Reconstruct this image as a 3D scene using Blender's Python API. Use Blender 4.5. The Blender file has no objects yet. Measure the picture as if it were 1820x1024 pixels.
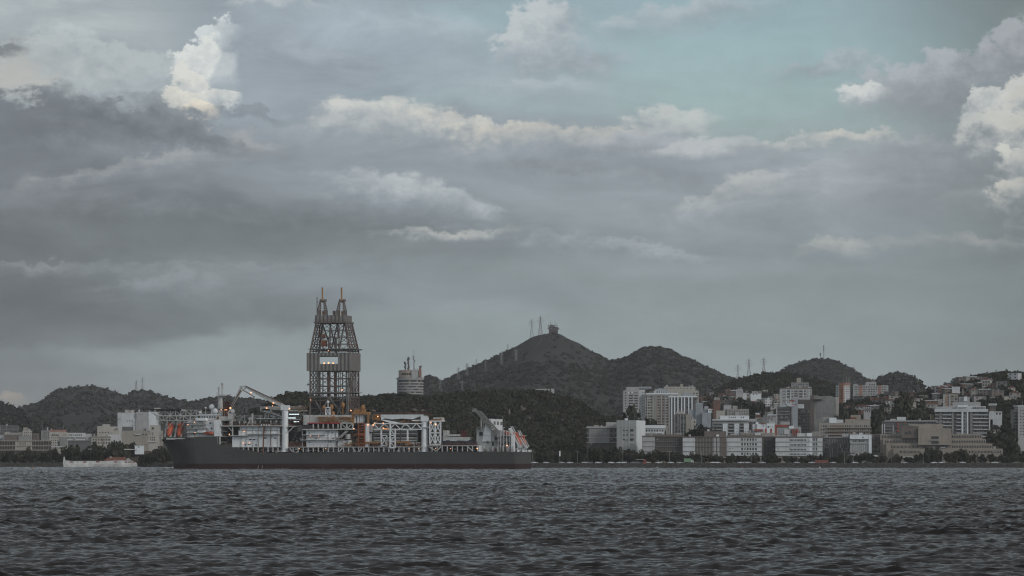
import bpy, math, random
import numpy as np
from mathutils import Vector

# ------------------------------------------------------------------ camera, sky, sun, exposure
SC = bpy.context.scene
F, CX, HY, CH = 6000.0, 910.0, 819.0, 5.0        # focal length, principal column and horizon row of an 1820 x 1024 frame; eye height
cam = bpy.data.objects.new('camera', bpy.data.cameras.new('camera'))
SC.collection.objects.link(cam); SC.camera = cam
cam.location = (0, 0, CH); cam.rotation_euler = (math.radians(90), 0, 0)
cam.data.sensor_fit = 'HORIZONTAL'; cam.data.sensor_width = 36.0
cam.data.lens = 36.0 * F / 1820.0
cam.data.shift_y = (HY - 512.0) / 1820.0
cam.data.clip_start = 1.0; cam.data.clip_end = 40000.0

SC.view_settings.view_transform = 'Standard'; SC.view_settings.look = 'None'
SC.view_settings.exposure = 0.0; SC.view_settings.gamma = 1.0
SC.render.engine = 'CYCLES'
cy = SC.cycles
cy.max_bounces = 5; cy.diffuse_bounces = 2; cy.glossy_bounces = 2; cy.transmission_bounces = 1
cy.volume_bounces = 0; cy.transparent_max_bounces = 4
cy.caustics_reflective = False; cy.caustics_refractive = False
cy.use_denoising = True; cy.denoiser = 'OPENIMAGEDENOISE'
cy.denoising_input_passes = 'RGB_ALBEDO_NORMAL'; cy.use_adaptive_sampling = False
cy.sample_clamp_indirect = 4.0; cy.filter_width = 1.15

SUN_EL, SUN_AZ = math.radians(24), math.radians(128)  # azimuth clockwise from +Y: to the right, behind the camera

def lin(c, k=1.0):
    o = []
    for x in c[:3]:
        x = x / 255.0
        o.append((x / 12.92 if x <= 0.04045 else ((x + 0.055) / 1.055) ** 2.4) * k)
    return (o[0], o[1], o[2], 1.0)

class NT:
    def __init__(s, tree): s.t = tree; s.n = tree.nodes; s.l = tree.links
    def new(s, kind, **kw):
        n = s.n.new(kind)
        for k, v in kw.items(): setattr(n, k, v)
        return n
    def put(s, sock, v):
        if isinstance(v, bpy.types.NodeSocket): s.l.new(v, sock)
        else: sock.default_value = v
    def math(s, op, a, b=0.0, c=None, clamp=False):
        n = s.new('ShaderNodeMath', operation=op, use_clamp=clamp)
        s.put(n.inputs[0], a); s.put(n.inputs[1], b)
        if c is not None: s.put(n.inputs[2], c)
        return n.outputs[0]
    def vmath(s, op, a, b=None, scale=None):
        n = s.new('ShaderNodeVectorMath', operation=op)
        s.put(n.inputs[0], a)
        if b is not None: s.put(n.inputs[1], b)
        if scale is not None: s.put(n.inputs[3], scale)
        return n.outputs['Value'] if op in ('LENGTH', 'DOT_PRODUCT') else n.outputs[0]
    def noise(s, vec, scale, detail=4.0, rough=0.55, dist=0.0, dims='3D'):
        n = s.new('ShaderNodeTexNoise', noise_dimensions=dims)
        s.put(n.inputs['Vector'], vec)
        n.inputs['Scale'].default_value = scale; n.inputs['Detail'].default_value = detail
        n.inputs['Roughness'].default_value = rough; n.inputs['Distortion'].default_value = dist
        return n
    def maprange(s, v, a, b, c=0.0, d=1.0, smooth=False):
        n = s.new('ShaderNodeMapRange', interpolation_type='SMOOTHSTEP' if smooth else 'LINEAR')
        s.put(n.inputs[0], v)
        for i, x in enumerate((a, b, c, d)): n.inputs[i + 1].default_value = x
        return n.outputs[0]
    def mix(s, f, a, b):
        n = s.new('ShaderNodeMix', data_type='RGBA')
        s.put(n.inputs[0], f); s.put(n.inputs[6], a); s.put(n.inputs[7], b)
        return n.outputs[2]
    def mapping(s, vec, loc=(0, 0, 0), rot=(0, 0, 0), sc=(1, 1, 1), kind='POINT'):
        n = s.new('ShaderNodeMapping', vector_type=kind)
        s.put(n.inputs[0], vec)
        n.inputs[1].default_value = loc; n.inputs[2].default_value = rot; n.inputs[3].default_value = sc
        return n.outputs[0]

def build_sky():
    w = bpy.data.worlds.new('World'); SC.world = w; w.use_nodes = True
    w.node_tree.nodes.clear()
    T = NT(w.node_tree)
    w.cycles.sampling_method = 'NONE'
    K = 10.0                                       # the Background below runs at strength 0.1
    out = T.new('ShaderNodeOutputWorld'); bg = T.new('ShaderNodeBackground')
    bg.inputs[1].default_value = 0.1
    T.l.new(bg.outputs[0], out.inputs[0])
    sky = T.new('ShaderNodeTexSky', sky_type='NISHITA')
    sky.sun_disc = False; sky.sun_elevation = SUN_EL; sky.sun_rotation = SUN_AZ
    sky.air_density = 1.0; sky.dust_density = 2.0; sky.ozone_density = 1.5
    tc = T.new('ShaderNodeTexCoord')
    sep = T.new('ShaderNodeSeparateXYZ'); T.l.new(tc.outputs['Generated'], sep.inputs[0])
    az = T.math('ARCTAN2', sep.outputs[0], sep.outputs[1])
    el = T.math('ARCSINE', T.math('MINIMUM', T.math('MAXIMUM', sep.outputs[2], -1.0), 1.0))
    U = T.math('MULTIPLY_ADD', az, 6.0, 0.91)       # azimuth and elevation of the view direction, 6 units to a radian
    V = T.math('MULTIPLY_ADD', el, -6.0, 0.819)
    cmb = T.new('ShaderNodeCombineXYZ'); T.l.new(U, cmb.inputs[0]); T.l.new(V, cmb.inputs[1])
    P = cmb.outputs[0]
    # turbulence
    nA = T.noise(T.mapping(P, sc=(1, 1.5, 1)), 8.0, 6.0, 0.62, 0.0, '2D')
    nB = T.noise(T.mapping(P, sc=(1, 3.2, 1), loc=(3.1, 1.7, 0)), 3.6, 7.0, 0.62, 0.3, '2D')
    nC = T.noise(T.mapping(P, sc=(1, 1.3, 1), loc=(7, 2, 0)), 26.0, 3.0, 0.62, 0.0, '2D')
    half = (0.5, 0.5, 0.5)
    wA = T.vmath('SCALE', T.vmath('SUBTRACT', nA.outputs['Color'], half), scale=0.06)
    wC = T.vmath('SCALE', T.vmath('SUBTRACT', nC.outputs['Color'], half), scale=0.030)
    wB = T.vmath('MULTIPLY', T.vmath('SUBTRACT', nB.outputs['Color'], half), (0.20, 0.075, 0))
    P_c = T.vmath('ADD', T.vmath('ADD', P, wA), wC)                 # cumulus edges
    P_s = T.vmath('ADD', T.vmath('ADD', P, wB), T.vmath('SCALE', wA, scale=0.25))  # drawn-out layers
    fA = T.maprange(nA.outputs[0], 0.3, 0.7); fB = T.maprange(nB.outputs[0], 0.3, 0.7); fC = T.maprange(nC.outputs[0], 0.3, 0.7)
    fAC = T.math('MULTIPLY_ADD', fC, 0.5, T.math('MULTIPLY', fA, 0.5))
    fBC = T.math('MULTIPLY_ADD', fAC, 0.5, T.math('MULTIPLY', fB, 0.5))
    # vertical run of the cloud deck
    ramp = T.new('ShaderNodeValToRGB')
    T.l.new(T.maprange(V, -3.0, 0.9), ramp.inputs[0])
    stops = [(-3.0, (112, 112, 114)), (-0.8, (124, 126, 129)), (-0.1, (140, 148, 156)), (0.1, (149, 158, 166)), (0.3, (146, 153, 160)),
             (0.45, (133, 141, 145)), (0.6, (140, 149, 151)), (0.72, (147, 154, 157)), (0.82, (141, 146, 148))]
    cr = ramp.color_ramp
    while len(cr.elements) < len(stops): cr.elements.new(0.5)
    for e, (v, c) in zip(cr.elements, stops):
        e.position = (v + 3.0) / 3.9; e.color = lin(c, K)
    col = ramp.outputs[0]
    def tie(col, v):
        """make v wait for col, so that the layers are worked out one after the other"""
        p = T.new('ShaderNodeVectorMath', operation='MULTIPLY_ADD')
        T.l.new(col, p.inputs[0]); p.inputs[1].default_value = (1e-9,) * 3
        T.l.new(v, p.inputs[2]); return p.outputs[0]
    def blob(col, cx, cy_, rx, ry, ang, soft, c1, c2, k=1.0, kind='s'):
        """one cloud: s a drawn-out sheet, b a bank with a firm top and ragged base, h a heaped cloud; c1 its lit side, c2 its shaded side"""
        p = tie(col, P_s if kind == 's' else P_c)
        m = T.mapping(p, loc=(cx / 1000, cy_ / 1000, 0), rot=(0, 0, math.radians(ang)), sc=(rx / 1000, ry / 1000, 1), kind='TEXTURE')
        d = T.vmath('LENGTH', m)
        if kind == 's':
            mask = T.maprange(d, 1 + soft, max(0.0, 1 - soft), 0.0, k, smooth=True)
            if c1 == 'sky': return T.mix(mask, col, skycol)
            return T.mix(mask, col, T.mix(T.math('MULTIPLY_ADD', mask, 1e-9, fB), lin(c2, K), lin(c1, K)))
        sp = T.new('ShaderNodeSeparateXYZ'); T.l.new(m, sp.inputs[0]); y = sp.outputs[1]
        n = fAC if kind == 'h' else fBC
        amp = 0.9 if kind == 'h' else 1.15
        e = T.math('ADD', T.math('SUBTRACT', 1.0, d), T.math('MULTIPLY_ADD', n, amp, -amp * 0.5))
        w = T.maprange(y, -0.4, 0.7, soft, soft * 3.2)               # firm above, trailing off below
        mask = T.math('MULTIPLY_ADD', T.math('DIVIDE', e, w), 0.5, 0.5, clamp=True)
        mask = T.math('MULTIPLY', mask, T.math('MULTIPLY', mask, T.math('MULTIPLY_ADD', mask, -2.0, 3.0)))
        lit = T.math('MULTIPLY_ADD', y, -0.55, T.math('MULTIPLY_ADD', n, 1.3, -0.10), clamp=True)
        c = T.mix(lit, lin(c2, K), lin(c1, K))
        return T.mix(T.math('MULTIPLY', mask, k * (0.93 if kind == 'h' else 0.80)), col, c)
    skycol = T.vmath('MULTIPLY', sky.outputs[0], (SKYR, SKYG, SKYB))
    def lay(L, kind):
        nonlocal col
        for a in L: col = blob(col, *a[0], a[1], a[2] if len(a) > 3 else None, k=a[-1], kind=kind)
    # clear gaps
    lay([((1290, 110, 330, 125, 6, 0.6), 'sky', 0.86), ((1560, 60, 330, 80, 4, 0.7), 'sky', 0.7), ((850, 55, 170, 60, -6, 0.7), 'sky', 0.55),
         ((1480, 238, 230, 45, 0, 0.7), 'sky', 0.6), ((820, 182, 200, 16, 2, 0.8), 'sky', 0.5)], 's')
    # broad layers
    lay([((130, 85, 230, 130, 10, 0.5), (180, 185, 186), (160, 168, 174), 0.9),
         ((50, 140, 110, 45, 10, 0.8), (192, 184, 174), (174, 172, 170), 0.6),
         ((640, 85, 230, 80, 4, 0.6), (166, 176, 185), (152, 161, 171), 0.85),
         ((470, 130, 150, 120, 0, 0.8), (150, 158, 167), (144, 151, 160), 0.75),
         ((900, 150, 190, 30, 3, 0.8), (166, 176, 182), (156, 168, 174), 0.7),
         ((900, 285, 480, 50, 4, 0.6), (150, 157, 164), (138, 145, 151), 0.85),
         ((1500, 300, 460, 70, -4, 0.7), (158, 164, 171), (142, 148, 155), 0.85),
         ((1450, 390, 480, 50, 2, 0.8), (152, 159, 165), (138, 146, 150), 0.7),
         ((60, 330, 380, 70, 3, 0.7), (124, 128, 134), (110, 114, 120), 0.8),
         ((250, 410, 560, 62, 2, 0.5), (116, 121, 125), (108, 113, 117), 0.9),
         ((100, 552, 520, 64, -2, 0.22), (119, 124, 128), (111, 116, 120), 0.92),
         ((-60, 520, 260, 190, 0, 0.8), (100, 103, 107), (94, 97, 101), 0.7),
         ((-80, 720, 330, 70, 0, 0.8), (118, 119, 121), (112, 114, 117), 0.6),
         ((700, 520, 320, 30, 2, 0.9), (142, 149, 155), (132, 140, 146), 0.5),
         ((1880, 420, 210, 420, 0, 0.9), (116, 123, 123), (108, 114, 115), 0.7),
         ((1880, -20, 260, 130, 0, 0.9), (112, 119, 120), (106, 112, 113), 0.7),
         ((1250, 480, 420, 14, 1, 0.9), (150, 156, 160), (142, 149, 152), 0.4),
         ((1100, 560, 500, 20, 1, 0.9), (148, 157, 161), (140, 148, 152), 0.4)], 's')
    # banks and streaks, lit along their tops
    lay([((170, 215, 200, 44, 4, 0.16), (120, 125, 130), (104, 108, 114), 0.95),
         ((20, 228, 230, 52, 0, 0.18), (116, 120, 125), (104, 108, 114), 0.95),
         ((400, 262, 230, 34, 8, 0.4), (142, 147, 155), (126, 131, 138), 0.8),
         ((255, 300, 170, 14, -10, 0.5), (168, 169, 170), (136, 141, 147), 0.7),
         ((430, 262, 60, 20, 10, 0.4), (172, 172, 172), (136, 141, 147), 0.6),
         ((150, 372, 330, 24, 2, 0.45), (126, 130, 135), (106, 111, 115), 0.7),
         ((520, 390, 220, 26, 3, 0.45), (132, 138, 143), (112, 117, 121), 0.7),
         ((60, 479, 330, 7, 1, 0.6), (146, 149, 153), (122, 127, 132), 0.6),
         ((330, 474, 300, 5, 0, 0.6), (142, 147, 152), (120, 125, 130), 0.5),
         ((300, 516, 95, 26, -4, 0.4), (146, 152, 157), (120, 126, 131), 0.75),
         ((255, 505, 40, 16, -4, 0.4), (140, 146, 151), (120, 126, 131), 0.6),
         ((700, 206, 120, 26, 5, 0.28), (210, 207, 201), (160, 167, 174), 0.95),
         ((630, 232, 80, 18, 4, 0.4), (186, 187, 186), (154, 161, 168), 0.8),
         ((820, 224, 120, 20, 8, 0.28), (204, 200, 193), (150, 157, 164), 0.95),
         ((930, 243, 130, 22, 5, 0.28), (198, 193, 185), (148, 155, 162), 0.95),
         ((1070, 244, 90, 20, 2, 0.28), (196, 192, 185), (148, 155, 162), 0.9),
         ((1190, 222, 72, 28, 0, 0.26), (194, 194, 192), (148, 154, 162), 0.92),
         ((1130, 262, 130, 24, 3, 0.3), (166, 170, 176), (140, 146, 153), 0.85),
         ((960, 288, 200, 26, 4, 0.35), (152, 158, 165), (134, 140, 146), 0.85),
         ((1280, 268, 110, 20, -6, 0.28), (186, 187, 188), (146, 152, 160), 0.88),
         ((1420, 252, 90, 14, -5, 0.3), (190, 189, 186), (148, 154, 161), 0.85),
         ((1530, 245, 60, 13, 0, 0.28), (198, 194, 187), (150, 155, 161), 0.88),
         ((1640, 262, 90, 16, 2, 0.35), (168, 170, 174), (140, 145, 151), 0.8),
         ((700, 338, 90, 30, 6, 0.3), (192, 196, 198), (148, 155, 163), 0.9),
         ((790, 362, 110, 24, 10, 0.3), (182, 187, 190), (144, 151, 158), 0.88),
         ((620, 325, 70, 20, 6, 0.5), (164, 170, 176), (142, 149, 156), 0.7),
         ((810, 411, 110, 9, -2, 0.4), (190, 188, 184), (146, 151, 157), 0.9),
         ((1000, 320, 50, 14, -14, 0.4), (154, 161, 168), (140, 147, 153), 0.7),
         ((1100, 318, 110, 12, 3, 0.5), (160, 166, 172), (142, 149, 155), 0.6),
         ((1320, 342, 80, 30, -14, 0.3), (190, 189, 187), (146, 152, 160), 0.8),
         ((1400, 372, 130, 24, -4, 0.45), (158, 164, 170), (140, 147, 153), 0.7),
         ((1545, 340, 80, 22, 0, 0.45), (176, 179, 182), (144, 150, 157), 0.7),
         ((1440, 310, 90, 14, -6, 0.5), (170, 173, 177), (146, 152, 159), 0.6),
         ((1640, 365, 150, 22, 0, 0.5), (150, 155, 160), (134, 140, 144), 0.7),
         ((1100, 440, 80, 12, 2, 0.4), (168, 173, 178), (136, 143, 149), 0.75),
         ((980, 425, 70, 9, -4, 0.4), (160, 166, 171), (136, 143, 149), 0.6),
         ((1180, 452, 60, 10, 0, 0.5), (158, 164, 169), (136, 143, 149), 0.6),
         ((1480, 442, 70, 17, -4, 0.35), (182, 180, 176), (138, 145, 151), 0.8),
         ((1580, 436, 80, 10, 2, 0.5), (160, 163, 166), (136, 142, 147), 0.6),
         ((1720, 430, 90, 11, 3, 0.45), (162, 162, 161), (130, 136, 140), 0.7),
         ((1180, 40, 130, 20, -10, 0.4), (178, 184, 188), (148, 158, 165), 0.7),
         ((1270, 20, 90, 18, -6, 0.45), (168, 175, 181), (146, 155, 162), 0.7),
         ((485, 10, 60, 9, 3, 0.5), (186, 191, 192), (154, 162, 168), 0.8),
         ((560, 110, 100, 20, 4, 0.6), (170, 178, 186), (150, 158, 167), 0.6),
         ((790, 60, 110, 22, 4, 0.5), (174, 182, 190), (152, 161, 170), 0.6),
         ((960, 165, 110, 14, -2, 0.5), (176, 183, 188), (158, 168, 174), 0.6)], 'b')
    # heaped clouds
    lay([((180, 130, 150, 56, 10, 0.2), (184, 189, 190), (160, 168, 174), 0.8),
         ((290, 142, 40, 30, 0, 0.16), (178, 184, 187), (156, 164, 170), 0.85),
         ((960, 62, 72, 44, -25, 0.2), (190, 193, 195), (154, 161, 169), 0.92),
         ((1000, 108, 105, 28, 0, 0.24), (162, 168, 175), (140, 147, 154), 0.85),
         ((1690, 140, 150, 40, -10, 0.18), (170, 173, 180), (142, 147, 154), 0.92),
         ((1800, 95, 70, 44, -16, 0.2), (164, 166, 171), (138, 142, 149), 0.9),
         ((1470, 124, 84, 18, -5, 0.28), (168, 174, 180), (142, 150, 156), 0.8),
         ((1590, 150, 70, 22, -8, 0.24), (166, 171, 177), (144, 150, 156), 0.8),
         ((1740, 192, 190, 32, 0, 0.3), (146, 150, 155), (132, 136, 141), 0.88),
         ((1526, 176, 44, 19, -8, 0.22), (206, 206, 204), (158, 163, 170), 0.95),
         ((1640, 305, 110, 50, 0, 0.4), (142, 147, 152), (128, 133, 138), 0.75),
         ((385, 66, 40, 26, -30, 0.14), (208, 211, 212), (176, 182, 187), 0.95),
         ((392, 130, 30, 52, 5, 0.2), (192, 196, 199), (166, 173, 179), 0.9),
         ((362, 108, 30, 44, 30, 0.12), (217, 217, 214), (184, 189, 193), 1.0),
         ((340, 160, 34, 32, 20, 0.12), (216, 213, 207), (186, 188, 188), 1.0),
         ((325, 184, 44, 15, 4, 0.14), (214, 209, 200), (190, 188, 185), .95),
         ((392, 180, 36, 17, 0, 0.14), (214, 211, 205), (176, 180, 183), 0.97),
         ((352, 200, 32, 13, 8, 0.16), (222, 211, 196), (196, 188, 180), 0.97),
         ((240, 220, 190, 24, 11, 0.16), (122, 127, 132), (106, 111, 117), 0.95),
         ((440, 207, 60, 9, 6, 0.3), (132, 137, 144), (122, 127, 134), 0.8),
         ((1750, 200, 44, 36, 0, 0.12), (202, 202, 199), (156, 161, 166), 0.95),
         ((1815, 195, 40, 44, 0, 0.14), (200, 198, 194), (150, 155, 160), 0.95),
         ((1790, 250, 60, 40, 0, 0.14), (196, 194, 189), (140, 146, 152), 0.97),
         ((1735, 240, 30, 20, 0, 0.2), (186, 186, 184), (140, 146, 152), 0.9),
         ((1800, 300, 54, 36, 10, 0.14), (200, 197, 190), (148, 152, 156), 0.95),
         ((1800, 345, 40, 24, 0, 0.2), (196, 192, 184), (142, 147, 151), 0.92),
         ((1860, 280, 60, 110, 0, 0.2), (190, 187, 181), (144, 149, 153), 0.92),
         ((12, 98, 34, 12, -8, 0.3), (118, 123, 128), (108, 112, 117), 0.85),
         ((24, 712, 26, 13, 0, 0.3), (164, 152, 140), (136, 132, 128), 0.75)], 'h')
    # fine streaking over everything
    g = T.math('MULTIPLY_ADD', fB, 0.13, 0.98)
    g = T.math('MULTIPLY', g, T.math('MULTIPLY_ADD', fAC, 0.06, 0.97))
    # sky behind the viewpoint, boosted to put more light on sides facing it
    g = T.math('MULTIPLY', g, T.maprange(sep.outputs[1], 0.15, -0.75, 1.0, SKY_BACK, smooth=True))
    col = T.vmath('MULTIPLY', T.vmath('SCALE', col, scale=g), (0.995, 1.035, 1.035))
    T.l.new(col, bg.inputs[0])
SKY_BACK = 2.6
SKYR, SKYG, SKYB = 1.12, 1.10, 1.02
build_sky()

sun = bpy.data.objects.new('sun', bpy.data.lights.new('sun', 'SUN'))
SC.collection.objects.link(sun)
sun.data.energy = 1.3; sun.data.angle = math.radians(14); sun.data.color = (1.0, 0.95, 0.88)
sd = Vector((math.sin(SUN_AZ) * math.cos(SUN_EL), math.cos(SUN_AZ) * math.cos(SUN_EL), math.sin(SUN_EL)))
sun.rotation_euler = sd.to_track_quat('Z', 'Y').to_euler()

# ------------------------------------------------------------------ helpers
COL = SC.collection
rng = random.Random(7)

def link(o, parent=None):
    COL.objects.link(o)
    if parent is not None: o.parent = parent
    return o

def tag(o, label=None, cat=None, group=None, kind=None):
    if label: o['label'] = label
    if cat: o['category'] = cat
    if group: o['group'] = group
    if kind: o['kind'] = kind
    return o

def empty(name, loc, rz=0.0, **kw):
    o = bpy.data.objects.new(name, None)
    o.location = loc; o.rotation_euler = (0, 0, rz); o.empty_display_size = 0.5
    link(o); tag(o, **kw)
    return o

MATS = {}
def mat(name, rgb, rough=0.7, var=0.12, scale=0.6, streak=0.0, metal=0.0, tint=None, bump=0.0, spec=None, objvar=0.0, world=False):
    """a painted, rendered or planted surface: base colour broken up by noise, run-down streaks and dirt; rgb is linear"""
    if name in MATS: return MATS[name]
    m = bpy.data.materials.new(name); MATS[name] = m; m.use_nodes = True
    T = NT(m.node_tree); b = m.node_tree.nodes['Principled BSDF']
    tc = T.new('ShaderNodeTexCoord').outputs['Object']
    if world: tc = T.new('ShaderNodeNewGeometry').outputs['Position']
    n1 = T.noise(tc, scale, 5.0, 0.6)
    f = T.maprange(n1.outputs[0], 0.28, 0.72)
    lo = tuple(c * (1 - var) for c in rgb) + (1,); hi = tuple(min(1, c * (1 + var)) for c in rgb) + (1,)
    if tint is not None: lo = tuple(tint) + (1,)
    col = T.mix(f, lo, hi)
    if streak > 0:
        n2 = T.noise(T.mapping(tc, sc=(1, 1, 0.07)), 1.1, 4.0, 0.6)
        k = T.maprange(n2.outputs[0], 0.52, 0.75, 0.0, streak)
        col = T.mix(k, col, tuple(c * 0.35 + 0.01 for c in rgb) + (1,))
    if objvar > 0:
        oi = T.new('ShaderNodeObjectInfo').outputs['Random']
        col = T.vmath('SCALE', col, scale=T.math('MULTIPLY_ADD', oi, objvar * 2, 1 - objvar))
    T.l.new(col, b.inputs['Base Color'])
    b.inputs['Roughness'].default_value = rough; b.inputs['Metallic'].default_value = metal
    if spec is not None: b.inputs['Specular IOR Level'].default_value = spec
    if bump > 0:
        bm_ = T.new('ShaderNodeBump'); bm_.inputs['Strength'].default_value = bump; bm_.inputs['Distance'].default_value = 0.1
        T.l.new(n1.outputs[0], bm_.inputs['Height']); T.l.new(bm_.outputs[0], b.inputs['Normal'])
    return m

def lampmat(name, rgb, strength):
    if name in MATS: return MATS[name]
    m = bpy.data.materials.new(name); MATS[name] = m; m.use_nodes = True
    b = m.node_tree.nodes['Principled BSDF']
    b.inputs['Base Color'].default_value = tuple(rgb) + (1,)
    b.inputs['Emission Color'].default_value = tuple(rgb) + (1,); b.inputs['Emission Strength'].default_value = strength
    m.cycles.emission_sampling = 'NONE'
    return m

class MB:
    """collects simple shapes into one mesh"""
    def __init__(s): s.v = []; s.f = []; s.pieces = []
    def add(s, vs, fs):
        s.pieces.append((len(vs), [tuple(f) for f in fs]))
        n = len(s.v); s.v += [tuple(v) for v in vs]; s.f += [tuple(i + n for i in f) for f in fs]; return s
    def hexa(s, p):
        return s.add(p, [(0, 3, 2, 1), (4, 5, 6, 7), (0, 1, 5, 4), (1, 2, 6, 5), (2, 3, 7, 6), (3, 0, 4, 7)])
    def box(s, x0, x1, y0, y1, z0, z1):
        return s.hexa([(x0, y0, z0), (x1, y0, z0), (x1, y1, z0), (x0, y1, z0), (x0, y0, z1), (x1, y0, z1), (x1, y1, z1), (x0, y1, z1)])
    def bar(s, p, q, r, r2=None, n=4):
        p = Vector(p); q = Vector(q); d = (q - p)
        if d.length < 1e-6: return s
        d.normalize(); a = Vector((0, 0, 1)) if abs(d.z) < 0.9 else Vector((0, 1, 0))
        u = d.cross(a).normalized(); w = u.cross(d); r2 = r if r2 is None else r2
        vs = []
        for c, rr in ((p, r), (q, r2)):
            for i in range(n):
                t = 2 * math.pi * (i + 0.5) / n
                vs.append(c + (u * math.cos(t) + w * math.sin(t)) * rr)
        fs = [(i, (i + 1) % n, n + (i + 1) % n, n + i) for i in range(n)]
        fs += [tuple(range(n - 1, -1, -1)), tuple(range(n, 2 * n))]
        return s.add(vs, fs)
    def sph(s, c, rx, ry=None, rz=None, nu=14, nv=9):
        ry = rx if ry is None else ry; rz = rx if rz is None else rz
        vs = [(c[0], c[1], c[2] - rz)]; fs = []
        for j in range(1, nv):
            t = -math.pi / 2 + math.pi * j / nv
            for i in range(nu):
                a = 2 * math.pi * i / nu
                vs.append((c[0] + rx * math.cos(t) * math.cos(a), c[1] + ry * math.cos(t) * math.sin(a), c[2] + rz * math.sin(t)))
        vs.append((c[0], c[1], c[2] + rz)); L = len(vs) - 1
        for i in range(nu): fs.append((0, 1 + (i + 1) % nu, 1 + i))
        for j in range(nv - 2):
            for i in range(nu):
                a = 1 + j * nu + i; b = 1 + j * nu + (i + 1) % nu
                fs.append((a, b, b + nu, a + nu))
        o = 1 + (nv - 2) * nu
        for i in range(nu): fs.append((o + i, o + (i + 1) % nu, L))
        return s.add(vs, fs)
    def prism(s, poly, y0, y1):
        """a flat outline in x-z, listed anticlockwise as seen from -y, given thickness from y0 to y1"""
        n = len(poly)
        vs = [(x, y0, z) for x, z in poly] + [(x, y1, z) for x, z in poly]
        return s.add(vs, [tuple(range(n)), tuple(range(2 * n - 1, n - 1, -1))] + [(i, n + i, n + (i + 1) % n, (i + 1) % n) for i in range(n)])
    def lattice(s, a, b, c, d, nx, nz, r, diag='x', verts=True, rd=None):
        """braced panel: a, b the lower corners, c, d the upper ones (c over b, d over a)"""
        a, b, c, d = map(Vector, (a, b, c, d)); rd = r * 0.7 if rd is None else rd
        P = lambda i, j: (a.lerp(b, i / nx)).lerp(d.lerp(c, i / nx), j / nz)
        for j in range(nz + 1): s.bar(P(0, j), P(nx, j), r)
        if verts:
            for i in range(nx + 1): s.bar(P(i, 0), P(i, nz), r)
        for i in range(nx):
            for j in range(nz):
                if diag == 'x': s.bar(P(i, j), P(i + 1, j + 1), rd); s.bar(P(i + 1, j), P(i, j + 1), rd)
                elif diag == 'k':
                    if (i + j) % 2: s.bar(P(i, j), P(i + 1, j + 1), rd)
                    else: s.bar(P(i + 1, j), P(i, j + 1), rd)
        return s
    def mesh(s, name, m=None, smooth=False):
        me = bpy.data.meshes.new(name); me.from_pydata(s.v, [], s.f)
        if smooth: me.polygons.foreach_set('use_smooth', [True] * len(me.polygons))
        if m is not None: me.materials.append(m)
        me.update(); return me
    def split(s, name, m, parent=None, smooth=False):
        """every shape added so far becomes an object of its own"""
        v0 = 0; out = []
        for n, nf in s.pieces:
            q = MB(); q.v = s.v[v0:v0 + n]; q.f = nf; v0 += n
            out.append(q.build(name, m, parent, smooth))
        return out[0]
    def build(s, name, m, parent=None, smooth=False, label=None):
        o = link(bpy.data.objects.new(name, s.mesh(name, m, smooth)), parent)
        if label: o['label'] = label
        return o

def mesh_np(name, V, Fq, m, parent=None, smooth=False):
    """a large mesh from numpy arrays; Fq is N x 3 or N x 4"""
    me = bpy.data.meshes.new(name); k = Fq.shape[1]
    me.vertices.add(len(V)); me.vertices.foreach_set('co', np.ascontiguousarray(V, dtype=np.float32).ravel())
    me.loops.add(len(Fq) * k); me.loops.foreach_set('vertex_index', np.ascontiguousarray(Fq, dtype=np.int32).ravel())
    me.polygons.add(len(Fq)); me.polygons.foreach_set('loop_start', np.arange(0, len(Fq) * k, k, dtype=np.int32))
    me.polygons.foreach_set('use_smooth', np.full(len(Fq), smooth))
    me.update(calc_edges=True); me.materials.append(m)
    return link(bpy.data.objects.new(name, me), parent)

def grid_faces(nr, nc):
    i = np.arange(nr - 1)[:, None] * nc + np.arange(nc - 1)[None, :]
    return np.stack([i, i + 1, i + nc + 1, i + nc], -1).reshape(-1, 4)

class Frame:
    """a local frame at a point seen in direction px at distance Y, x to the right, y away, turned by `extra` from facing the viewpoint"""
    def __init__(s, px, Y, extra=0.0, face=True, umid=None):
        u = (px - CX) / F
        s.X0 = u * Y; s.Y0 = Y
        s.r = (-math.atan(u if umid is None else umid) if face else 0.0) + extra
        s.c = math.cos(s.r); s.s = math.sin(s.r)
    def lx(s, px, t=0.0):
        u = (px - CX) / F
        return (u * (s.Y0 + t * s.c) - s.X0 + t * s.s) / (s.c - u * s.s)
    def wy(s, x, t=0.0): return s.Y0 + x * s.s + t * s.c
    def lz(s, py, x=0.0, t=0.0): return CH + (HY - py) * s.wy(x, t) / F
    def pt(s, px, py, t=0.0):
        x = s.lx(px, t); return Vector((x, t, s.lz(py, x, t)))

# ------------------------------------------------------------------ relief
def vhash(ix, iy, seed):
    h = (ix.astype(np.int64) * 374761393 + iy.astype(np.int64) * 668265263 + seed * 974711) & 0x7fffffff
    h = ((h ^ (h >> 13)) * 1274126177) & 0x7fffffff
    return ((h ^ (h >> 16)) & 0xffff) / 65535.0
def vnoise(x, y, seed=0):
    ix = np.floor(x); iy = np.floor(y); fx = x - ix; fy = y - iy
    fx = fx * fx * (3 - 2 * fx); fy = fy * fy * (3 - 2 * fy)
    a = vhash(ix, iy, seed); b = vhash(ix + 1, iy, seed); c = vhash(ix, iy + 1, seed); d = vhash(ix + 1, iy + 1, seed)
    return (a * (1 - fx) + b * fx) * (1 - fy) + (c * (1 - fx) + d * fx) * fy
def fbm(x, y, seed=0, octv=4):
    r = 0.0; a = 0.5
    for o in range(octv):
        r = r + a * (vnoise(x, y, seed + o * 17) - 0.5); x = x * 2.03 + 5.1; y = y * 2.03 + 1.7; a *= 0.5
    return r

def shore(px): return np.interp(px, [-500, 250, 330, 600, 930, 3000], [2630, 2620, 2560, 2430, 2309, 2309])

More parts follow.
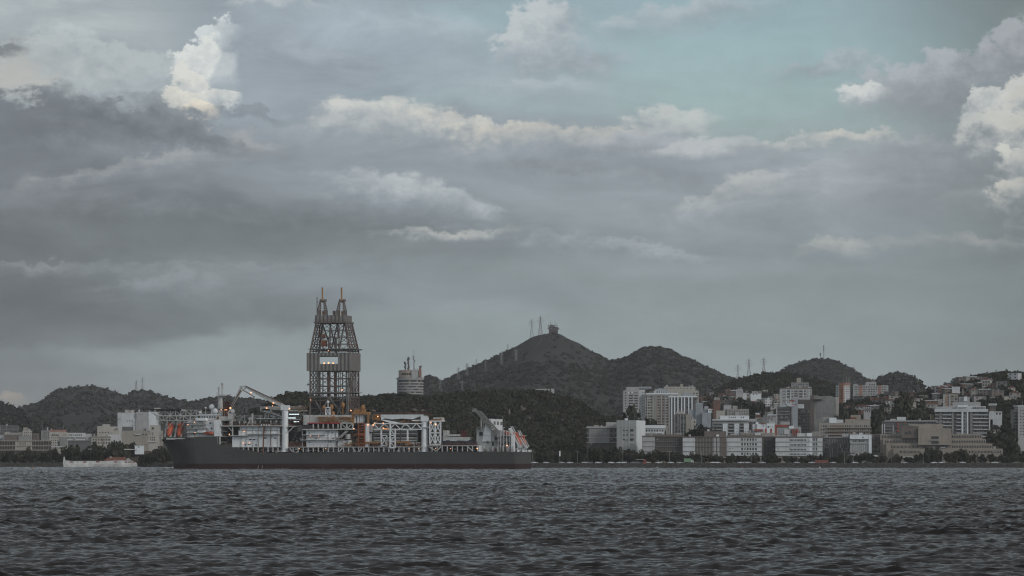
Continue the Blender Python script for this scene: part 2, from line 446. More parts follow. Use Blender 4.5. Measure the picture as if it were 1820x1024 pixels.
HILLS = {  # distance of the crest, of the front foot, of the back foot; crest as (direction, height in the view); shape power
 'west_near': (3900, 2900, 4700, [(-700, 660), (-300, 700), (-60, 718), (0, 722), (10, 722), (22, 727), (40, 742), (60, 757), (90, 775), (130, 790), (160, 819)], 1.1),
 'west_far': (4700, 3300, 5800, [(-900, 760), (-300, 745), (0, 731), (25, 727), (75, 711), (90, 700), (100, 694), (112, 690), (125, 687), (140, 686), (150, 685), (165, 685), (180, 687), (195, 692), (212, 698),
                (226, 702), (233, 696), (240, 694), (258, 694), (275, 699), (290, 703), (310, 708), (325, 711), (337, 714), (350, 712), (362, 708), (375, 706), (390, 704), (405, 704), (420, 706), (436, 706),
                (448, 706), (460, 709), (480, 714), (500, 722), (540, 740), (600, 770), (650, 819)], 1.15),
 'wooded': (2800, 2345, 3300, [(300, 819), (340, 800), (400, 770), (450, 735), (480, 717), (497, 708), (520, 702), (545, 706), (560, 712), (600, 715), (632, 713), (645, 710), (660, 709), (685, 707), (700, 706), (720, 706), (755, 711),
                (770, 709), (790, 707), (805, 703), (820, 701), (835, 703), (850, 703), (870, 701), (900, 700), (915, 701), (930, 703), (950, 698), (965, 701), (985, 706), (1010, 712), (1025, 718),
                (1040, 731), (1050, 737), (1075, 746), (1100, 750), (1125, 752), (1140, 757), (1160, 768), (1185, 788), (1215, 819)], 1.0),
 'peak': (4300, 2950, 5600, [(600, 819), (660, 760), (700, 720), (735, 695), (750, 674), (757, 668), (766, 666), (775, 669), (782, 676), (790, 674), (800, 670), (815, 662), (835, 652), (850, 645), (870, 637), (890, 628), (905, 620), (920, 613), (935, 604), (945, 598), (955, 595), (970, 592),
                (985, 590), (997, 593), (1010, 601), (1030, 609), (1050, 622), (1070, 633), (1082, 639), (1095, 637), (1110, 634), (1125, 626), (1140, 618), (1155, 615), (1175, 615), (1190, 619),
                (1210, 630), (1230, 638), (1255, 650), (1280, 661), (1300, 670), (1330, 682), (1380, 700), (1450, 730), (1550, 770), (1650, 819)], 1.15),
 'middle': (3800, 2900, 4400, [(1130, 819), (1180, 770), (1220, 735), (1260, 700), (1300, 680), (1320, 672), (1340, 668), (1360, 664), (1385, 662), (1400, 663), (1430, 667), (1450, 673), (1470, 680), (1485, 685), (1500, 691),
                (1540, 700), (1580, 712), (1640, 740), (1700, 780), (1740, 819)], 1.0),
 'mast_hill': (5200, 4300, 6200, [(1200, 819), (1300, 715), (1350, 682), (1385, 660), (1400, 651), (1412, 645), (1425, 641), (1445, 638), (1465, 637), (1480, 640), (1495, 645), (1510, 651), (1530, 666), (1548, 675), (1560, 682),
                (1600, 700), (1660, 740), (1720, 819)], 1.1),
 'knob': (4450, 3600, 5200, [(1480, 819), (1530, 700), (1560, 682), (1570, 675), (1580, 672), (1590, 671), (1605, 671), (1616, 675), (1625, 684), (1635, 690), (1645, 698), (1670, 715), (1720, 760), (1760, 819)], 1.0),
 'east_far': (5200, 4000, 6200, [(1540, 819), (1600, 722), (1640, 699), (1660, 691), (1690, 682), (1715, 674), (1735, 670), (1760, 668), (1850, 655), (2000, 660), (2600, 760), (2900, 819)], 1.1),
 'east_near': (2980, 2500, 3700, [(1395, 819), (1440, 785), (1470, 748), (1490, 724), (1505, 719), (1515, 715), (1545, 713), (1560, 710), (1580, 707), (1600, 706), (1640, 700), (1660, 697), (1690, 691), (1720, 681), (1740, 672),
                (1770, 669), (1790, 667), (1805, 670), (1830, 670), (1900, 655), (2100, 670), (2500, 750), (2700, 819)], 1.0),
}
HSEED = {k: i * 31 + 3 for i, k in enumerate(HILLS)}
def crest_z(h, px):
    Yc, Yf, Yb, cr, p = HILLS[h]
    xs = [c[0] for c in cr]; ys = [c[1] for c in cr]
    return (HY - np.interp(px, xs, ys, left=819, right=819)) * Yc / F + CH
def hill_z(h, px, Y):
    Yc, Yf, Yb, cr, p = HILLS[h]
    px = np.asarray(px, float); Y = np.asarray(Y, float)
    zc = crest_z(h, px)
    t = np.where(Y < Yc, (Yc - Y) / (Yc - Yf), (Y - Yc) / (Yb - Yc))
    f = np.clip(1 - t, 0, 1) ** p
    X = (px - CX) * Y / F
    gully = fbm(X / 170.0, Y / 330.0, HSEED[h], 5)
    z = zc * f + gully * np.minimum(zc, 120) * 0.55 * np.clip(t * 3, 0, 1) * np.clip(f * 3, 0, 1)
    return np.where((t > 1.001) | (zc < 5.5), -30.0, z - 1.0)
def flat_z(px, Y):
    px = np.asarray(px, float); Y = np.asarray(Y, float)
    d = Y - shore(px)
    return np.interp(d, [-14, -6, 6, 9, 14, 40, 120, 500, 1500, 9000], [-3.0, -1.4, 2.4, 2.85, 3.0, 3.3, 4.0, 9.0, 14.0, 20.0])
def ground_z(px, Y):
    z = flat_z(px, Y)
    for h in HILLS: z = np.maximum(z, hill_z(h, px, Y))
    return z
def gz(px, Y): return float(ground_z(np.array([px]), np.array([Y]))[0])

# ------------------------------------------------------------------ setting materials
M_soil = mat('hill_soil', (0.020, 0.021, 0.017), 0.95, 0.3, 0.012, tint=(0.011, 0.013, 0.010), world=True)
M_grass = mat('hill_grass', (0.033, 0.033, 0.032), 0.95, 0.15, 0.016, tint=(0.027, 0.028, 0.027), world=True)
M_land = mat('town_ground', (0.034, 0.033, 0.029), 0.95, 0.3, 0.03, tint=(0.017, 0.018, 0.014), world=True)

def make_ground():
    pxs = np.concatenate([np.linspace(-9000, -400, 20), np.linspace(-300, 2200, 260), np.linspace(2300, 10000, 20)])
    ds = np.array([-14, -10, -6, -3, 0, 3, 6, 9, 14, 25, 40, 70, 120, 200, 300, 420, 600, 900, 1400, 2200, 4000, 7000, 9500], float)
    PX, D = np.meshgrid(pxs, ds); Y = shore(PX) + D
    X = (PX - CX) * Y / F
    V = np.stack([X, Y, flat_z(PX, Y)], -1).reshape(-1, 3)
    tag(mesh_np('ground', V, grid_faces(*PX.shape), M_land, smooth=True), kind='structure')
make_ground()

def make_hill(h, m):
    Yc, Yf, Yb, cr, p = HILLS[h]
    x0, x1 = cr[0][0], cr[-1][0]
    pxs = np.linspace(x0, x1, int((x1 - x0) / 5) + 2)
    Ys = np.concatenate([np.linspace(Yf - 5, Yc, 60), np.linspace(Yc, Yb, 14)[1:]])
    PX, Y = np.meshgrid(pxs, Ys)
    V = np.stack([(PX - CX) * Y / F, Y, hill_z(h, PX, Y)], -1).reshape(-1, 3)
    tag(mesh_np('hill', V, grid_faces(*PX.shape), m, smooth=True), kind='structure')
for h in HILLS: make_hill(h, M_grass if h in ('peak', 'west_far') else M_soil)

def path_strip():   # bare earth track climbing the peak
    m = mat('bare_earth', (0.075, 0.070, 0.058), 0.95, 0.25, 0.05, world=True)
    pts = [(963, 597), (963, 602), (961, 607), (957, 612), (953, 617), (948, 623), (944, 628), (940, 632), (935, 636), (930, 639)]
    Yc, Yf, Yb, cr, p = HILLS['peak']
    vs = []
    for i, (px, py) in enumerate(pts):
        Ys = np.linspace(Yc - 2, Yf + 100, 900); z = hill_z('peak', np.full(900, px), Ys)
        pyv = HY - (z - CH) * F / Ys
        k = int(np.argmin(np.abs(pyv - py)))
        for s in (-1.6, 1.6):
            pz = float(hill_z('peak', np.array([px + s]), np.array([Ys[k]]))[0])
            vs.append(((px + s - CX) * Ys[k] / F, Ys[k], pz + 0.6))
    n = len(pts)
    me = MB().add(vs, [(2 * i, 2 * i + 1, 2 * i + 3, 2 * i + 2) for i in range(n - 1)])
    tag(me.build('path', m), kind='structure')
path_strip()

def find_Y(h, px, py):
    """distance at which a hill's near slope shows at height py in direction px"""
    Yc, Yf, Yb, cr, p = HILLS[h]
    Ys = np.linspace(Yc, Yf + 20, 400); z = ground_z(np.full(400, px), Ys); v = HY - (z - CH) * F / Ys
    return float(Ys[int(np.argmin(np.abs(v - py)))])
ROCKS = []
def rock_faces():
    m = mat('pale_rock', (0.14, 0.122, 0.106), 0.95, 0.4, 0.12, world=True, bump=0.6)
    for i, (px, py, w, h) in enumerate(((931, 730, 9, 7), (927, 727, 3.5, 9), (735, 730, 13, 4.5), (752, 731, 10, 4), (663, 731, 10, 4), (905, 735, 4, 10), (1000, 748, 5, 5), (940, 744, 5, 4), (893, 745, 3, 8))):
        Y = find_Y('wooded', px, py + h * .4); k = Y / F; rs = np.random.RandomState(i)
        b_ = MB().sph((0, 0, 0), 1, nu=18, nv=12); v = np.array(b_.v)
        q = v * (1 + .45 * fbm(v[:, 0] * 2.2 + i, v[:, 2] * 2.2 + v[:, 1], i, 4))[:, None] * np.array([w * .6 * k, 8.0, h * .75 * k])
        o = MB(); o.v = (q + np.array([(px - CX) * k, Y - 7.0, CH + (HY - py) * k])).tolist(); o.f = b_.f
        tag(o.build('terrain', m), kind='structure'); ROCKS.append((px, Y, w))
rock_faces()

# ------------------------------------------------------------------ water
def make_water():
    m = bpy.data.materials.new('water'); m.use_nodes = True
    T = NT(m.node_tree); b = m.node_tree.nodes['Principled BSDF']
    pos = T.new('ShaderNodeNewGeometry').outputs['Position']
    b.inputs['Base Color'].default_value = (0.0125, 0.0098, 0.0095, 1)
    b.inputs['IOR'].default_value = 1.33; b.inputs['Specular IOR Level'].default_value = 0.44
    gust = T.noise(T.mapping(pos, sc=(0.35, 1, 1)), 0.012, 4.0, 0.55)
    b.inputs['Roughness'].default_value = 0.16
    T.l.new(T.maprange(gust.outputs[0], 0.3, 0.7, 0.07, 0.15), b.inputs['Roughness'])
    n = T.noise(T.mapping(pos, sc=(0.7, 1, 1)), 3.4, 5.0, 0.65)
    bp = T.new('ShaderNodeBump'); bp.inputs['Strength'].default_value = 0.9; bp.inputs['Distance'].default_value = 0.13
    T.l.new(n.outputs[0], bp.inputs['Height']); T.l.new(bp.outputs[0], b.inputs['Normal'])
    rs = np.random.RandomState(5)
    tans = np.concatenate([np.linspace(-1.3, -0.48, 10)[:-1], np.linspace(-0.48, -0.165, 260)[:-1], np.linspace(-0.165, 0.165, 920), np.linspace(0.165, 0.48, 260)[1:], np.linspace(0.48, 1.3, 10)[1:]])
    ds = 70.0 * np.exp(np.linspace(0, math.log(2640 / 70.0), 2050))
    TT, D = np.meshgrid(tans, ds)
    X = (TT * D); Y = D
    z = np.zeros_like(X); dx = np.zeros_like(X); dy = np.zeros_like(X)
    wind = math.radians(-100)                       # waves running towards the viewpoint, a little to the left
    gusts = 0.55 + 1.1 * (fbm(X / 40.0, Y / 16.0, 9, 4) + 0.45)
    gusts = gusts * np.interp(D, [100, 350, 1200, 2600], [0.85, 1.0, 1.25, 1.35])   # rougher out in the bay
    calm = np.exp(-((D - 752 - 14 * fbm(X / 90.0, X * 0, 3, 2)) / 22.0) ** 2) * (vnoise(X / 34.0, D / 90.0, 4) > 0.30) + 0.6 * np.exp(-((D - 338) / 4.0) ** 2) * (vnoise(X / 12.0, D / 60.0, 6) > 0.5)
    gusts = gusts * (1 - 0.93 * np.clip(calm, 0, 1))   # slicks that catch the pale low sky
    for i in range(84):
        lam = 0.5 * (8.5 / 0.5) ** rs.rand()
        th = wind + rs.randn() * 0.6
        k = 2 * math.pi / lam
        a = 0.0092 * lam ** 0.80 * (0.6 + 0.8 * rs.rand())
        w = np.interp(D, [100, 350, 1000], [0.36, 0.62, 0.9]) if lam > 2.6 else 1.0     # longer seas further out
        ph = k * (X * math.cos(th) + Y * math.sin(th)) + rs.rand() * 6.283
        a = a * w; sn = np.sin(ph); z += a * sn
        cs = np.cos(ph) * a; dx -= cs * math.cos(th) * 0.8; dy -= cs * math.sin(th) * 0.8
    edge = np.clip((0.48 - np.abs(TT)) / 0.03, 0, 1)
    z *= edge * gusts; X = X + dx * edge * gusts * -1; Y = Y + dy * edge * gusts * -1
    V = np.stack([X, Y, z], -1).reshape(-1, 3)
    Q = grid_faces(*TT.shape)
    n0 = len(V)
    V = np.concatenate([V, np.array([[-3400, -300, -1.3], [3400, -300, -1.3], [3400, 2640, -1.3], [-3400, 2640, -1.3]])])
    Q = np.concatenate([Q, np.array([[n0, n0 + 1, n0 + 2, n0 + 3]])])
    tag(mesh_np('water', V, Q, m, smooth=True), kind='structure')
make_water()

# ------------------------------------------------------------------ foliage
def foliage_mat(name, rgb, k=0.35):
    m = bpy.data.materials.new(name); MATS[name] = m; m.use_nodes = True
    T = NT(m.node_tree); b = m.node_tree.nodes['Principled BSDF']
    pos = T.new('ShaderNodeNewGeometry').outputs['Position']
    n1 = T.noise(pos, 0.022, 4.0, 0.6); n2 = T.noise(pos, 0.5, 3.0, 0.6)
    f = T.math('ADD', T.math('MULTIPLY', n1.outputs[0], 0.55), T.math('MULTIPLY', n2.outputs[0], 0.45))
    f = T.maprange(f, 0.36, 0.64)
    lo = (rgb[0] * (1 - k), rgb[1] * (1 - k * 0.8), rgb[2] * (1 - k * 0.9), 1); hi = (rgb[0] * (1 + k * 1.2), rgb[1] * (1 + k), rgb[2] * (1 + k * 0.6), 1)
    col = T.mix(f, lo, hi)
    oi = T.new('ShaderNodeObjectInfo').outputs['Random']
    col = T.vmath('SCALE', col, scale=T.math('MULTIPLY_ADD', oi, 0.5, 0.75))
    T.l.new(col, b.inputs['Base Color']); b.inputs['Roughness'].default_value = 0.75
    b.inputs['Specular IOR Level'].default_value = 0.25
    return m
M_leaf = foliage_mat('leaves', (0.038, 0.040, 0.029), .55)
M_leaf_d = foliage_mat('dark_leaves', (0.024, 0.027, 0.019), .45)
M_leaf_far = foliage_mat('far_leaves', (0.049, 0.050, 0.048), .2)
M_bark = mat('bark', (0.06, 0.05, 0.04), 0.9, 0.2, 2.0)

def crown_np(seed, n, q, lobes=7, flat=0.8):
    """n leaf sprays of size q spread through a lumpy crown of radius 1 centred at z = 0.75"""
    rs = np.random.RandomState(seed)
    L = []
    for i in range(lobes):
        a = rs.rand() * 6.283; r = 0.62 * math.sqrt(rs.rand())
        L.append((r * math.cos(a), r * math.sin(a), 0.35 + 0.85 * rs.rand() * (1 - 0.45 * r), 0.30 + 0.26 * rs.rand()))
    L.append((0, 0, 0.72, 0.5))
    L = np.array(L); w = L[:, 3] ** 2; idx = rs.choice(len(L), n, p=w / w.sum())
    d = rs.randn(n, 3); d /= np.linalg.norm(d, axis=1)[:, None]
    rad = rs.rand(n) ** 0.35
    c = L[idx, :3] + d * (L[idx, 3] * rad)[:, None] * np.array([1, 1, flat])
    nrm = d + rs.randn(n, 3) * 0.55; nrm /= np.linalg.norm(nrm, axis=1)[:, None]
    t = np.cross(nrm, rs.randn(n, 3)); t /= np.linalg.norm(t, axis=1)[:, None]
    b = np.cross(nrm, t)
    s = q * (0.6 + 0.8 * rs.rand(n))[:, None]; s2 = s * (0.55 + 0.5 * rs.rand(n))[:, None]
    V = np.stack([c - t * s - b * s2 * 0.3, c + b * s2 * -1.0, c + t * s + b * s2 * 0.2, c + b * s2], 1)
    return V.reshape(-1, 3)
def quads(n): return np.arange(n * 4, dtype=np.int32).reshape(-1, 4)

FOR_VAR = [crown_np(100 + i, 84, 0.2, 6) for i in range(8)]
def forest(h, n, size, m, x0=None, x1=None, tmax=0.97, seed=1, keep=None, sink=0.25, tmin=-0.25):
    """tree crowns over one wooded slope, as a single mass"""
    Yc, Yf, Yb, cr, p = HILLS[h]
    rs = np.random.RandomState(seed)
    x0 = cr[0][0] if x0 is None else x0; x1 = cr[-1][0] if x1 is None else x1
    px = x0 + (x1 - x0) * rs.rand(n); t = tmin + (tmax - tmin) * rs.rand(n)
    nc = n // 7                                       # a closer row along the crest, for the skyline
    t[:nc] = rs.uniform(-0.03, 0.05, nc)
    Y = np.where(t > 0, Yc - t * (Yc - Yf), Yc - t * (Yb - Yc))
    z = hill_z(h, px, Y); g = ground_z(px, Y)
    ok = (z > g - 0.5) & (z > 3)
    if h == 'wooded':                                 # no trees on the bare rock or just in front of it
        for rx, rY, rw in ROCKS: ok &= ~((np.abs(px - rx) < rw * .75 + 1) & (Y < rY + 4) & (Y > rY - 75))
    if keep is not None: ok &= keep(px, Y, z, rs)
    px, Y, z = px[ok], Y[ok], z[ok]; n = len(px)
    s = size * (0.55 + 0.75 * rs.rand(n) ** 1.5)
    if h in ('west_far', 'peak', 'mast_hill', 'middle'): s = s * np.where(np.abs(Yc - Y) < 0.07 * (Yc - Yf), 0.62, 1.0)   # low scrub on the windy crests
    k = rs.randint(0, 8, n); a = rs.rand(n) * 6.283
    Vs = []
    for i in range(8):
        sel = np.where(k == i)[0]
        B = FOR_VAR[i][None]; ca = np.cos(a[sel])[:, None]; sa = np.sin(a[sel])[:, None]; S = s[sel][:, None]
        x = (B[..., 0] * ca - B[..., 1] * sa) * S; y = (B[..., 0] * sa + B[..., 1] * ca) * S; zz = (B[..., 2] - sink) * S * 0.95
        X = ((px - CX) * Y / F)[sel][:, None]
        Vs.append(np.stack([X + x, Y[sel][:, None] + y, z[sel][:, None] + zz], -1).reshape(-1, 3))
    V = np.concatenate(Vs)
    return tag(mesh_np('forest', V, quads(len(V) // 4), m), kind='stuff')

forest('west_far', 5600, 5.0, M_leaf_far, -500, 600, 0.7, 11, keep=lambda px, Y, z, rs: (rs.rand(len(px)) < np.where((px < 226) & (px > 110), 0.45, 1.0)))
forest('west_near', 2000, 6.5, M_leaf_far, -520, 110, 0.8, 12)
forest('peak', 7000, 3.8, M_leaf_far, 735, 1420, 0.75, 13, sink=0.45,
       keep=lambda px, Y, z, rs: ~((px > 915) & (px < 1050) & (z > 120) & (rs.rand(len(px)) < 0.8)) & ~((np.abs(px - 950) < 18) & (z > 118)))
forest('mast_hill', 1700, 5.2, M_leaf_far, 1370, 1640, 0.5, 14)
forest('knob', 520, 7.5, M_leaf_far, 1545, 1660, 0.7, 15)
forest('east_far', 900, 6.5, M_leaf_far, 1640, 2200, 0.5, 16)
forest('middle', 3400, 5.2, M_leaf, 1240, 1560, 0.95, 17, keep=lambda px, Y, z, rs: (z > 72) | (rs.rand(len(px)) < 0.35))
forest('wooded', 5600, 4.8, M_leaf, 330, 1190, 0.99, 18, keep=lambda px, Y, z, rs: ~((px > 1035) & (Y < 2460)) & ((px > 470) | (rs.rand(len(px)) < .4)))
forest('east_near', 9000, 5.0, M_leaf_d, 1480, 2500, 0.97, 19, keep=lambda px, Y, z, rs: (rs.rand(len(px)) < np.where(px > 1755, 1.0, 0.62)))

# ------------------------------------------------------------------ the drillship
TH = math.radians(14.5)
SF = Frame(915, 2000.0, -TH, face=False)
BEAM = 40.0
M_hull = mat('hull_grey', (0.066, 0.065, 0.064), 0.55, 0.18, 0.04, streak=0.4, spec=0.2)
M_boot = mat('antifouling_red', (0.042, 0.020, 0.020), 0.75, 0.3, 0.08, streak=0.5, spec=0.15)
M_white = mat('ship_white', (0.70, 0.72, 0.74), 0.5, 0.10, 0.25, streak=0.4)
M_white2 = mat('ship_white_worn', (0.44, 0.44, 0.43), 0.6, 0.22, 0.5, streak=0.55)
M_steel = mat('ship_steel', (0.15, 0.145, 0.14), 0.6, 0.25, 0.5, streak=0.3)
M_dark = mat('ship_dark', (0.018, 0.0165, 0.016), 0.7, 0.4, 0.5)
M_derrick = mat('derrick_steel', (0.105, 0.092, 0.085), 0.6, 0.35, 0.35, tint=(0.095, 0.052, 0.040))
M_rust = mat('rust_red', (0.15, 0.058, 0.036), 0.8, 0.35, 0.8, tint=(0.08, 0.05, 0.04))
M_ochre = mat('ochre_paint', (0.29, 0.145, 0.05), 0.6, 0.25, 0.8, streak=0.4)
M_orange = mat('safety_orange', (0.44, 0.085, 0.036), 0.5, 0.12, 0.5)
M_redp = mat('red_paint', (0.30, 0.025, 0.028), 0.6, 0.2, 0.5)
M_navy = mat('navy_paint', (0.028, 0.032, 0.048), 0.6, 0.2, 0.5)
M_glass = mat('dark_glass', (0.016, 0.018, 0.02), 0.2, 0.2, 0.5)
M_radome = mat('radome_white', (0.60, 0.63, 0.65), 0.5, 0.05, 0.3)
L_warm = lampmat('sodium_lamp', (1.0, 0.44, 0.20), 2.2)
L_white = lampmat('flood_lamp', (0.80, 0.95, 1.0), 0.85)

def clad_mat():     # ribbed windbreak sheeting
    m = mat('windbreak_sheet', (0.160, 0.150, 0.142), 0.6, 0.14, 0.3, streak=0.35)
    T = NT(m.node_tree); b = m.node_tree.nodes['Principled BSDF']
    tc = T.new('ShaderNodeTexCoord').outputs['Object']
    sp = T.new('ShaderNodeSeparateXYZ'); T.l.new(tc, sp.inputs[0])
    st = T.math('SINE', T.math('MULTIPLY', T.math('ADD', sp.outputs[0], sp.outputs[1]), 2.6))
    bp = T.new('ShaderNodeBump'); bp.inputs['Strength'].default_value = 0.7; bp.inputs['Distance'].default_value = 0.3
    T.l.new(st, bp.inputs['Height']); T.l.new(bp.outputs[0], b.inputs['Normal'])
    return m
M_clad = clad_mat()

ship = empty('drillship', (SF.X0, SF.Y0, 0), SF.r, label='long dark grey drillship with a tall lattice derrick amidships, anchored in the bay', cat='ship')

def sb(mb, px0, px1, py0, py1, t0, t1):
    x0 = SF.lx(px0, t0); x1 = SF.lx(px1, t0); xm = (x0 + x1) / 2
    return mb.box(x0, x1, t0, t1, SF.lz(py1, xm, t0), SF.lz(py0, xm, t0))
def sbar(mb, a, b, t, r, t2=None, n=4, r2=None):
    return mb.bar(SF.pt(a[0], a[1], t), SF.pt(b[0], b[1], t if t2 is None else t2), r, r2, n)
def rail(mb, px0, px1, py, t, h=1.2, step=2.2):
    a = SF.pt(px0, py, t); b = SF.pt(px1, py, t); n = max(2, int((b - a).length / step)); up = Vector((0, 0, h))
    mb.bar(a + up, b + up, 0.07); mb.bar(a + up * .5, b + up * .5, 0.05)
    for i in range(n + 1): p = a.lerp(b, i / n); mb.bar(p, p + up, 0.06)
    return mb
def posts(mb, px0, px1, n, py0, py1, t, r):
    for i in range(n):
        p = px0 + (px1 - px0) * i / max(1, n - 1); sbar(mb, (p, py0), (p, py1), t, r)
    return mb
def clutter(mb, px0, px1, py0, py1, t0, t1, n, seed, s=(0.25, 0.9), pipes=0.6):
    r = random.Random(seed)
    for i in range(int(n * 1.7)):
        px = r.uniform(px0, px1); py = r.uniform(py0, py1); t = r.uniform(t0, t1)
        p = SF.pt(px, py, t)
        if r.random() < pipes:
            L = r.uniform(1.5, 6)
            d = r.choice([Vector((L, 0, 0)), Vector((0, 0, L * .6)), Vector((0, 0, L * .6)), Vector((L * .6, 0, L * .4))])
            q = p + d
            zt = SF.lz(py0, p.x, t)
            if q.z > zt: q.z = zt
            q.x = min(q.x, SF.lx(px1, t))
            if (q - p).length > 0.4: mb.bar(p, q, r.uniform(0.06, 0.2), n=5)
        else:
            w = r.uniform(*s); mb.box(p.x - w, p.x + w, t, t + w * 1.5, p.z - w * r.uniform(.4, 1), p.z + w * r.uniform(.4, .8))
    return mb

def build_hull():
    xt = SF.lx(286.5, 20); xw = SF.lx(308.5, 20); xb = SF.lx(352, 0)
    tab = [(SF.lx(p, 0), SF.lz(y, SF.lx(p, 0), 0)) for p, y in [(915, 803), (700, 803), (560, 804.3), (470, 805), (440, 800.5), (425, 797.5), (412, 795), (386.2, 790.3)]]
    top = [(SF.lx(p, 0), SF.lz(y, SF.lx(p, 0), 0)) for p, y in [(386, 776.2), (352, 776.5), (338, 778), (331, 780.6)]] + [(xt, SF.lz(781, xt, 20))]
    def deck_z(x, fore):
        T_ = top if fore else tab
        T_ = sorted(T_); return float(np.interp(x, [a for a, b in T_], [b for a, b in T_]))
    zbt = SF.lz(824.3, -100, 0)
    st = []                                            # stations: (key, fore)
    for x in np.linspace(0, tab[-1][0], 24): st.append((x, 0.0, False))
    st.append((top[0][0], 0.0, True)); st.append((xb, 0.0, True))
    for f in (0.1, 0.2, 0.3, 0.4, 0.5, 0.6, 0.7, 0.8, 0.88, 0.94, 0.98, 1.0): st.append((xb, f, True))
    def sec(stn, lev):
        x, f, fore = stn
        zd = deck_z(xb + f * (xt - xb), True) if f > 0 else deck_z(x, fore)
        z = [-1.6, zbt, zbt + 0.34 * (zd - zbt), zbt + 0.68 * (zd - zbt), zd][lev]
        g = [0, 0, 0.2, 0.55, 1.0][lev]
        xs = xw + (xt - xw) * g; p = 1.7 + 1.0 * g
        hb = 20 * (1 - f ** p) if f > 0 else 20.0
        xx = xb + f * (xs - xb) if f > 0 else x
        if f == 0 and x > -6: xx = x
        return (xx, 20 - hb, z), (xx, 20 + hb, z)
    def shell(levels, cap):
        mb = MB(); n = len(levels)
        for i in range(len(st) - 1):
            for a, b in zip(levels[:-1], levels[1:]):
                p0, s0 = sec(st[i], a); p1, s1 = sec(st[i + 1], a); P0, S0 = sec(st[i], b); P1, S1 = sec(st[i + 1], b)
                mb.add([p1, p0, P0, P1], [(0, 1, 2, 3)]); mb.add([s0, s1, S1, S0], [(0, 1, 2, 3)])
        for a, b in zip(levels[:-1], levels[1:]):
            p0, s0 = sec(st[0], a); P0, S0 = sec(st[0], b); mb.add([p0, s0, S0, P0], [(0, 1, 2, 3)])
        if cap:
            for i in range(len(st) - 1):
                p0, s0 = sec(st[i], 4); p1, s1 = sec(st[i + 1], 4); mb.add([p0, s0, s1, p1], [(0, 1, 2, 3)])
        return mb
    shell([1, 2, 3, 4], True).build('hull', M_hull, ship)
    shell([0, 1], False).build('waterline_band', M_boot, ship)
    mb = MB()                                          # fairleads, hull ports, seam strips
    for p, y in [(393, 804.5), (402, 805), (399, 815.5), (749, 817), (873, 812), (322, 815)]: sb(mb, p - 1, p + 1, y - .8, y + .8, -0.06, 0.3)
    sb(mb, 332, 339, 778, 782, -0.05, 0.4)
    mb.split('hull_port', M_dark, ship)
    mb = MB()
    for p in (459.5, 583, 738, 856): sb(mb, p - .25, p + .25, 806, 833, -0.07, 0.2)
    sb(mb, 672, 697, 804, 806.5, -0.08, 0.2)
    mb.split('rubbing_strip', M_hull, ship)
    mb = MB()
    for p in (459, 466): sbar(mb, (p, 832), (p, 827), -0.1, 0.5, r2=0.25)
    mb.split('rust_streak', mat('pale_rust', (0.16, 0.12, 0.10), 0.8, 0.3, 0.5), ship)
build_hull()

def build_helideck():
    mb = MB()
    cx = SF.lx(318, 20); z = SF.lz(727.3, cx, 20); R = 18.5
    pts = []
    for k in range(8):
        a = math.pi / 8 + k * math.pi / 4
        pts.append((cx + R * 1.06 * math.cos(a), 20 + R * math.sin(a)))
    mb.add([(x, y, z - 1.0) for x, y in pts] + [(x, y, z) for x, y in pts], [tuple(range(7, -1, -1)), tuple(range(8, 16))] + [(i, (i + 1) % 8, 8 + (i + 1) % 8, 8 + i) for i in range(8)])
    deck = mb.build('helideck', M_dark, ship)
    tr = MB()
    for t in (4, 14, 26, 36):
        for (pa, pb, ya, yb, nx) in ((275, 358, 738.5, 729, 9), (278, 350, 747.5, 739.5, 6)):
            tr.lattice(SF.pt(pa, ya, t), SF.pt(pb, ya, t), SF.pt(pb, yb, t), SF.pt(pa, yb, t), nx, 1, 0.26, 'k', rd=0.2)
    for p in (284, 297, 320, 338): 
        for t in (6, 30): sbar(tr, (p, 739), (p, 781), t, 0.5, n=6)
    for a, b in (((278, 742), (290, 753)), ((297, 762), (309, 748)), ((330, 748), (320, 762)), ((264, 730), (278, 738))): sbar(tr, a, b, 5, 0.3)
    tr.build('support_truss', M_white2, deck)
    nb = MB()
    for p0, p1 in ((263, 273), (274, 279), (262.5, 268)): sb(nb, p0, p1, 725 if p0 > 263 else 728.5, 726.8 if p0 > 263 else 731, 10, 16)
    sb(nb, 322, 328, 727.8, 731, 3, 6)
    nb.split('floodlight_box', M_white2, deck)
build_helideck()

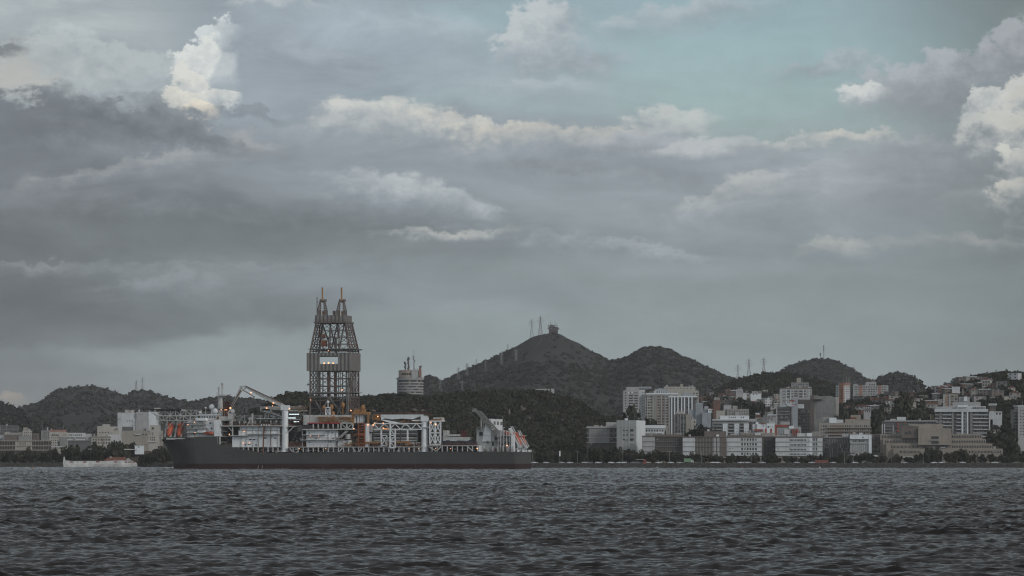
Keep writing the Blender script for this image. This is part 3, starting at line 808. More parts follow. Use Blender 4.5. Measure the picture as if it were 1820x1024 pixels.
def build_accommodation():
    mb = MB()
    sb(mb, 333, 384, 747.5, 777.5, 3, 37)               # main house front
    sb(mb, 346, 386, 743, 748, 5, 35)
    house = mb.build('accommodation_block', M_white2, ship)
    w = MB(); sb(w, 366, 384, 749, 769, 2.9, 5); sb(w, 351, 371, 762.5, 769, 2.9, 4); w.build('wall_panel', M_white, house)
    w = MB()
    for y in (754, 761, 768.5): sb(w, 331, 366, y, y + .9, 1.2, 4)
    for y in (750.5, 757): sb(w, 330, 338, y, y + 1.2, 0.8, 4)
    w.split('walkway', M_white2, house)
    wm = MB().box(-0.45, 0.45, -0.12, 0.1, -0.5, 0.5).mesh('porthole', M_glass)
    for p, y in [(353, 761.6), (361.7, 761.6), (367, 761.6), (376, 761.6), (374, 752), (342, 754), (342, 760), (349, 765), (345, 771)]:
        q = SF.pt(p, y, 2.8); o = link(bpy.data.objects.new('porthole', wm), house); o.location = q
    br = MB(); sb(br, 351, 386, 738, 743.6, 6, 33); sb(br, 350, 387, 736.6, 738.3, 5, 34); bridge = br.build('bridge', M_white, ship)
    w = MB(); w.prism([(SF.lx(347.8, 1), SF.lz(742.8, SF.lx(348, 1), 1)), (SF.lx(364, 1), SF.lz(742.8, SF.lx(364, 1), 1)), (SF.lx(366.5, 1), SF.lz(748, SF.lx(366, 1), 1)), (SF.lx(348, 1), SF.lz(747.6, SF.lx(348, 1), 1))][::-1], 0.6, 5.5)
    w.build('bridge_wing', M_white, bridge)
    w = MB(); w.prism([(SF.lx(357, 1), SF.lz(747.7, SF.lx(357, 1), 1)), (SF.lx(365, 1), SF.lz(756, SF.lx(365, 1), 1)), (SF.lx(366, 1), SF.lz(747.7, SF.lx(366, 1), 1))], 1.2, 2.6); w.build('wing_bracket', M_white2, bridge)
    for p in (352.5, 354.7, 359.5, 363.7, 368.3, 373, 377.5, 381.5):
        w = MB(); sb(w, p - 1.2, p + 1.3, 740.2, 743, 5.85, 6.1); w.build('window', M_glass, bridge)
    # white funnel-like casing between house and terraces
    c = MB()
    P = [(379, 747), (392.5, 747), (391.5, 775.5), (381, 775.5), (381, 756)]
    c.prism([(SF.lx(a, 1), SF.lz(b, SF.lx(a, 1), 1)) for a, b in P][::-1], 0.8, 9); c.build('boat_casing', M_white, ship)
    sbc = MB(); sb(sbc, 385, 387, 776, 790, 0.6, 2); sb(sbc, 389.5, 391, 776, 790, 0.6, 2); sbc.split('casing_leg', M_white2, ship)
    d = MB()
    for y in (747, 757, 766, 775.5, 785.5): sb(d, 392, 412 if y < 760 else 402, y, y + .8, 1.5, 30)
    sb(d, 408, 413, 747.5, 756, 2, 6); sbar(d, (404, 757.5), (413, 767), 1.5, .3); sbar(d, (413.5, 757), (413.5, 774), 1.5, .45)
    d.split('terrace_deck', M_white2, ship)
    k = MB(); sb(k, 392, 413, 747.5, 791, 9, 30); k.split('terrace_shade', M_dark, ship)  # near-black box paints in the shade behind the open terraces
    q = MB(); clutter(q, 393, 412, 758, 790, 2, 8, 26, 5); sb(q, 391, 412, 788, 794, 4, 8); tag(q.build('terrace_pipework', mat('grimy_pipe', (0.11, 0.085, 0.07), 0.8, 0.4, 0.6), ship), kind='stuff')
    for a in ((348, 386, 736.6, 5.2), (392, 412, 747, 1.6), (333, 350, 747.5, 3.2)): rail(MB(), *a).build('railing', M_white2, ship)
    # mast
    m = MB()
    a = SF.pt(391.5, 727, 20); b = SF.pt(391.5, 702.5, 20); m.bar(a, b, 1.7, 1.15, 10)
    sb(m, 385.5, 397.5, 701, 703.6, 17, 23); sb(m, 387, 396, 703.5, 705, 18, 22)
    for p, y0, y1, rr in ((389.5, 701, 687.5, .5), (394.8, 701, 681, .35), (396.5, 692, 681, .2), (388, 695, 690, .25), (393.3, 684, 681, .2), (385.8, 701, 697, .25)): sbar(m, (p, y0), (p, y1), 20, rr, n=6)
    for y in (709.5, 717.5): sb(m, 385.5, 392, y, y + .7, 18.5, 21)
    sbar(m, (392.7, 683.5), (397.2, 683.5), 20, .2); sbar(m, (387.4, 693), (391.5, 693), 20, .25)
    m.build('radar_mast', M_white2, ship)
    for p, y, rr, t in ((376.3, 723.6, 5.1, 14), (382.5, 731, 5.2, 8), (413, 731.5, 4.7, 12), (355.3, 733, 2.3, 10), (365.5, 725, 1.9, 14)):
        c0 = SF.pt(p, y, t); R = rr * c0.x * 0 + rr * SF.wy(c0.x, t) / F
        dm = MB().sph(c0, R, nu=20, nv=12).build('radome', M_radome, ship, True)
        MB().bar(c0 - Vector((0, 0, R)), SF.pt(p, 741, t), R * .25, R * .4, 8).build('pedestal', M_white2, dm)
    ob = MB()
    for p in (397.5, 401.5, 404, 407.3): sbar(ob, (p, 713 if p > 400 else 716), (p, 740), 12, .55, n=6)
    for y in (714.5, 719.5, 724.5): sb(ob, 396.5, 408, y, y + .8, 10, 16)
    sb(ob, 402, 407, 729, 738, 9.5, 13); sb(ob, 385.5, 388, 740, 745, 4.5, 6)
    ob.split('vent_stack', M_rust, ship)
    g = MB(); sb(g, 388, 402, 729, 741, 12, 24); sb(g, 405, 412, 735, 746, 9, 16); sb(g, 386, 411, 740, 747, 10, 26); g.split('deck_house', M_white2, ship)
build_accommodation()

def build_modules():
    W_, W2, ST, DK, RU, OC = MB(), MB(), MB(), MB(), MB(), MB()
    # forward process module
    f = MB(); sb(f, 426, 496, 759, 794, 2.5, 16); sb(f, 412.5, 426, 776, 794.5, 2.5, 16); sb(f, 424, 428, 765, 775, 2.2, 5); mod = f.build('engine_module', M_white, ship)
    d = MB()
    sb(d, 392, 501, 756.2, 758, 0.4, 18); sb(d, 406.5, 440, 773.8, 775.2, 0.3, 4); sb(d, 438.5, 497, 770.8, 772.2, 0.3, 4); sb(d, 426, 497, 764, 764.8, 1.9, 3)
    sb(d, 412, 499, 794, 795.2, 0.3, 18); d.split('platform', M_white2, mod)
    for p, y in [(445, 781.3), (451.5, 781.3), (471.5, 778.6), (489, 778.8), (455, 791), (436.5, 790.5), (443, 789.5)]:
        w = MB(); sb(w, p - 1.8, p + 1.8, y - .9, y + .9, 2.3, 2.7); w.build('vent', M_glass, mod)
    g = MB()
    for p in (428.5, 438, 449, 459, 469, 481.5, 494): sb(g, p - .5, p + .5, 758, 794, 2.1, 2.6)
    g.split('wall_rib', M_white2, mod)
    h = MB()
    for p in (444.5, 449, 456): sb(h, p - 1.6, p + 1.6, 778.5, 780, 1.6, 2.5)
    h.split('vent_hood', M_white, mod)
    rp = MB(); sbar(rp, (468.5, 757), (468, 808), 0.0, .42, n=6); sbar(rp, (481.5, 757), (481, 795), 1.4, .2, n=6); sbar(rp, (471, 757), (471, 772), 1.4, .25, n=6); rp.split('fire_main', M_rust, mod)
    # near-black boxes paint in the shade behind open galleries; also the dark windwall
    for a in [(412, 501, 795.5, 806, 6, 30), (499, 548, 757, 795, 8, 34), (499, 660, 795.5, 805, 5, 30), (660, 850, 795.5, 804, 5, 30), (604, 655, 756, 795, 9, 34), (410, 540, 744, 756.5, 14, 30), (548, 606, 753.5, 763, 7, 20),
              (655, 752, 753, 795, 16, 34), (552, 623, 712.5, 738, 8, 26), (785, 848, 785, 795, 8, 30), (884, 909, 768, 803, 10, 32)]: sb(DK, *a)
    # gallery stanchions and the pipe-rack deck edge
    sb(W2, 513, 749, 794, 795.3, 0.3, 20); sb(W2, 760, 850, 791.7, 793, 0.3, 20)
    posts(W2, 424, 494, 9, 795, 803.5, 0.7, .42); posts(W2, 521, 745, 26, 795, 803.5, 0.7, .38); posts(W2, 768, 912, 17, 793, 802.5, 0.7, .38)
    for a, b in [((603, 803), (609, 796)), ((627, 796), (632, 803)), ((638, 803), (643, 796)), ((764, 795), (775, 802)), ((776, 802), (784, 794)), ((830, 793), (841, 802)), ((520, 803), (515, 797)), ((858, 793), (870, 801))]: sbar(W2, a, b, 0.5, .4)
    clutter(W2, 425, 745, 797, 803.5, 1.5, 4, 90, 21); clutter(RU, 425, 900, 796, 803.5, 1.5, 4, 70, 22); clutter(ST, 515, 905, 797, 803.5, 2, 4.5, 90, 23)
    # equipment on the forward platform
    posts(W2, 416, 500, 10, 747.5, 756.5, 4, .38); clutter(ST, 412, 500, 746, 756.5, 3, 14, 80, 24); clutter(W2, 412, 535, 737, 756.5, 6, 14, 80, 25); clutter(RU, 395, 500, 753.5, 756.5, 1, 4, 50, 26, (.2, .5))
    sb(W2, 447, 449.4, 735.5, 757, 1.2, 2.2); sbar(W2, (439, 757.5), (445.5, 743.5), 1.4, .35); sb(ST, 447.2, 449.2, 734, 735.6, 1.2, 2.2)
    sb(ST, 420, 458, 737.5, 745, 14, 24); sb(W2, 455, 507, 744, 745, 5, 9); sb(DK, 463, 475, 749, 755, 3, 10); sb(DK, 412, 422, 749, 756, 3, 10)
    for p in (464.5, 469, 473.3, 478): W_.sph(SF.pt(p, 756.0, 0.3), .55, nu=8, nv=6)
    # middle of the ship: service blocks left of the derrick
    sb(W2, 512, 540, 744.5, 746, 4, 20); sb(W2, 515, 528, 722, 728, 16, 24); sb(W2, 529, 536, 720.5, 727, 15, 24); sb(W2, 512, 545, 729.5, 731, 6, 12); clutter(OC, 512, 545, 722, 735, 6, 16, 26, 31); clutter(RU, 512, 546, 744, 756, 3, 10, 60, 32); clutter(ST, 512, 546, 724, 756, 4, 14, 60, 33)
    sbar(W2, (512.5, 768), (524, 757), 1.5, .35); sb(W2, 512, 526, 757, 758.5, 1.5, 10); sb(ST, 528, 537, 756, 767, 4, 10); clutter(RU, 513, 545, 786, 794, 3, 7, 40, 34); clutter(ST, 513, 545, 760, 794, 5, 8, 50, 35)
    # drill floor block
    b2 = MB(); sb(b2, 548, 625, 737.5, 752, 3, 28); sb(b2, 539.3, 546.8, 737.5, 755, 1, 5); fl = b2.build('drill_floor_wall', M_white2, ship)
    r = MB(); sb(r, 547, 604.5, 751.2, 753.4, 0.6, 6); r.build('fender_beam', M_redp, fl)
    n = MB(); sb(n, 537, 555.5, 755.8, 762.6, 1, 6); n.build('tarpaulin', M_navy, fl)
    c = MB(); posts(c, 557, 601, 6, 753, 763, 1.2, .5)
    c.lattice(SF.pt(606, 762.5, 1), SF.pt(627, 762.5, 1), SF.pt(627, 752.3, 1), SF.pt(606, 752.3, 1), 2, 1, .5, 'k', rd=.3)
    sb(c, 537, 628, 762.4, 764, 0.6, 12); c.build('column_row', M_white2, fl)
    y = MB(); rail(y, 560, 627, 752, 1.0, 3.4, 3); clutter(y, 566, 625, 741, 751, 1.5, 2.8, 70, 41); tag(y.build('yellow_handrail', M_ochre, fl), kind='stuff')
    # lower white module
    l = MB(); sb(l, 544.5, 596, 765, 794, 2.5, 16); sb(l, 595, 600.5, 766, 778, 2.5, 12); sb(l, 600, 623, 783, 793.5, 3.5, 12); lm = l.build('mud_module', M_white, ship)
    d = MB()
    for p0, p1, yy in ((536.5, 577, 772.5), (533, 609, 781.5), (540, 600, 763.6)): sb(d, p0, p1, yy, yy + 1.1, 0.5, 4)
    for p in (583.5, 597, 537): sb(d, p - .4, p + .4, 764, 794, 2.1, 2.6)
    sbar(d, (575, 772), (582, 764.5), 1.5, .3); d.split('walkway', M_white2, lm)
    for p, yy in [(549.7, 769.6), (591.3, 769.4), (562, 779.2), (591.7, 779.2), (550, 786), (587, 785.5)]:
        w = MB(); sb(w, p - 1.1, p + 1.1, yy - .9, yy + .9, 2.3, 2.7); w.build('porthole', M_glass, lm)
    sbar(W2, (601, 779.5), (616, 765.5), 1.5, .4); sbar(W2, (606, 778), (619, 765.5), 1.5, .3); MBs = MB()
    for p, yy, h in ((619, 776, 9), (621, 786, 7)): MBs.bar(SF.pt(p, yy + h / 2, 4), SF.pt(p, yy - h / 2, 4), 1.7, n=12)
    MBs.split('tank', M_white2, ship)
    clutter(ST, 602, 640, 766, 794, 4, 8, 70, 42); clutter(OC, 604, 650, 786, 794, 2, 5, 40, 43); clutter(RU, 604, 640, 764, 794, 3, 7, 40, 44)
    # orange stair tower and ochre gantry
    o = MB()
    for t in (1.5, 5.5): o.lattice(SF.pt(637, 793, t), SF.pt(647.5, 793, t), SF.pt(647.5, 752, t), SF.pt(637, 752, t), 1, 9, .32, 'none'); sbar(o, (633, 772), (648, 772), t, .4)
    sbar(o, (629, 773), (638, 771), 1.5, .4); o.build('stair_tower', mat('stair_orange', (0.30, 0.085, 0.03), 0.6, 0.3, 0.8), ship)
    ga = MB(); sb(ga, 625, 655, 732.3, 736.8, 3, 8); sb(ga, 625, 628, 736.5, 756, 3, 5); sb(ga, 652.6, 655, 736.5, 753, 3, 5); sb(ga, 641, 648, 727, 732.5, 4, 7); sb(ga, 629, 640, 727.5, 732.5, 4, 7)
    ga.sph(SF.pt(645, 725, 5), 1.4, 1.4, 1.9); ga.build('gantry', M_ochre, ship)
    wt = MB(); 
    for p in (631, 636.5, 640.5, 643.6): sb(wt, p - 1.4, p + 1.4, 738, 752, 5, 8)
    wt.split('riser_tensioner', M_white, ship)
    for p, yy in ((576, 725.3), (589.5, 724), (592, 736.5), (609.5, 720)):
        dv = MB(); dv.sph(SF.pt(p, yy, 5), 1.2, 1.2, 1.9, 10, 7); sbar(dv, (p, yy + 2), (p, 752), 5, .35); dv.build('davit_winch', M_ochre, ship)
    fr = MB(); fr.lattice(SF.pt(579, 738, 4), SF.pt(586.5, 738, 4), SF.pt(586.5, 724.5, 4), SF.pt(579, 724.5, 4), 1, 1, .45, 'x'); sb(fr, 578.5, 587, 724, 725.2, 3, 6); sbar(fr, (583, 724), (583, 714), 4, .3); fr.sph(SF.pt(583, 714.5, 4), .9, nu=8, nv=6); fr.build('winch_frame', M_white, ship)
    # white column and tanks right of the gantry
    w = MB(); sb(w, 649.5, 654.5, 753, 795, 2, 5.5); w.build('support_column', M_white, ship)
    w = MB(); sb(w, 654.5, 662.5, 755, 768, 4, 8); sb(w, 655, 661, 769.5, 785, 5, 9); w.split('pump_house', M_white2, ship)
    # pipe rack with stacked riser joints
    pr = MB()
    for k, (y0, y1) in enumerate(((764, 767), (769.5, 772.5), (777, 780), (782, 784.5))):
        zc = SF.lz((y0 + y1) / 2, SF.lx(700, 6), 6)
        for t in (6, 7.1, 8.2): pr.bar((SF.lx(665, t), t, zc), (SF.lx(741, t), t, zc), 0.62, n=8)
    pr.split('riser_joint', M_white2, ship)
    pr = MB()
    for y0 in (767.6, 774.2, 780.6): pr.bar(SF.pt(664, y0, 5.5), SF.pt(742, y0, 5.5), .35)
    for p in (664, 742, 712): sb(pr, p - .6, p + .6, 762, 795, 5.2, 6)
    pr.split('rack_beam', M_steel, ship)
    tr = MB(); tr.lattice(SF.pt(664, 763, 2), SF.pt(750, 763, 2), SF.pt(750, 753, 2), SF.pt(664, 753, 2), 9, 1, .42, 'k', rd=.3, verts=False)
    for p, y0 in ((677.3, 763), (724, 763)): sb(tr, p - 1.1, p + 1.1, y0, 795 if p < 700 else 784, 1.8, 3)
    tr.lattice(SF.pt(693.3, 796, .6), SF.pt(702.5, 796, .6), SF.pt(702.5, 763, .6), SF.pt(693.3, 763, .6), 1, 3, .5, 'k', rd=.3); sb(tr, 692.3, 694.4, 751, 796, .4, 1.4)
    tr.lattice(SF.pt(678, 792, 1.5), SF.pt(688, 792, 1.5), SF.pt(688, 774, 1.5), SF.pt(678, 774, 1.5), 1, 1, .35, 'x')
    tr.build('rack_truss', M_white, ship)
    ob = MB(); sb(ob, 649, 677.5, 785, 788.2, 1.2, 3); sb(ob, 688, 692, 785, 788, 1.2, 3); sb(ob, 703, 724, 784.5, 787.5, 1.6, 3); sb(ob, 722.5, 726.5, 784, 791, 1.4, 4); ob.split('monorail_beam', M_ochre, ship)
    clutter(ST, 664, 748, 754, 762, 3, 10, 90, 51); clutter(W2, 664, 750, 786, 794, 2, 6, 50, 52); clutter(RU, 656, 748, 788, 794, 2, 6, 70, 53); clutter(W2, 664, 748, 750, 762, 4, 8, 40, 54); clutter(OC, 664, 748, 748, 753, 4, 10, 20, 55)
    # lattice tower and low stores aft of the second crane
    lt = MB()
    for t in (2, 8): lt.lattice(SF.pt(764, 790, t), SF.pt(783, 790, t), SF.pt(783, 749, t), SF.pt(764, 749, t), 2, 2, .5, 'x', rd=.35)
    sb(lt, 762.5, 785, 747.5, 749.2, 1.5, 9); lt.build('lattice_tower', M_white, ship)
    h = MB(); sb(h, 770, 785, 742, 747.5, 3, 9); h.build('control_cabin', M_white2, ship); clutter(OC, 764, 784, 745, 748, 1.6, 3, 14, 56); clutter(ST, 764, 785, 749, 790, 3, 7, 40, 57)
    h = MB(); sb(h, 787, 833, 777, 784.5, 4, 12); sb(h, 787.5, 794.5, 765, 777.5, 6, 12); sb(h, 794.5, 818, 772, 775.5, 5, 10); h.split('deck_store', M_white2, ship)
    h = MB(); h.lattice(SF.pt(820, 777, 5), SF.pt(829.5, 777, 5), SF.pt(829.5, 766, 5), SF.pt(820, 766, 5), 2, 1, .35, 'x'); h.build('red_frame', mat('oxide_red', (0.10, 0.018, 0.018), 0.7, 0.3, 0.6), ship)
    n = MB(); clutter(n, 785, 846, 784.5, 790.5, 2.5, 5, 60, 58, (.5, 1.3), 0.2); tag(n.build('stowed_gear', M_navy, ship), kind='stuff'); clutter(RU, 785, 848, 788, 791.5, 1.5, 4, 50, 59, (.2, .5))
    # aft gallery stores
    w = MB(); sb(w, 850.5, 858.5, 792.5, 802.6, 0.6, 4); w.build('stair_house', M_white, ship)
    DK.split('dark_backing', M_dark, ship); W_.split('float', M_radome, ship)
    tag(W2.build('pale_pipework', M_white2, ship), kind='stuff'); tag(ST.build('grey_pipework', M_steel, ship), kind='stuff'); tag(RU.build('rusty_pipework', M_rust, ship), kind='stuff'); tag(OC.build('ochre_pipework', M_ochre, ship), kind='stuff')
    for a in [(393, 500, 756.2, 0.5), (513, 749, 794, 0.4), (760, 850, 791.7, .4), (540, 610, 763.4, .7), (533, 600, 781.5, .6), (676, 765, 737, 1.0), (885, 914, 803, 1)]: rail(MB(), *a).build('deck_railing', M_rust, ship)
build_modules()

def build_derrick():
    t0, t1 = 7.0, 24.0
    D = MB()
    xs = lambda p, t: SF.lx(p, t)
    def ring(pl, pr, py):            # four corners at the height of py on the near face
        a = SF.pt(pl, py, t0); b = SF.pt(pr, py, t0); z = (a.z + b.z) / 2
        return [Vector((a.x, t0, z)), Vector((b.x, t0, z)), Vector((b.x, t1, z)), Vector((a.x, t1, z))]
    def ring2(pl, pr, py, d):        # a narrower ring
        a = SF.pt(pl, py, t0); b = SF.pt(pr, py, t0); z = (a.z + b.z) / 2
        return [Vector((a.x, t0 + d, z)), Vector((b.x, t0 + d, z)), Vector((b.x, t1 - d, z)), Vector((a.x, t1 - d, z))]
    lo, mid, top = ring(551.5, 622.5, 752), ring(551.5, 622.5, 659.5), ring(551.5, 622.5, 624)
    up = ring2(560, 612.5, 574, 2.0)
    for (A, B, nz, nx) in ((lo, mid, 7, 4), (mid, top, 2, 4), (top, up, 4, 4)):
        for i in range(4):
            a, b = A[i], A[(i + 1) % 4]; d, c = B[i], B[(i + 1) % 4]
            if A is mid and i % 2 == 0: D.bar(a, d, .62); continue      # open bay of the windbreak
            D.lattice(a, b, c, d, nx if i % 2 == 0 else 3, nz, .29, 'k' if i % 2 == 0 else 'x', rd=.19)
            D.bar(a, d, .62)
    lat = D.build('derrick', M_derrick, ship)
    E = MB()                          # inner guide columns, stand pipes and racks
    for p, r_ in ((566, .7), (574, .35), (584.5, .55), (597, .7), (609, .35), (616, .6)):
        for t in (11, 19):
            if p in (584.5, 597, 574): sbar(E, (p, 752), (p, 650), t, r_, n=6); sbar(E, (p, 628), (p, 600), t, r_, n=6)
            else: sbar(E, (p, 752), (p, 640), t, r_, n=6)
    for p, q in ((573, 589), (600, 589), (586, 597), (612, 603)): sbar(E, (p, 575), (q, 622), 14, .5)
    for y in (620.5, 697): sb(E, 551, 628, y, y + 1.2, t0 - .6, t1 + .4)
    sb(E, 546.5, 629, 619.6, 620.6, t0 - 1, t1); sb(E, 545, 551, 683, 685, t0, t0 + 3); sbar(E, (547.5, 683), (547.5, 680), t0 + 1, .25)
    for a, b in (((585, 706), (561, 752)), ((585, 706), (607, 735)), ((612, 706), (600, 735)), ((561, 713), (575, 737)), ((613, 737), (622, 725))): sbar(E, a, b, t0 - .2, .5)
    sb(E, 552, 622, 705, 706.5, t0 - .3, t1); E.split('guide_column', M_steel, lat)
    R = MB()
    for p in (583, 595): sbar(R, (p, 752), (p, 659), 9, .55, n=6)
    sbar(R, (632.4, 735), (630.5, 640), 24.2, .3); sbar(R, (602.3, 578), (602.3, 599), 12, .5); sbar(R, (568, 578), (568.5, 599), 12, .5); R.split('stand_pipe', M_rust, lat)
    B = MB(); sb(B, 571, 576, 594, 600, 10, 13); sb(B, 570, 577.5, 605, 615.5, 9.5, 14); B.build('travelling_block', mat('block_orange', (0.28, 0.09, 0.035), 0.6, 0.35, 0.7), lat)
    # windbreak with its open bay, back and sides
    Wb = MB(); o = 1.2
    for t in (t0 - o, t1 + o - .3):
        x = lambda p, tt=t: SF.lx(p, t0 - o)
        zz = lambda y: SF.lz(y, -115, t0 - o)
        xl, xr = x(545), x(624)
        hl, hr = (x(568), x(600.5)) if t < 10 else (SF.lx(566, t), SF.lx(602, t))    # the far opening lies behind the near one
        if t > 10: hl = max(hl, xl + .4)
        zt, zb, ht, hb = zz(627), zz(659), zz(632.5), zz(646.8)
        for a in ((xl, hl, zb, zt), (hr, xr, zb, zt), (hl, hr, ht, zt), (hl, hr, zb, hb)): Wb.box(a[0], a[1], t, t + .3, a[2], a[3])
    Wb.box(xr - .3, xr, t0 - o + .3, t1 + o - .3, zb, zt); Wb.box(xl, xl + .3, t0 - o + .3, t1 + o - .3, zb, zt)
    Wb.build('windbreak', M_clad, lat)
    Ub = MB(); ul, ur = SF.lx(559.3, t0), SF.lx(611.3, t0); z0, z1 = SF.lz(571.3, -110, t0), SF.lz(560, -110, t0)
    Ub.box(ul, ur, t0 + .5, t1 - 1, z0, z1); Ub.build('crown_windbreak', M_clad, lat)
    Pf = MB(); sb(Pf, 557.5, 613.5, 571.3, 574.5, t0 - .6, t1); rail(Pf, 557.5, 613.5, 571.4, t0 - .5); Pf.build('crown_platform', M_derrick, lat)
    for cxp, w in ((573, 0), (607, 0)):
        C = MB()
        for sgn in (-1, 1):
            for t in (12, 16.5):
                base = [SF.pt(cxp + sgn * 3.0, 560, t), SF.pt(cxp + sgn * 9.2, 560, t)]
                tp = [SF.pt(cxp + sgn * 2.6, 536, t), SF.pt(cxp + sgn * 4.6, 536, t)]
                md = [SF.pt(cxp + sgn * 2.9, 552, t), SF.pt(cxp + sgn * 8.8, 552, t)]
                C.lattice(base[0], base[1], md[1], md[0], 2, 2, .26, 'x', rd=.18); C.lattice(md[0], md[1], tp[1], tp[0], 1, 4, .26, 'x', rd=.18)
            sb(C, min(cxp + sgn * 2.2, cxp + sgn * 5), max(cxp + sgn * 2.2, cxp + sgn * 5), 532, 536.5, 12.5, 15.5)
        sbar(C, (cxp - 4, 535), (cxp + 4, 535), 12, .5); C.build('crown_lattice', M_derrick, lat)
        G = MB(); sbar(G, (cxp + .2, 537), (cxp, 511), 14, .5, n=6); sb(G, cxp - .9, cxp + .9, 553, 559.5, 12, 14); sb(G, cxp - 1, cxp + 1.2, 533, 538, 12, 15); G.build('gin_pole', M_ochre, lat)
    K = MB(); sbar(K, (563.5, 560), (563.5, 528), 12, .3); sbar(K, (563.5, 537), (569, 537), 12, .2); sb(K, 591.2, 594, 552.5, 560, 12, 15); K.build('aerial', M_derrick, lat)
    S = MB(); S.lattice(SF.pt(626, 735, 22), SF.pt(633, 735, 24), SF.pt(631, 640, 24), SF.pt(625.5, 640, 22), 1, 9, .3, 'x', rd=.18)
    for p in (616.5, 619): sbar(S, (p, 737), (p, 680), t0 - 1, .35, n=6)
    sb(S, 619, 628, 676, 689, t0 + 1, t0 + 6); S.build('side_ladder', M_steel, lat)
build_derrick()

def build_cranes():
    # forward knuckle-boom crane
    p = MB(); z = lambda y, t=4: SF.lz(y, SF.lx(506, t), t)
    c = Vector((SF.lx(506.7, 4), 4, 0)); p.bar((c.x, 4, z(797)), (c.x, 4, z(724)), 2.05, 1.9, 16); p.bar((c.x, 4, z(803.5)), (c.x, 4, z(795)), 2.7, 2.1, 16)
    p.box(c.x - 2.2, c.x + 2.4, 2, 6.5, z(729), z(720.5))
    cr = p.build('knuckle_crane', M_white, ship)
    def plate(mb, pts, t0, t1): mb.prism([(SF.lx(a, t0), SF.lz(b, SF.lx(a, t0), t0)) for a, b in pts], t0, t1)
    b = MB(); plate(b, [(436, 689), (452, 699.5), (480, 714.5), (503, 724.5), (507, 721.5), (500, 717), (437, 687)], 2.8, 5.2); sbar(b, (433, 693.5), (453, 705.5), 3.2, .35); sbar(b, (433, 694), (437, 688), 3.5, .5)
    b.build('boom', M_white2, cr)
    e = MB(); sbar(e, (437, 686.3), (501, 716.3), 2.6, .28); sbar(e, (432, 694), (453, 706), 2.7, .22); e.build('boom_pipe', M_rust, cr)
    j = MB(); sbar(j, (429, 687), (410, 726), 4, .75, r2=.5); sbar(j, (430.5, 693), (405, 735), 3.6, .35); sbar(j, (426.5, 687.5), (437, 686.5), 4, .6); sbar(j, (428, 687), (433, 695), 4, .5); j.build('jib', M_white2, cr)
    q = MB(); sbar(q, (428, 694), (411, 724), 3.2, .3); q.build('jib_cylinder', M_rust, cr)
    # second boom lying stowed across the forward deck
    k = MB(); plate(k, [(462, 722), (462, 731), (468, 726), (500, 730), (500, 721)], 8, 10); plate(k, [(462, 731), (472, 735.5), (500, 744), (502, 741), (484, 733), (470, 729.5)], 8, 10); sb(k, 480.5, 483, 727, 741, 8, 10); sb(k, 458, 506, 743.6, 745, 7, 12)
    k.build('stowed_boom', M_white2, ship); 
    k = MB(); sbar(k, (465, 731.5), (500, 742), 7.8, .25); sbar(k, (462, 721.5), (500, 720.5), 7.9, .25); k.split('boom_hose', M_dark, ship)
    sc = MB(); 
    for p0 in (470, 476, 488, 494): sbar(sc, (p0, 745), (p0 + 2, 734), 9, .35)
    sc.split('boom_rest', M_white2, ship)
    # second crane, boom folded level towards the derrick
    p = MB(); z = lambda y, t=4: SF.lz(y, SF.lx(754, t), t); c = Vector((SF.lx(754.7, 4), 4, 0))
    p.bar((c.x, 4, z(797)), (c.x, 4, z(741)), 1.95, 1.85, 16); p.bar((c.x, 4, z(803)), (c.x, 4, z(789)), 2.5, 2.0, 16); p.box(c.x - 1.9, c.x + 2.0, 2, 6, z(749), z(739)); p.box(c.x - 3, c.x + 3.4, 1.4, 6.6, z(760), z(758.8))
    cr2 = p.build('knuckle_crane', M_white, ship)
    b = MB(); plate(b, [(676.5, 737), (677.5, 747), (684, 743.5), (696, 745.5), (705, 744.8), (713, 744), (733, 745.3), (742, 742), (751, 738.5), (751, 736.8)], 2.8, 5.2); b.build('boom', M_white, cr2)
    j = MB(); plate(j, [(678, 747), (692, 751.5), (726, 758), (727, 757), (704, 750), (684, 746.2)], 2.6, 4.8); plate(j, [(733, 748.5), (751, 747.5), (751, 745.8), (731, 746.6)], 2.6, 4.8); j.build('jib', M_white, cr2)
    e = MB(); rail(e, 676, 766, 736.8, 3, 1.3); sb(e, 755, 767, 737, 738, 2, 6); e.build('crane_walkway', M_rust, cr2)
    g = MB(); sb(g, 664, 676.5, 737.5, 739.5, 3, 7); sb(g, 666, 675, 743, 746.5, 3, 7); clutter(g, 663, 676, 737, 747, 2.5, 7, 40, 71, (.3, .8)); g.build('boom_cradle', M_ochre, ship)
    y = MB(); sb(y, 690, 748, 750, 751.2, 5, 9); sb(y, 738, 746, 748, 750.5, 3, 6); y.split('walkway_beam', M_ochre, ship)
build_cranes()

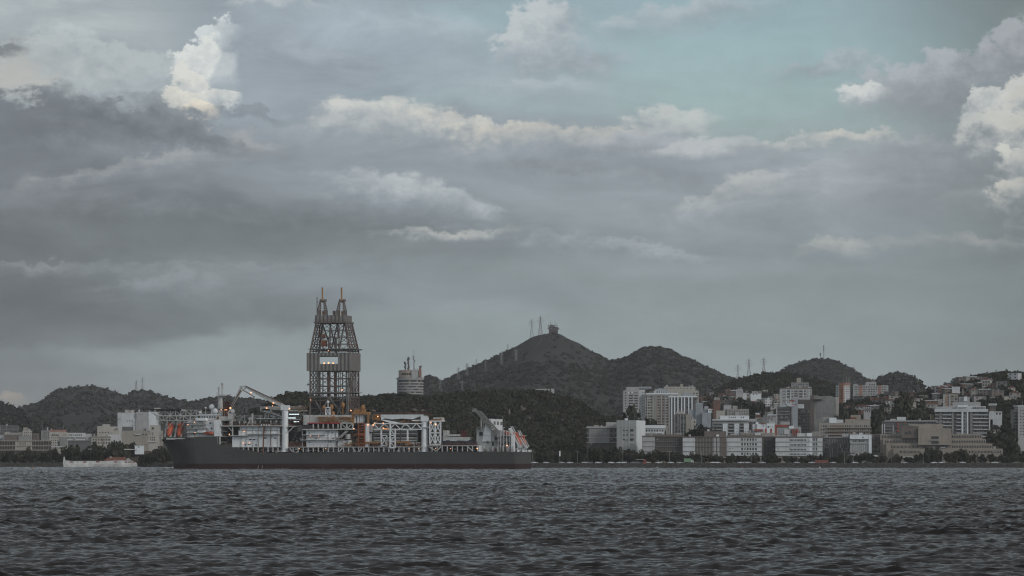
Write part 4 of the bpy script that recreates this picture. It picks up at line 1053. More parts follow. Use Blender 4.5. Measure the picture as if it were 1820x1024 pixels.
def build_aft():
    w = MB()
    P = [(846.5, 803), (887, 803), (887, 783), (860.5, 783), (860.5, 765), (847, 764.5)]
    w.prism([(SF.lx(a, 6), SF.lz(b, SF.lx(a, 6), 6)) for a, b in P], 6, 32); sb(w, 858, 879, 764, 784, 5.5, 30)
    h = w.build('engine_casing', M_white2, ship)
    f = MB()
    P = [(857.5, 785), (873.5, 785), (873.5, 744.5), (864.5, 744.5)]
    X = [(SF.lx(a, 6), SF.lz(b, SF.lx(a, 6), 6)) for a, b in P]
    # right face towards the stern, long enough to be seen down the ship's flank
    f.prism(X, 5.2, 32); fn = f.build('funnel', M_white, ship)
    xr = SF.lx(873.5, 6)
    for i in range(3):
        g = MB(); t = 11 + i * 8; g.box(xr, xr + .15, t, t + 4.2, SF.lz(755, xr, 12), SF.lz(749, xr, 12)); g.split('louvre', M_steel, fn)
    e = MB()
    for p in (867, 870, 873, 876, 879, 882): sbar(e, (p, 745), (p - .3, 739), 14, .8, n=8)
    sb(e, 865.5, 884, 738, 740.6, 12, 20); e.split('exhaust_pipe', M_dark, fn)
    s = MB()
    for y in (764.5, 774, 784.5): sb(s, 858, 880, y, y + .5, 5.1, 6)
    sb(s, 846, 861, 763.8, 765, 5, 12); sb(s, 878, 892, 783.5, 784.5, 3, 30); rail(s, 847, 860, 764, 5.3); rail(s, 853, 858, 744 + 8, 8); posts(s, 856, 859, 2, 748, 766, 8, .35); s.split('casing_walkway', M_white2, h)
    d = MB(); sb(d, 865, 868, 783.5, 786.8, 5.2, 6); sb(d, 874.5, 877, 786, 792, 5.4, 6); sb(d, 852, 858, 768, 774, 5.4, 6.3); sb(d, 879, 885, 777, 782, 4.9, 6); d.split('opening', M_dark, h)
    # aft lattice-boom crane
    b = MB()
    A, B_, C_, D_ = SF.pt(845, 731, 2), SF.pt(853, 731, 2), SF.pt(889, 771, 2), SF.pt(882, 776, 2)
    for dt in (0, 2.6):
        o = Vector((0, dt, 0)); b.lattice(A + o, B_ + o, C_ + o, D_ + o, 1, 13, .3, 'k', rd=.22)
    for k in range(14):
        p = A.lerp(D_, k / 13); q = B_.lerp(C_, k / 13); b.bar(p, p + Vector((0, 2.6, 0)), .2); b.bar(q, q + Vector((0, 2.6, 0)), .2)
    sbar(b, (845, 731), (833.5, 733.5), 2, .2); sbar(b, (853, 731), (844, 729.5), 2, .35); sbar(b, (844, 729.5), (839, 731), 2, .3); sb(b, 839.5, 846, 726, 731.5, 3, 4)
    b.build('lattice_crane_boom', mat('boom_grey', (0.20, 0.195, 0.19), 0.6, 0.25, 0.5), ship)
    c = MB(); sb(c, 883, 893, 768, 777, 2, 6); sbar(c, (887, 803), (887, 776), 4, 1.0, n=10); c.build('crane_house', M_white2, ship)
    l = MB(); sbar(l, (855, 741), (855, 758), 2.2, .3); l.build('hoist_line', M_white2, ship)
    # stern decks
    p = MB()
    for y0, x0, x1 in ((773.5, 884, 912), (783.5, 888, 912), (792.5, 884, 912)): sb(p, x0, x1, y0, y0 + .9, 1.5, 34)
    posts(p, 890, 906, 4, 765, 803, 1.8, .35); sbar(p, (894.3, 775), (894.3, 759), 3, .25); sb(p, 893, 895.8, 759.5, 760.5, 2, 4); sb(p, 903, 912.5, 772.8, 775, 1.4, 6)
    clutter(p, 884, 908, 765, 802, 2, 8, 60, 81); p.build('stern_deck', M_white2, ship)
    cl = MB(); sb(cl, 908, 912.8, 774, 803, 1, 4.5); cl.build('stern_column', M_white, ship)
    tk = MB(); clutter(tk, 886, 907, 776, 802, 2, 8, 50, 82); tag(tk.build('stern_pipework', M_steel, ship), kind='stuff')
    # lifeboat launching ramps over the stern
    for i, (ta, pa, pb) in enumerate(((8, (905, 761.5), (923.5, 795)), (24, (918, 769), (935, 796)))):
        fr = MB()
        for dt in (0, 4.2):
            o = Vector((0, dt, 0)); a, b_ = SF.pt(*pa, ta) + o, SF.pt(*pb, ta) + o
            fr.bar(a, b_, .75, .6); a2 = a + Vector((0.9, 0, 1.3)); fr.bar(a2, b_ + Vector((.9, 0, .6)), .25)
            fr.bar(b_, (b_.x - 5.5, b_.y, SF.lz(803, b_.x - 5, ta)), .35); fr.bar(a.lerp(b_, .55), (a.lerp(b_, .55).x - 1.0, b_.y, SF.lz(802, 0, ta)), .35); fr.bar(a.lerp(b_, .75), (b_.x - 1.0, b_.y, SF.lz(803, 0, ta)), .3)
        a, b_ = SF.pt(*pa, ta), SF.pt(*pb, ta)
        for k in (0, .25, .6, 1): q = a.lerp(b_, k); fr.bar(q, q + Vector((0, 4.2, 0)), .3)
        fr.build('launch_ramp', M_white, ship)
    bl = MB()
    for p0, t in ((920, 4), (929, 8), (934, 20), (939, 30), (942, 36)): sb(bl, p0 - 1.2, p0 + 1.2, 799.5, 803.5, t, t + 2)
    bl.split('mooring_bollard', M_white, ship)
    for ta in (4,):
        fr = MB()
        for pa, pb in (((296.5, 748), (293.5, 777)), ((309.5, 747.5), (302.5, 777)), ((316.5, 748), (311, 777)), ((329, 747.5), (321.5, 777))):
            fr.bar(SF.pt(*pa, 10), SF.pt(*pb, 4), .75, .65)
        for y, t in ((748, 10), (779.3, 4)): sbar(fr, (296, y), (329, y), t, .35)
        sb(fr, 295, 325, 778.6, 781.4, 3.5, 12)
        fr.build('bow_launch_ramp', M_white2, ship)
    # deck lamps
    Z = MB().sph((0, 0, 0), .42, nu=8, nv=6).mesh('deck_lamp', L_warm)
    for p, y, t, s in [(409.3, 725.4, 3, 2.0), (446, 698, 2.4, 1.5), (485.6, 716.5, 2.4, 1.5), (474, 725.5, 7.6, 1.5), (484.5, 721.5, 2, .9), (393, 728.5, 9, 1.1), (400, 728.6, 9, 1.1), (403, 728.5, 9, .9), (515, 726.4, 5, 1.2),
                       (433.8, 766.8, 1.8, 1.0), (432, 787.4, 1.8, 1.0), (443, 787.6, 1.8, 1.0), (407.5, 772, 1.4, 1.1), (345.5, 750.5, 1, .9), (346.5, 769, 1, .8), (334, 755, .7, 1.0), (654, 755.3, 1.6, 1.5), (663.2, 755.5, 3.6, 1.6), (666, 752, 1.6, 1.0),
                       (671.5, 740.5, 2.2, 1.4), (681, 752, 1.6, 1.1), (681, 761, 1.5, 1.2), (766, 751, 1.4, 1.1), (774, 754.5, 1.6, 1.5), (608, 693.3, 6.4, 1.4), (623.7, 729.7, 2.6, 1.4), (848, 797.3, .4, 1.4), (901, 792, 1, 1.4), (774, 797, .5, .8), (744, 797, .5, .8),
                       (552.3, 711, 6.2, .9), (583.5, 623.5, 6.2, .9), (579, 797.5, .6, .8), (532, 797.5, .6, .8), (576, 645.8, 12, 1.8), (584, 645.2, 12, 2.0), (592, 645.8, 12, 1.8), (551.5, 774.7, 1.6, .8), (566, 774.8, 1.6, .7), (629, 762, .8, 1.2), (801, 797, .5, .8), (727, 797, .5, .8)]:
        o = link(bpy.data.objects.new('deck_lamp', Z), ship); o.location = SF.pt(p, y, t); o.scale = (s * .62,) * 3
    for p0, p1, y in ((514, 531, 736.4), (512.5, 525, 743), (522, 526.5, 749.6), (528.7, 530.8, 749.4)):
        w = MB(); sb(w, p0, p1, y - .75, y + .75, 3, 3.6); w.build('floodlight', L_white, ship)
    w = MB(); sbar(w, (681, 762), (690, 762.6), 1.6, .3); w.build('lamp_strip', lampmat('amber_strip', (1, .4, .14), 0.7), ship)
build_aft()

def lifeboat(name, label, group, a, b, wid):
    """enclosed lifeboat, stern at a, bow at b"""
    a = Vector(a); b = Vector(b); d = (b - a); L = d.length; d.normalize()
    up = Vector((0, 0, 1)) - d * d.z; up.normalize(); sd_ = d.cross(up)
    root = empty(name, SF_to_world(a), SF.r, label=label, cat='lifeboat', group=group)
    def body(lo, hi, sc, n=14, m=12):
        vs = []; fs = []
        for i in range(n + 1):
            s = i / n; w = wid / 2 * (max(0.02, 1 - (abs(2 * s - 0.96)) ** 2.6)) ** .5 * sc
            for k in range(m):
                an = 2 * math.pi * k / m; v = math.sin(an)
                v = v * hi if v > 0 else v * lo
                vs.append(d * (s * L) + sd_ * (w * math.cos(an)) + up * (w * v))
        for i in range(n):
            for k in range(m): fs.append((i * m + k, i * m + (k + 1) % m, (i + 1) * m + (k + 1) % m, (i + 1) * m + k))
        fs += [tuple(range(m - 1, -1, -1)), tuple(range(n * m, n * m + m))]
        return MB().add(vs, fs)
    body(1.15, 1.05, 1.0).build('hull', M_orange, root, True)
    cab = MB(); o = d * (L * .16) + up * (wid * .42)
    for i in range(1): 
        p = [o + d * (k * L * .22) + sd_ * (s * wid * .28) + up * u for u in (0, wid * .26) for (k, s) in ((0, -1), (1, -1), (1, 1), (0, 1))]
        cab.hexa(p)
    c = cab.build('cockpit', M_orange, root)
    g = MB(); 
    for s in (-1, 1):
        for k in range(4):
            q = d * (L * (.42 + .1 * k)) + sd_ * (s * wid * .43) + up * (wid * .22); g.box(q.x - .2, q.x + .2, q.y - .2, q.y + .2, q.z - .2, q.z + .2)
    g.build('window', M_glass, root)
    return root
def SF_to_world(p):
    return Vector((SF.X0 + p.x * SF.c - p.y * SF.s, SF.Y0 + p.x * SF.s + p.y * SF.c, p.z))
lifeboat('lifeboat', 'orange lifeboat in the left of two bow launching frames under the helideck', 'lifeboats of the drillship', SF.pt(305.2, 752, 9), SF.pt(299.2, 776, 3.2), 3.7)
lifeboat('lifeboat', 'orange lifeboat in the bow launching frame beside the grey accommodation block', 'lifeboats of the drillship', SF.pt(323.8, 752, 9), SF.pt(317, 776, 3.2), 3.7)
lifeboat('lifeboat', 'orange lifeboat on the inner stern ramp beside the white column', 'lifeboats of the drillship', SF.pt(910.5, 769, 10.2), SF.pt(926, 792, 10.2), 3.6)
lifeboat('lifeboat', 'orange lifeboat on the outermost stern ramp, nose low over the transom', 'lifeboats of the drillship', SF.pt(922, 774, 26.2), SF.pt(933.5, 793.5, 26.2), 3.8)
lifeboat('rescue_boat', 'small orange boat on the roof deck between grey funnel and stern column', 'small boats of the drillship', SF.pt(896.5, 770.3, 4), SF.pt(905, 770.3, 4), 2.1)
lifeboat('rescue_boat', 'dark red open rescue boat below the bridge on the forecastle edge', 'small boats of the drillship', SF.pt(380, 770.6, 0.9), SF.pt(362, 769.4, 0.9), 1.7)

# ------------------------------------------------------------------ the town
def wallmat(name, rgb, var=0.14, streak=0.5): return mat('wall_' + name, rgb, 0.85, var, 0.18, streak=streak, objvar=0.0)
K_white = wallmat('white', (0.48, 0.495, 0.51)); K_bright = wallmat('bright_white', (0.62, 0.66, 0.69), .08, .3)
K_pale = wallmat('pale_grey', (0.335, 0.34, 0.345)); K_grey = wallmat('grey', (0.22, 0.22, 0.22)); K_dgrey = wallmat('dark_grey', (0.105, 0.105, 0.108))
K_tan = wallmat('tan', (0.285, 0.262, 0.235)); K_beige = wallmat('beige', (0.27, 0.24, 0.21)); K_cream = wallmat('cream', (0.37, 0.355, 0.325))
K_brown = wallmat('brown', (0.135, 0.115, 0.105)); K_dbrown = wallmat('dark_brown', (0.07, 0.061, 0.060)); K_brick = wallmat('brick', (0.155, 0.085, 0.065), .3); K_orange = wallmat('orange_render', (0.33, 0.155, 0.085), .2)
K_red = wallmat('red_render', (0.27, 0.065, 0.045), .2); K_pink = wallmat('brick_pink', (0.27, 0.155, 0.13), .15); K_conc = wallmat('concrete', (0.28, 0.275, 0.265), .25, .7); K_blue = wallmat('blue_grey', (0.27, 0.30, 0.33))
K_roof = mat('roof_tile', (0.16, 0.065, 0.045), 0.85, 0.3, 1.2); K_tin = mat('roof_tin', (0.42, 0.44, 0.45), 0.5, 0.2, 0.8, streak=0.3); K_slab = wallmat('roof_slab', (0.16, 0.155, 0.15), .3)
K_gap = mat('shadow_gap_render', (0.07, 0.068, 0.066), 0.9, 0.3, 0.5)  # dark tone painted in for the shade between panels and in recesses
K_glass = mat('window_glass', (0.032, 0.034, 0.036), 0.25, 0.4, 0.9)
K_curt = mat('window_blind', (0.15, 0.15, 0.145), 0.6, 0.4, 0.6)

BLDS = []
class Bld:
    def __init__(s, name, label, px0, px1, Y, ytop, wall, depth=14.0, side=None, extra=None, group=None, cat='building', base=None, body=True, ybot=None):
        if extra is None: extra = -0.24 if side else 0.0
        s.f = Frame(px0, Y, extra, umid=((px0 + px1) / 2 - CX) / F)
        if side: depth = (side - px1) * Y / F / math.sin(abs(extra))
        s.depth = depth
        b0 = min(gz(px0, Y), gz(px1, Y), gz((px0 + px1) / 2, Y)) - 1.5 if base is None else base
        s.b = b0
        s.root = empty(name, (s.f.X0, s.f.Y0, b0), s.f.r, label=label, cat=cat, group=group)
        s.wall = wall
        if body: s.body = s.part('wall', wall, px0, px1, ytop, None, 0, depth)
        BLDS.append((s, px0, px1, ytop))
    def z(s, py, x=0.0, t=0.0): return 0.0 if py is None else s.f.lz(py, x, t) - s.b
    def mb(s, m, px0, px1, py0, py1, t0=0.0, t1=10.0):
        x0 = s.f.lx(px0, min(t0, 0.0)); x1 = s.f.lx(px1, min(t0, 0.0)); xm = (x0 + x1) / 2
        return m.box(x0, x1, t0, t1, s.z(py1, xm, 0), s.z(py0, xm, 0))
    def part(s, name, m, px0, px1, py0, py1, t0=0.0, t1=10.0, parent=None, label=None):
        return s.mb(MB(), px0, px1, py0, py1, t0, t1).build(name, m, parent or s.root, label=label)
    def win(s, px0, px1, py0, py1, nx, ny, fw=0.5, fh=0.5, m=None, t=-0.06, name='window', seed=None, blind=0.2):
        """a grid of single windows, each an object of its own"""
        r = random.Random((px0, py0, nx).__hash__() & 0xffff)
        x0 = s.f.lx(px0); x1 = s.f.lx(px1); w = (x1 - x0) / nx; h = (py1 - py0) / ny
        xm = (x0 + x1) / 2; hh = abs(s.z(py0, xm) - s.z(py0 + h, xm)) * fh; ww = w * fw
        me = MB().box(-ww / 2, ww / 2, t, 0.12, -hh / 2, hh / 2).mesh(name, m or K_glass)
        me2 = MB().box(-ww / 2, ww / 2, t, 0.12, -hh / 2, hh / 2).mesh(name, K_curt) if m is None else me
        for j in range(ny):
            for i in range(nx):
                x = x0 + (i + 0.5) * w
                o = link(bpy.data.objects.new(name, me2 if r.random() < blind else me), s.root)
                o.location = (x, 0, s.z(py0 + (j + 0.5) * h, x))
    def bands(s, name, m, px0, px1, ys, t0, t1, th=None):
        for y in ys:
            y0, y1 = y if isinstance(y, tuple) else (y, y + th)
            s.part(name, m, px0, px1, y0, y1, t0, t1)
    def ribs(s, name, m, xs, wd, py0, py1, t0=-0.5, t1=0.2):
        for x in xs: s.part(name, m, x - wd / 2, x + wd / 2, py0, py1, t0, t1)
    def sidewin(s, nx, py0, py1, ny, fw=.5, fh=.5, pxe=None, W=None):
        """windows on the right-hand side wall"""
        W = s.f.lx(pxe) if W is None else W
        h = (py1 - py0) / ny; hh = abs(s.z(py0, W) - s.z(py0 + h, W)) * fh; ww = s.depth / nx * fw
        me = MB().box(-0.1, 0.06, -ww / 2, ww / 2, -hh / 2, hh / 2).mesh('window', K_glass)
        for j in range(ny):
            for i in range(nx):
                o = link(bpy.data.objects.new('window', me), s.root); o.location = (W, s.depth * (i + .5) / nx, s.z(py0 + (j + .5) * h, W))

# -- the waterfront campus
b = Bld('campus_block', 'low grey panelled block with flat roof, at the foot of the wooded hill', 1043, 1098, 2430, 760.5, K_gap, 14)
b.part('roof', K_pale, 1042.5, 1098, 758, 761, -0.8, 15); b.part('roof_house', K_pale, 1077, 1097, 750.5, 758.2, 3, 12)
for y0, y1 in ((762, 769.4), (770.4, 777.6), (778.8, 786)): b.part('wall_panel', K_grey, 1046.5, 1083.5, y0, y1, -0.5, 0.3); b.part('floor_slab', K_pale, 1042.6, 1098, y1, y1 + .9, -.7, 0.4)
b.win(1086, 1097, 762, 786, 2, 3, .8, .6); b.part('roof_vent', K_white, 1068, 1070.5, 755.6, 758.1, 4, 6)
b = Bld('campus_tower', 'tall blank white block with brighter right side, between two low campus wings', 1096, 1131, 2415, 747, K_pale, side=1147)
b.part('side_wall', K_bright, 1131, 1131.4, 747.3, None, 0.02, b.depth - .1)  # side face given a paler colour for the light from the right
b.win(1106, 1117.5, 761, 785.5, 2, 3, .55, .26); b.win(1119.5, 1126.5, 761, 785.5, 1, 3, .85, .5)
b.part('joint_line', K_grey, 1096, 1131, 760.2, 760.9, -.05, .1); b.part('roof_tank', K_bright, 1108.5, 1112.5, 743.5, 747.2, 3, 6); b.ribs('wall_rib', K_white, (1106, 1112.5, 1118.5), .8, 747, 795, -.12, .1)
b = Bld('campus_wing', 'white rooftop gallery wing with a ribbon of small windows, behind the pale campus block', 1146, 1181, 2450, 762, K_white, 12)
b.part('roof', K_bright, 1144.5, 1183, 755.8, 761.5, -.6, 13); b.win(1147, 1180, 763.2, 767.5, 7, 1, .6, .85); b.part('ledge', K_bright, 1143, 1179, 768, 769.6, -.8, .3); b.part('ledge', K_white, 1140, 1181, 770.6, 772, -1, .3)
def campus(label, px0, px1, Y, y0, panels, floors, extras=None, depth=16, roof=True):
    b = Bld('campus_block', label, px0, px1, Y, y0, K_gap, depth, group='four-storey campus blocks along the waterfront')
    b.part('base_wall', K_beige, px0 + 1, px1 - 1, 811.6, None, -0.3, 0.2)
    for (a, c, m) in panels:
        for f0, f1 in floors: b.part('wall_panel', m, a, c, f0, f1, -0.45, 0.3)
    for f0, f1 in floors: b.part('floor_slab', K_grey, px0 - .3, px1 + .3, f1 + .15, f1 + .75, -0.8, 0.2)
    if roof: b.part('roof', K_brown, px0 - .5, px1 + .5, y0 - 1.2, y0 + .8, -0.8, depth + 1)
    return b
FL = [(777.9, 785.1), (786.2, 793.6), (794.7, 802), (803.2, 810)]
b = campus('pale campus block with a speckled brown right half, next to the white gallery wing', 1141.5, 1212, 2385, 775.5, [(1142, 1164, K_pale)], [(777, 784.6), (786, 793.4), (794.6, 802), (803, 809.6)])
for f0, f1 in [(777, 784.6), (786, 793.4), (794.6, 802), (803, 809.6)]: b.win(1164.5, 1211, f0, f1, 14, 1, .45, .8, K_brown, -.3, 'screen_block')
b.part('roof_parapet', K_brown, 1160, 1211, 772, 775, 1, 3)
b = campus('campus block with white left panels, perforated brown middle and a brown penthouse', 1213, 1291.3, 2380, 777, [(1213.5, 1235.5, K_white), (1268, 1273, K_pale), (1274.5, 1279, K_pale)], FL)
for f0, f1 in FL: b.win(1236, 1267.5, f0, f1, 12, 1, .42, .85, K_tan, -.3, 'screen_block'); b.part('wall_panel', K_brown, 1279.5, 1291, f0, f1, -.35, .3)
b.part('penthouse', K_brown, 1252, 1291, 766.5, 776, 2, 12); b.part('roof_tank', K_bright, 1273, 1278, 772.5, 775.9, -.5, 1.6); b.part('roof_tank', K_white, 1257, 1261, 763, 766.6, 4, 6)
b = campus('white campus block with four rows of six paired windows, left of a dark gap', 1292, 1356, 2380, 777, [(1292.3, 1316.5, K_white), (1316.5, 1346, K_white), (1346, 1354, K_white)], FL)
for f0, f1 in FL: b.win(1316.5, 1346, f0 + 1.2, f1 - 1.5, 6, 1, .62, .95, None, -.5)
b.part('roof_wall', K_brown, 1292, 1356, 773.6, 776, 1, 10)
b = Bld('link_block', 'dark brown recessed stair block between two white campus blocks', 1356.5, 1378, 2392, 777.5, K_dbrown, 10); b.win(1358, 1377, 778, 810, 4, 4, .6, .6); b.part('roof', K_brown, 1356, 1378.3, 775.6, 777.6, -.4, 11)
b = campus('long white campus block with dashed small windows and a bright stair bay', 1378, 1462, 2380, 777, [(1378.3, 1402, K_white), (1402, 1438.5, K_white), (1438.5, 1445, K_bright), (1445, 1462, K_white)], FL)
for f0, f1 in FL: b.win(1403, 1433, f0 + 3, f1 - 1.2, 12, 1, .7, 1, None, -.5); b.win(1443.5, 1453, f0 + .8, f1 - 1.2, 3, 1, .6, 1, None, -.52)
b.part('penthouse', K_white, 1417, 1434, 770, 776, 2, 12); b.part('penthouse', K_bright, 1434, 1443.3, 769.5, 776, 1, 11); b.part('penthouse', K_conc, 1443.6, 1457, 767, 776, 3, 12)
b = Bld('gallery_block', 'open-fronted grey block on pilotis with rows of pale upright panels, left of white block', 1462, 1514, 2392, 777, K_dgrey, 16)
b.part('roof', K_grey, 1462, 1514, 776, 779, -.6, 16); r_ = random.Random(4)
for row, (f0, f1) in enumerate(((781, 787), (789, 795.5), (797, 803))):
    for i in range(9):
        if r_.random() < .8: b.part('upright_panel', K_grey if r_.random() < .6 else K_pale, 1474 + i * 4.4 + row % 2 * 1.6, 1475.8 + i * 4.4 + row % 2 * 1.6, f0, f1, -.6, .2)
    b.part('floor_slab', K_grey, 1462, 1514, f1 + .3, f1 + 1.2, -.8, .3)
b.win(1463, 1473, 780, 803, 3, 3, .7, .4)
for a, c in ((1475.5, 814), (1479, 814)): b.part('pilotis', K_white, a - .4, a + .4, 804, c, -1, -.4)
b = Bld('white_block', 'tall white block with a broad blank side band and slotted windows, beside the brownish annex', 1511, 1549, 2375, 773.2, K_pale, 16)
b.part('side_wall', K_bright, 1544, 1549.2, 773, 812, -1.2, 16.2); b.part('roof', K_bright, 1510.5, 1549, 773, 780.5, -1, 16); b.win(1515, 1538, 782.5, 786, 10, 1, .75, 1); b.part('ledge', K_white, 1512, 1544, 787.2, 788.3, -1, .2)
b.ribs('wall_rib', K_white, [1516 + 3.4 * i for i in range(8)], .7, 788.5, 803, -.35, .1); b.win(1503, 1524, 804, 808, 8, 1, .7, .8); b.part('roof_tank', K_white, 1527, 1533, 769, 773.3, 3, 6); b.part('ledge', K_white, 1508, 1540, 808.5, 809.8, -1.2, .2); b.win(1532, 1535.5, 776, 779, 1, 1, .6, .8, t=-1.1)
tent = MB()
for x, y, w, h in ((1540, 815, 9, 5), (1556, 811.5, 10, 3)):
    p = [W_ for W_ in ((x - w / 2, y), (x + w / 2, y), (x + w / 2 + 1, y - h * .4), (x, y - h), (x - w / 2 - 1, y - h * .4))]
    tent = MB(); Yt = 2352; tent.prism([((q[0] - CX) * Yt / F, CH + (HY - q[1]) * Yt / F) for q in p][::-1], Yt, Yt + 5)
    o = tent.build('awning', K_white); tag(o, 'white pitched awning over the path %s the white campus block' % ('below' if x < 1550 else 'right of'), 'awning', 'awnings by the waterfront')

b = Bld('terraced_building', 'wide beige stepped building with ribbon windows rising to a blank central block', 1588, 1782, 2405, 797.5, K_beige, 24)
for x0, x1, y0, d in ((1575, 1764, 788.3, 2.5), (1569, 1752.5, 779.8, 5), (1564, 1745.5, 771.2, 7.5)): b.part('wall', K_beige, x0, x1, y0, None, d, 24)
b.part('central_block', K_beige, 1632, 1690.5, 761.5, 791, -1, 22); b.part('central_block', K_beige, 1616, 1675.5, 753.8, 762, 4, 24); b.part('stair_block', K_brown, 1602, 1632, 757.5, 779, 1, 20)
for x0, x1, y0, y1, n, t in ((1567, 1626, 774, 778, 22, 7.4), (1692, 1744, 774, 778, 18, 7.4), (1573, 1631, 783, 787, 22, 4.9), (1692, 1751, 783, 787, 20, 4.9), (1584, 1632, 792, 796, 20, 2.4), (1692, 1762, 792, 796, 24, 2.4), (1599, 1636, 801, 805, 15, -.1), (1722, 1779, 801, 805, 22, -.1)):
    b.part('ribbon_window', K_glass, x0, x1, y0, y1, t - .05, t + .3)
    xs = [x0 + (x1 - x0) * i / n for i in range(1, n)]
    rb = MB(); [b.mb(rb, x - .55, x + .55, y0, y1, t - .25, t + .1) for x in xs]; o = rb.build('window_mullion', K_beige, b.root); o['kind'] = 'stuff'
for y0, y1 in ((775.5, 780.5), (784.5, 788.8)): b.part('ribbon_window', K_glass, 1655, 1668.5, y0, y1, -1.1, 0)
b.part('ledge', K_tan, 1655, 1669, 781.6, 783.4, -2, 0); b.win(1619, 1622, 755.5, 759, 1, 1, .6, .7, t=3.9); b.win(1611, 1619, 766, 770.5, 2, 1, .5, .8, t=.9)
b.part('base_wall', K_white, 1602, 1640, 811.5, 814, -.8, 0.2); b.win(1640, 1690, 792.5, 796.5, 9, 1, .7, .9)
b = Bld('annex', 'shaded left wing, coloured dark brown-grey, with wide dark windows, left of the beige stepped building', 1550, 1600, 2425, 771.5, K_brown, 18)  # brown wall colour carries the shade of the building's turned-away side
b.win(1551, 1570, 775, 806, 2, 4, .75, .38); b.win(1571, 1598, 784, 806, 2, 3, .75, .38); b.ribs('pilaster', K_dbrown, (1556.5, 1570.5), 1.6, 772, 812, -.5, .2)

# -- second row
b = Bld('hotel_block', 'dark low apartment block with red balcony accents and white roof boxes, above the stepped building', 1567, 1664, 2520, 748.6, K_dgrey, 18)
b.part('roof', K_pale, 1572, 1666, 747.2, 749.3, -1, 19); b.part('roof_house', K_pale, 1582, 1592.5, 744.5, 752, 0.5, 8); b.part('roof_house', K_white, 1594, 1610, 741, 747.5, 3, 10)
for y in (752, 758, 764.5): b.part('balcony', K_red, 1594, 1598, y, y + 3, -1.2, .2, label='red balcony panel')
b.ribs('pilaster', K_white, (1568, 1572.2), 1.6, 754, 771, -.8, .2); b.ribs('pilaster', K_pale, (1587.5,), 2, 756, 771, -.5, .2)
for y in (757.5, 763.5, 769): b.part('balcony', K_grey, 1573, 1584, y, y + 1.2, -1.2, .2)
b.part('lattice_screen', K_dgrey, 1603, 1632, 753, 766, -.4, .2); b.win(1606, 1664, 750, 753.5, 12, 1, .6, .8); b.part('awning', K_redp if False else K_red, 1606, 1611, 752, 753.5, -1, .2)
b = Bld('apartment_block', 'big white apartment block with eight balcony floors and two tall white fins', 1662, 1754, 2640, 732, K_dgrey, 20)
b.part('roof', K_white, 1661, 1756.5, 727, 732.3, -2, 21); b.part('roof_house', K_pale, 1693, 1743, 714.8, 727.3, 3, 18); b.part('roof_house', K_white, 1700, 1752, 722.2, 727.2, 1, 10); b.part('roof_house', K_pale, 1662, 1692, 722.5, 727.2, 2, 16); b.part('awning', K_bright, 1702, 1720, 720.3, 724, -.5, 1); b.win(1728, 1751, 723.5, 726.6, 6, 1, .55, .8, t=.9)
for i in range(8):
    y = 736.8 + i * 6.45
    for x0, x1 in ((1675, 1691), (1700, 1709), (1729, 1757)): b.part('balcony', K_white, x0, x1, y, y + 1.5, -1.6, .2)
    b.part('balcony', K_pale, 1661.5, 1669, y, y + 1.5, -1.3, .2)
    b.win(1729.5, 1756, y - 4.2, y - .3, 8, 1, .6, .8, None, -.1, blind=.45)
    b.win(1675.5, 1690.5, y - 4.2, y - .3, 4, 1, .6, .8, None, -.1, blind=.4)
    b.part('window', K_glass, 1722, 1724, y - 3.5, y - .5, -.3, .2); b.part('window', K_glass, 1713, 1714.6, y - 3.5, y - .5, -.3, .2)
b.part('fin', K_bright, 1709, 1712, 732, None, -2, .2); b.part('fin', K_bright, 1718.6, 1721, 732, None, -2, .2); b.part('fin', K_white, 1757.5, 1760, 732, None, -2, 3); b.part('fin', K_grey, 1691.5, 1695, 732, None, -1.2, .2); b.part('fin', K_grey, 1724.5, 1728.5, 732, None, -1, .2); b.part('fin', K_pale, 1712.1, 1718.5, 732, None, -.25, .2); b.part('fin', K_grey, 1669.5, 1674, 732, None, -.6, .2)
b.part('stair_flank', K_white, 1760, 1766, 731, 745.5, 0, 4)
b = Bld('apartment_tower', 'brownish flats with a white box tank on the roof, behind the big white apartment block', 1676.5, 1703, 2760, 701, K_tan, 15)
b.part('roof_tank', K_white, 1692, 1706, 687.2, 699.5, 3, 9); b.part('wall', K_pale, 1704, 1723.5, 705.5, None, 1, 14); b.part('fin', K_pale, 1676.3, 1679, 700.6, None, -.6, .2); b.part('fin', K_pale, 1686.4, 1688.3, 701, None, -.6, .2); b.part('roof', K_brown, 1679, 1704, 698.5, 701.2, 0, 12)
b.win(1689, 1703, 702.5, 721, 2, 4, .7, .6); b.win(1679.5, 1686, 704, 722, 1, 4, .9, .35, K_orange, name='balcony_panel'); b.part('roof_tank', K_bright, 1713, 1719, 705, 713.5, -1, 3); b.part('roof_mast', K_white, 1711, 1712, 690.5, 702, 4, 4.6)
b = Bld('apartment_block', 'white flats at the right edge of the view with a gabled stair tower', 1809.5, 1850, 2560, 722.5, K_pale, 14, extra=.2)
b.part('wall', K_grey, 1802.5, 1810.5, 728, None, 3, 14); b.win(1812, 1834, 727, 775, 5, 9, .45, .45); b.win(1803, 1809.5, 731, 772, 2, 7, .5, .45, t=2.95)
b.part('roof', K_tin, 1808, 1852, 720.4, 722.8, -.6, 15)
b = Bld('white_house', 'small white house with two dark windows, right of the big apartment block', 1764.5, 1781, 2700, 732, K_white, 8); b.win(1769, 1780, 733, 738, 2, 1, .5, .7); b.part('roof', K_pale, 1764, 1781.5, 730.8, 732.2, -.5, 9)
b = Bld('hillside_house', 'brick house under a thick pale flat roof, right of the rooftop of the apartment block', 1759, 1770, 2760, 720.5, K_brown, 8); b.part('roof', K_tin, 1757, 1772, 717.3, 720.8, -1, 9); b.win(1760, 1769, 722, 728, 2, 1, .5, .6)
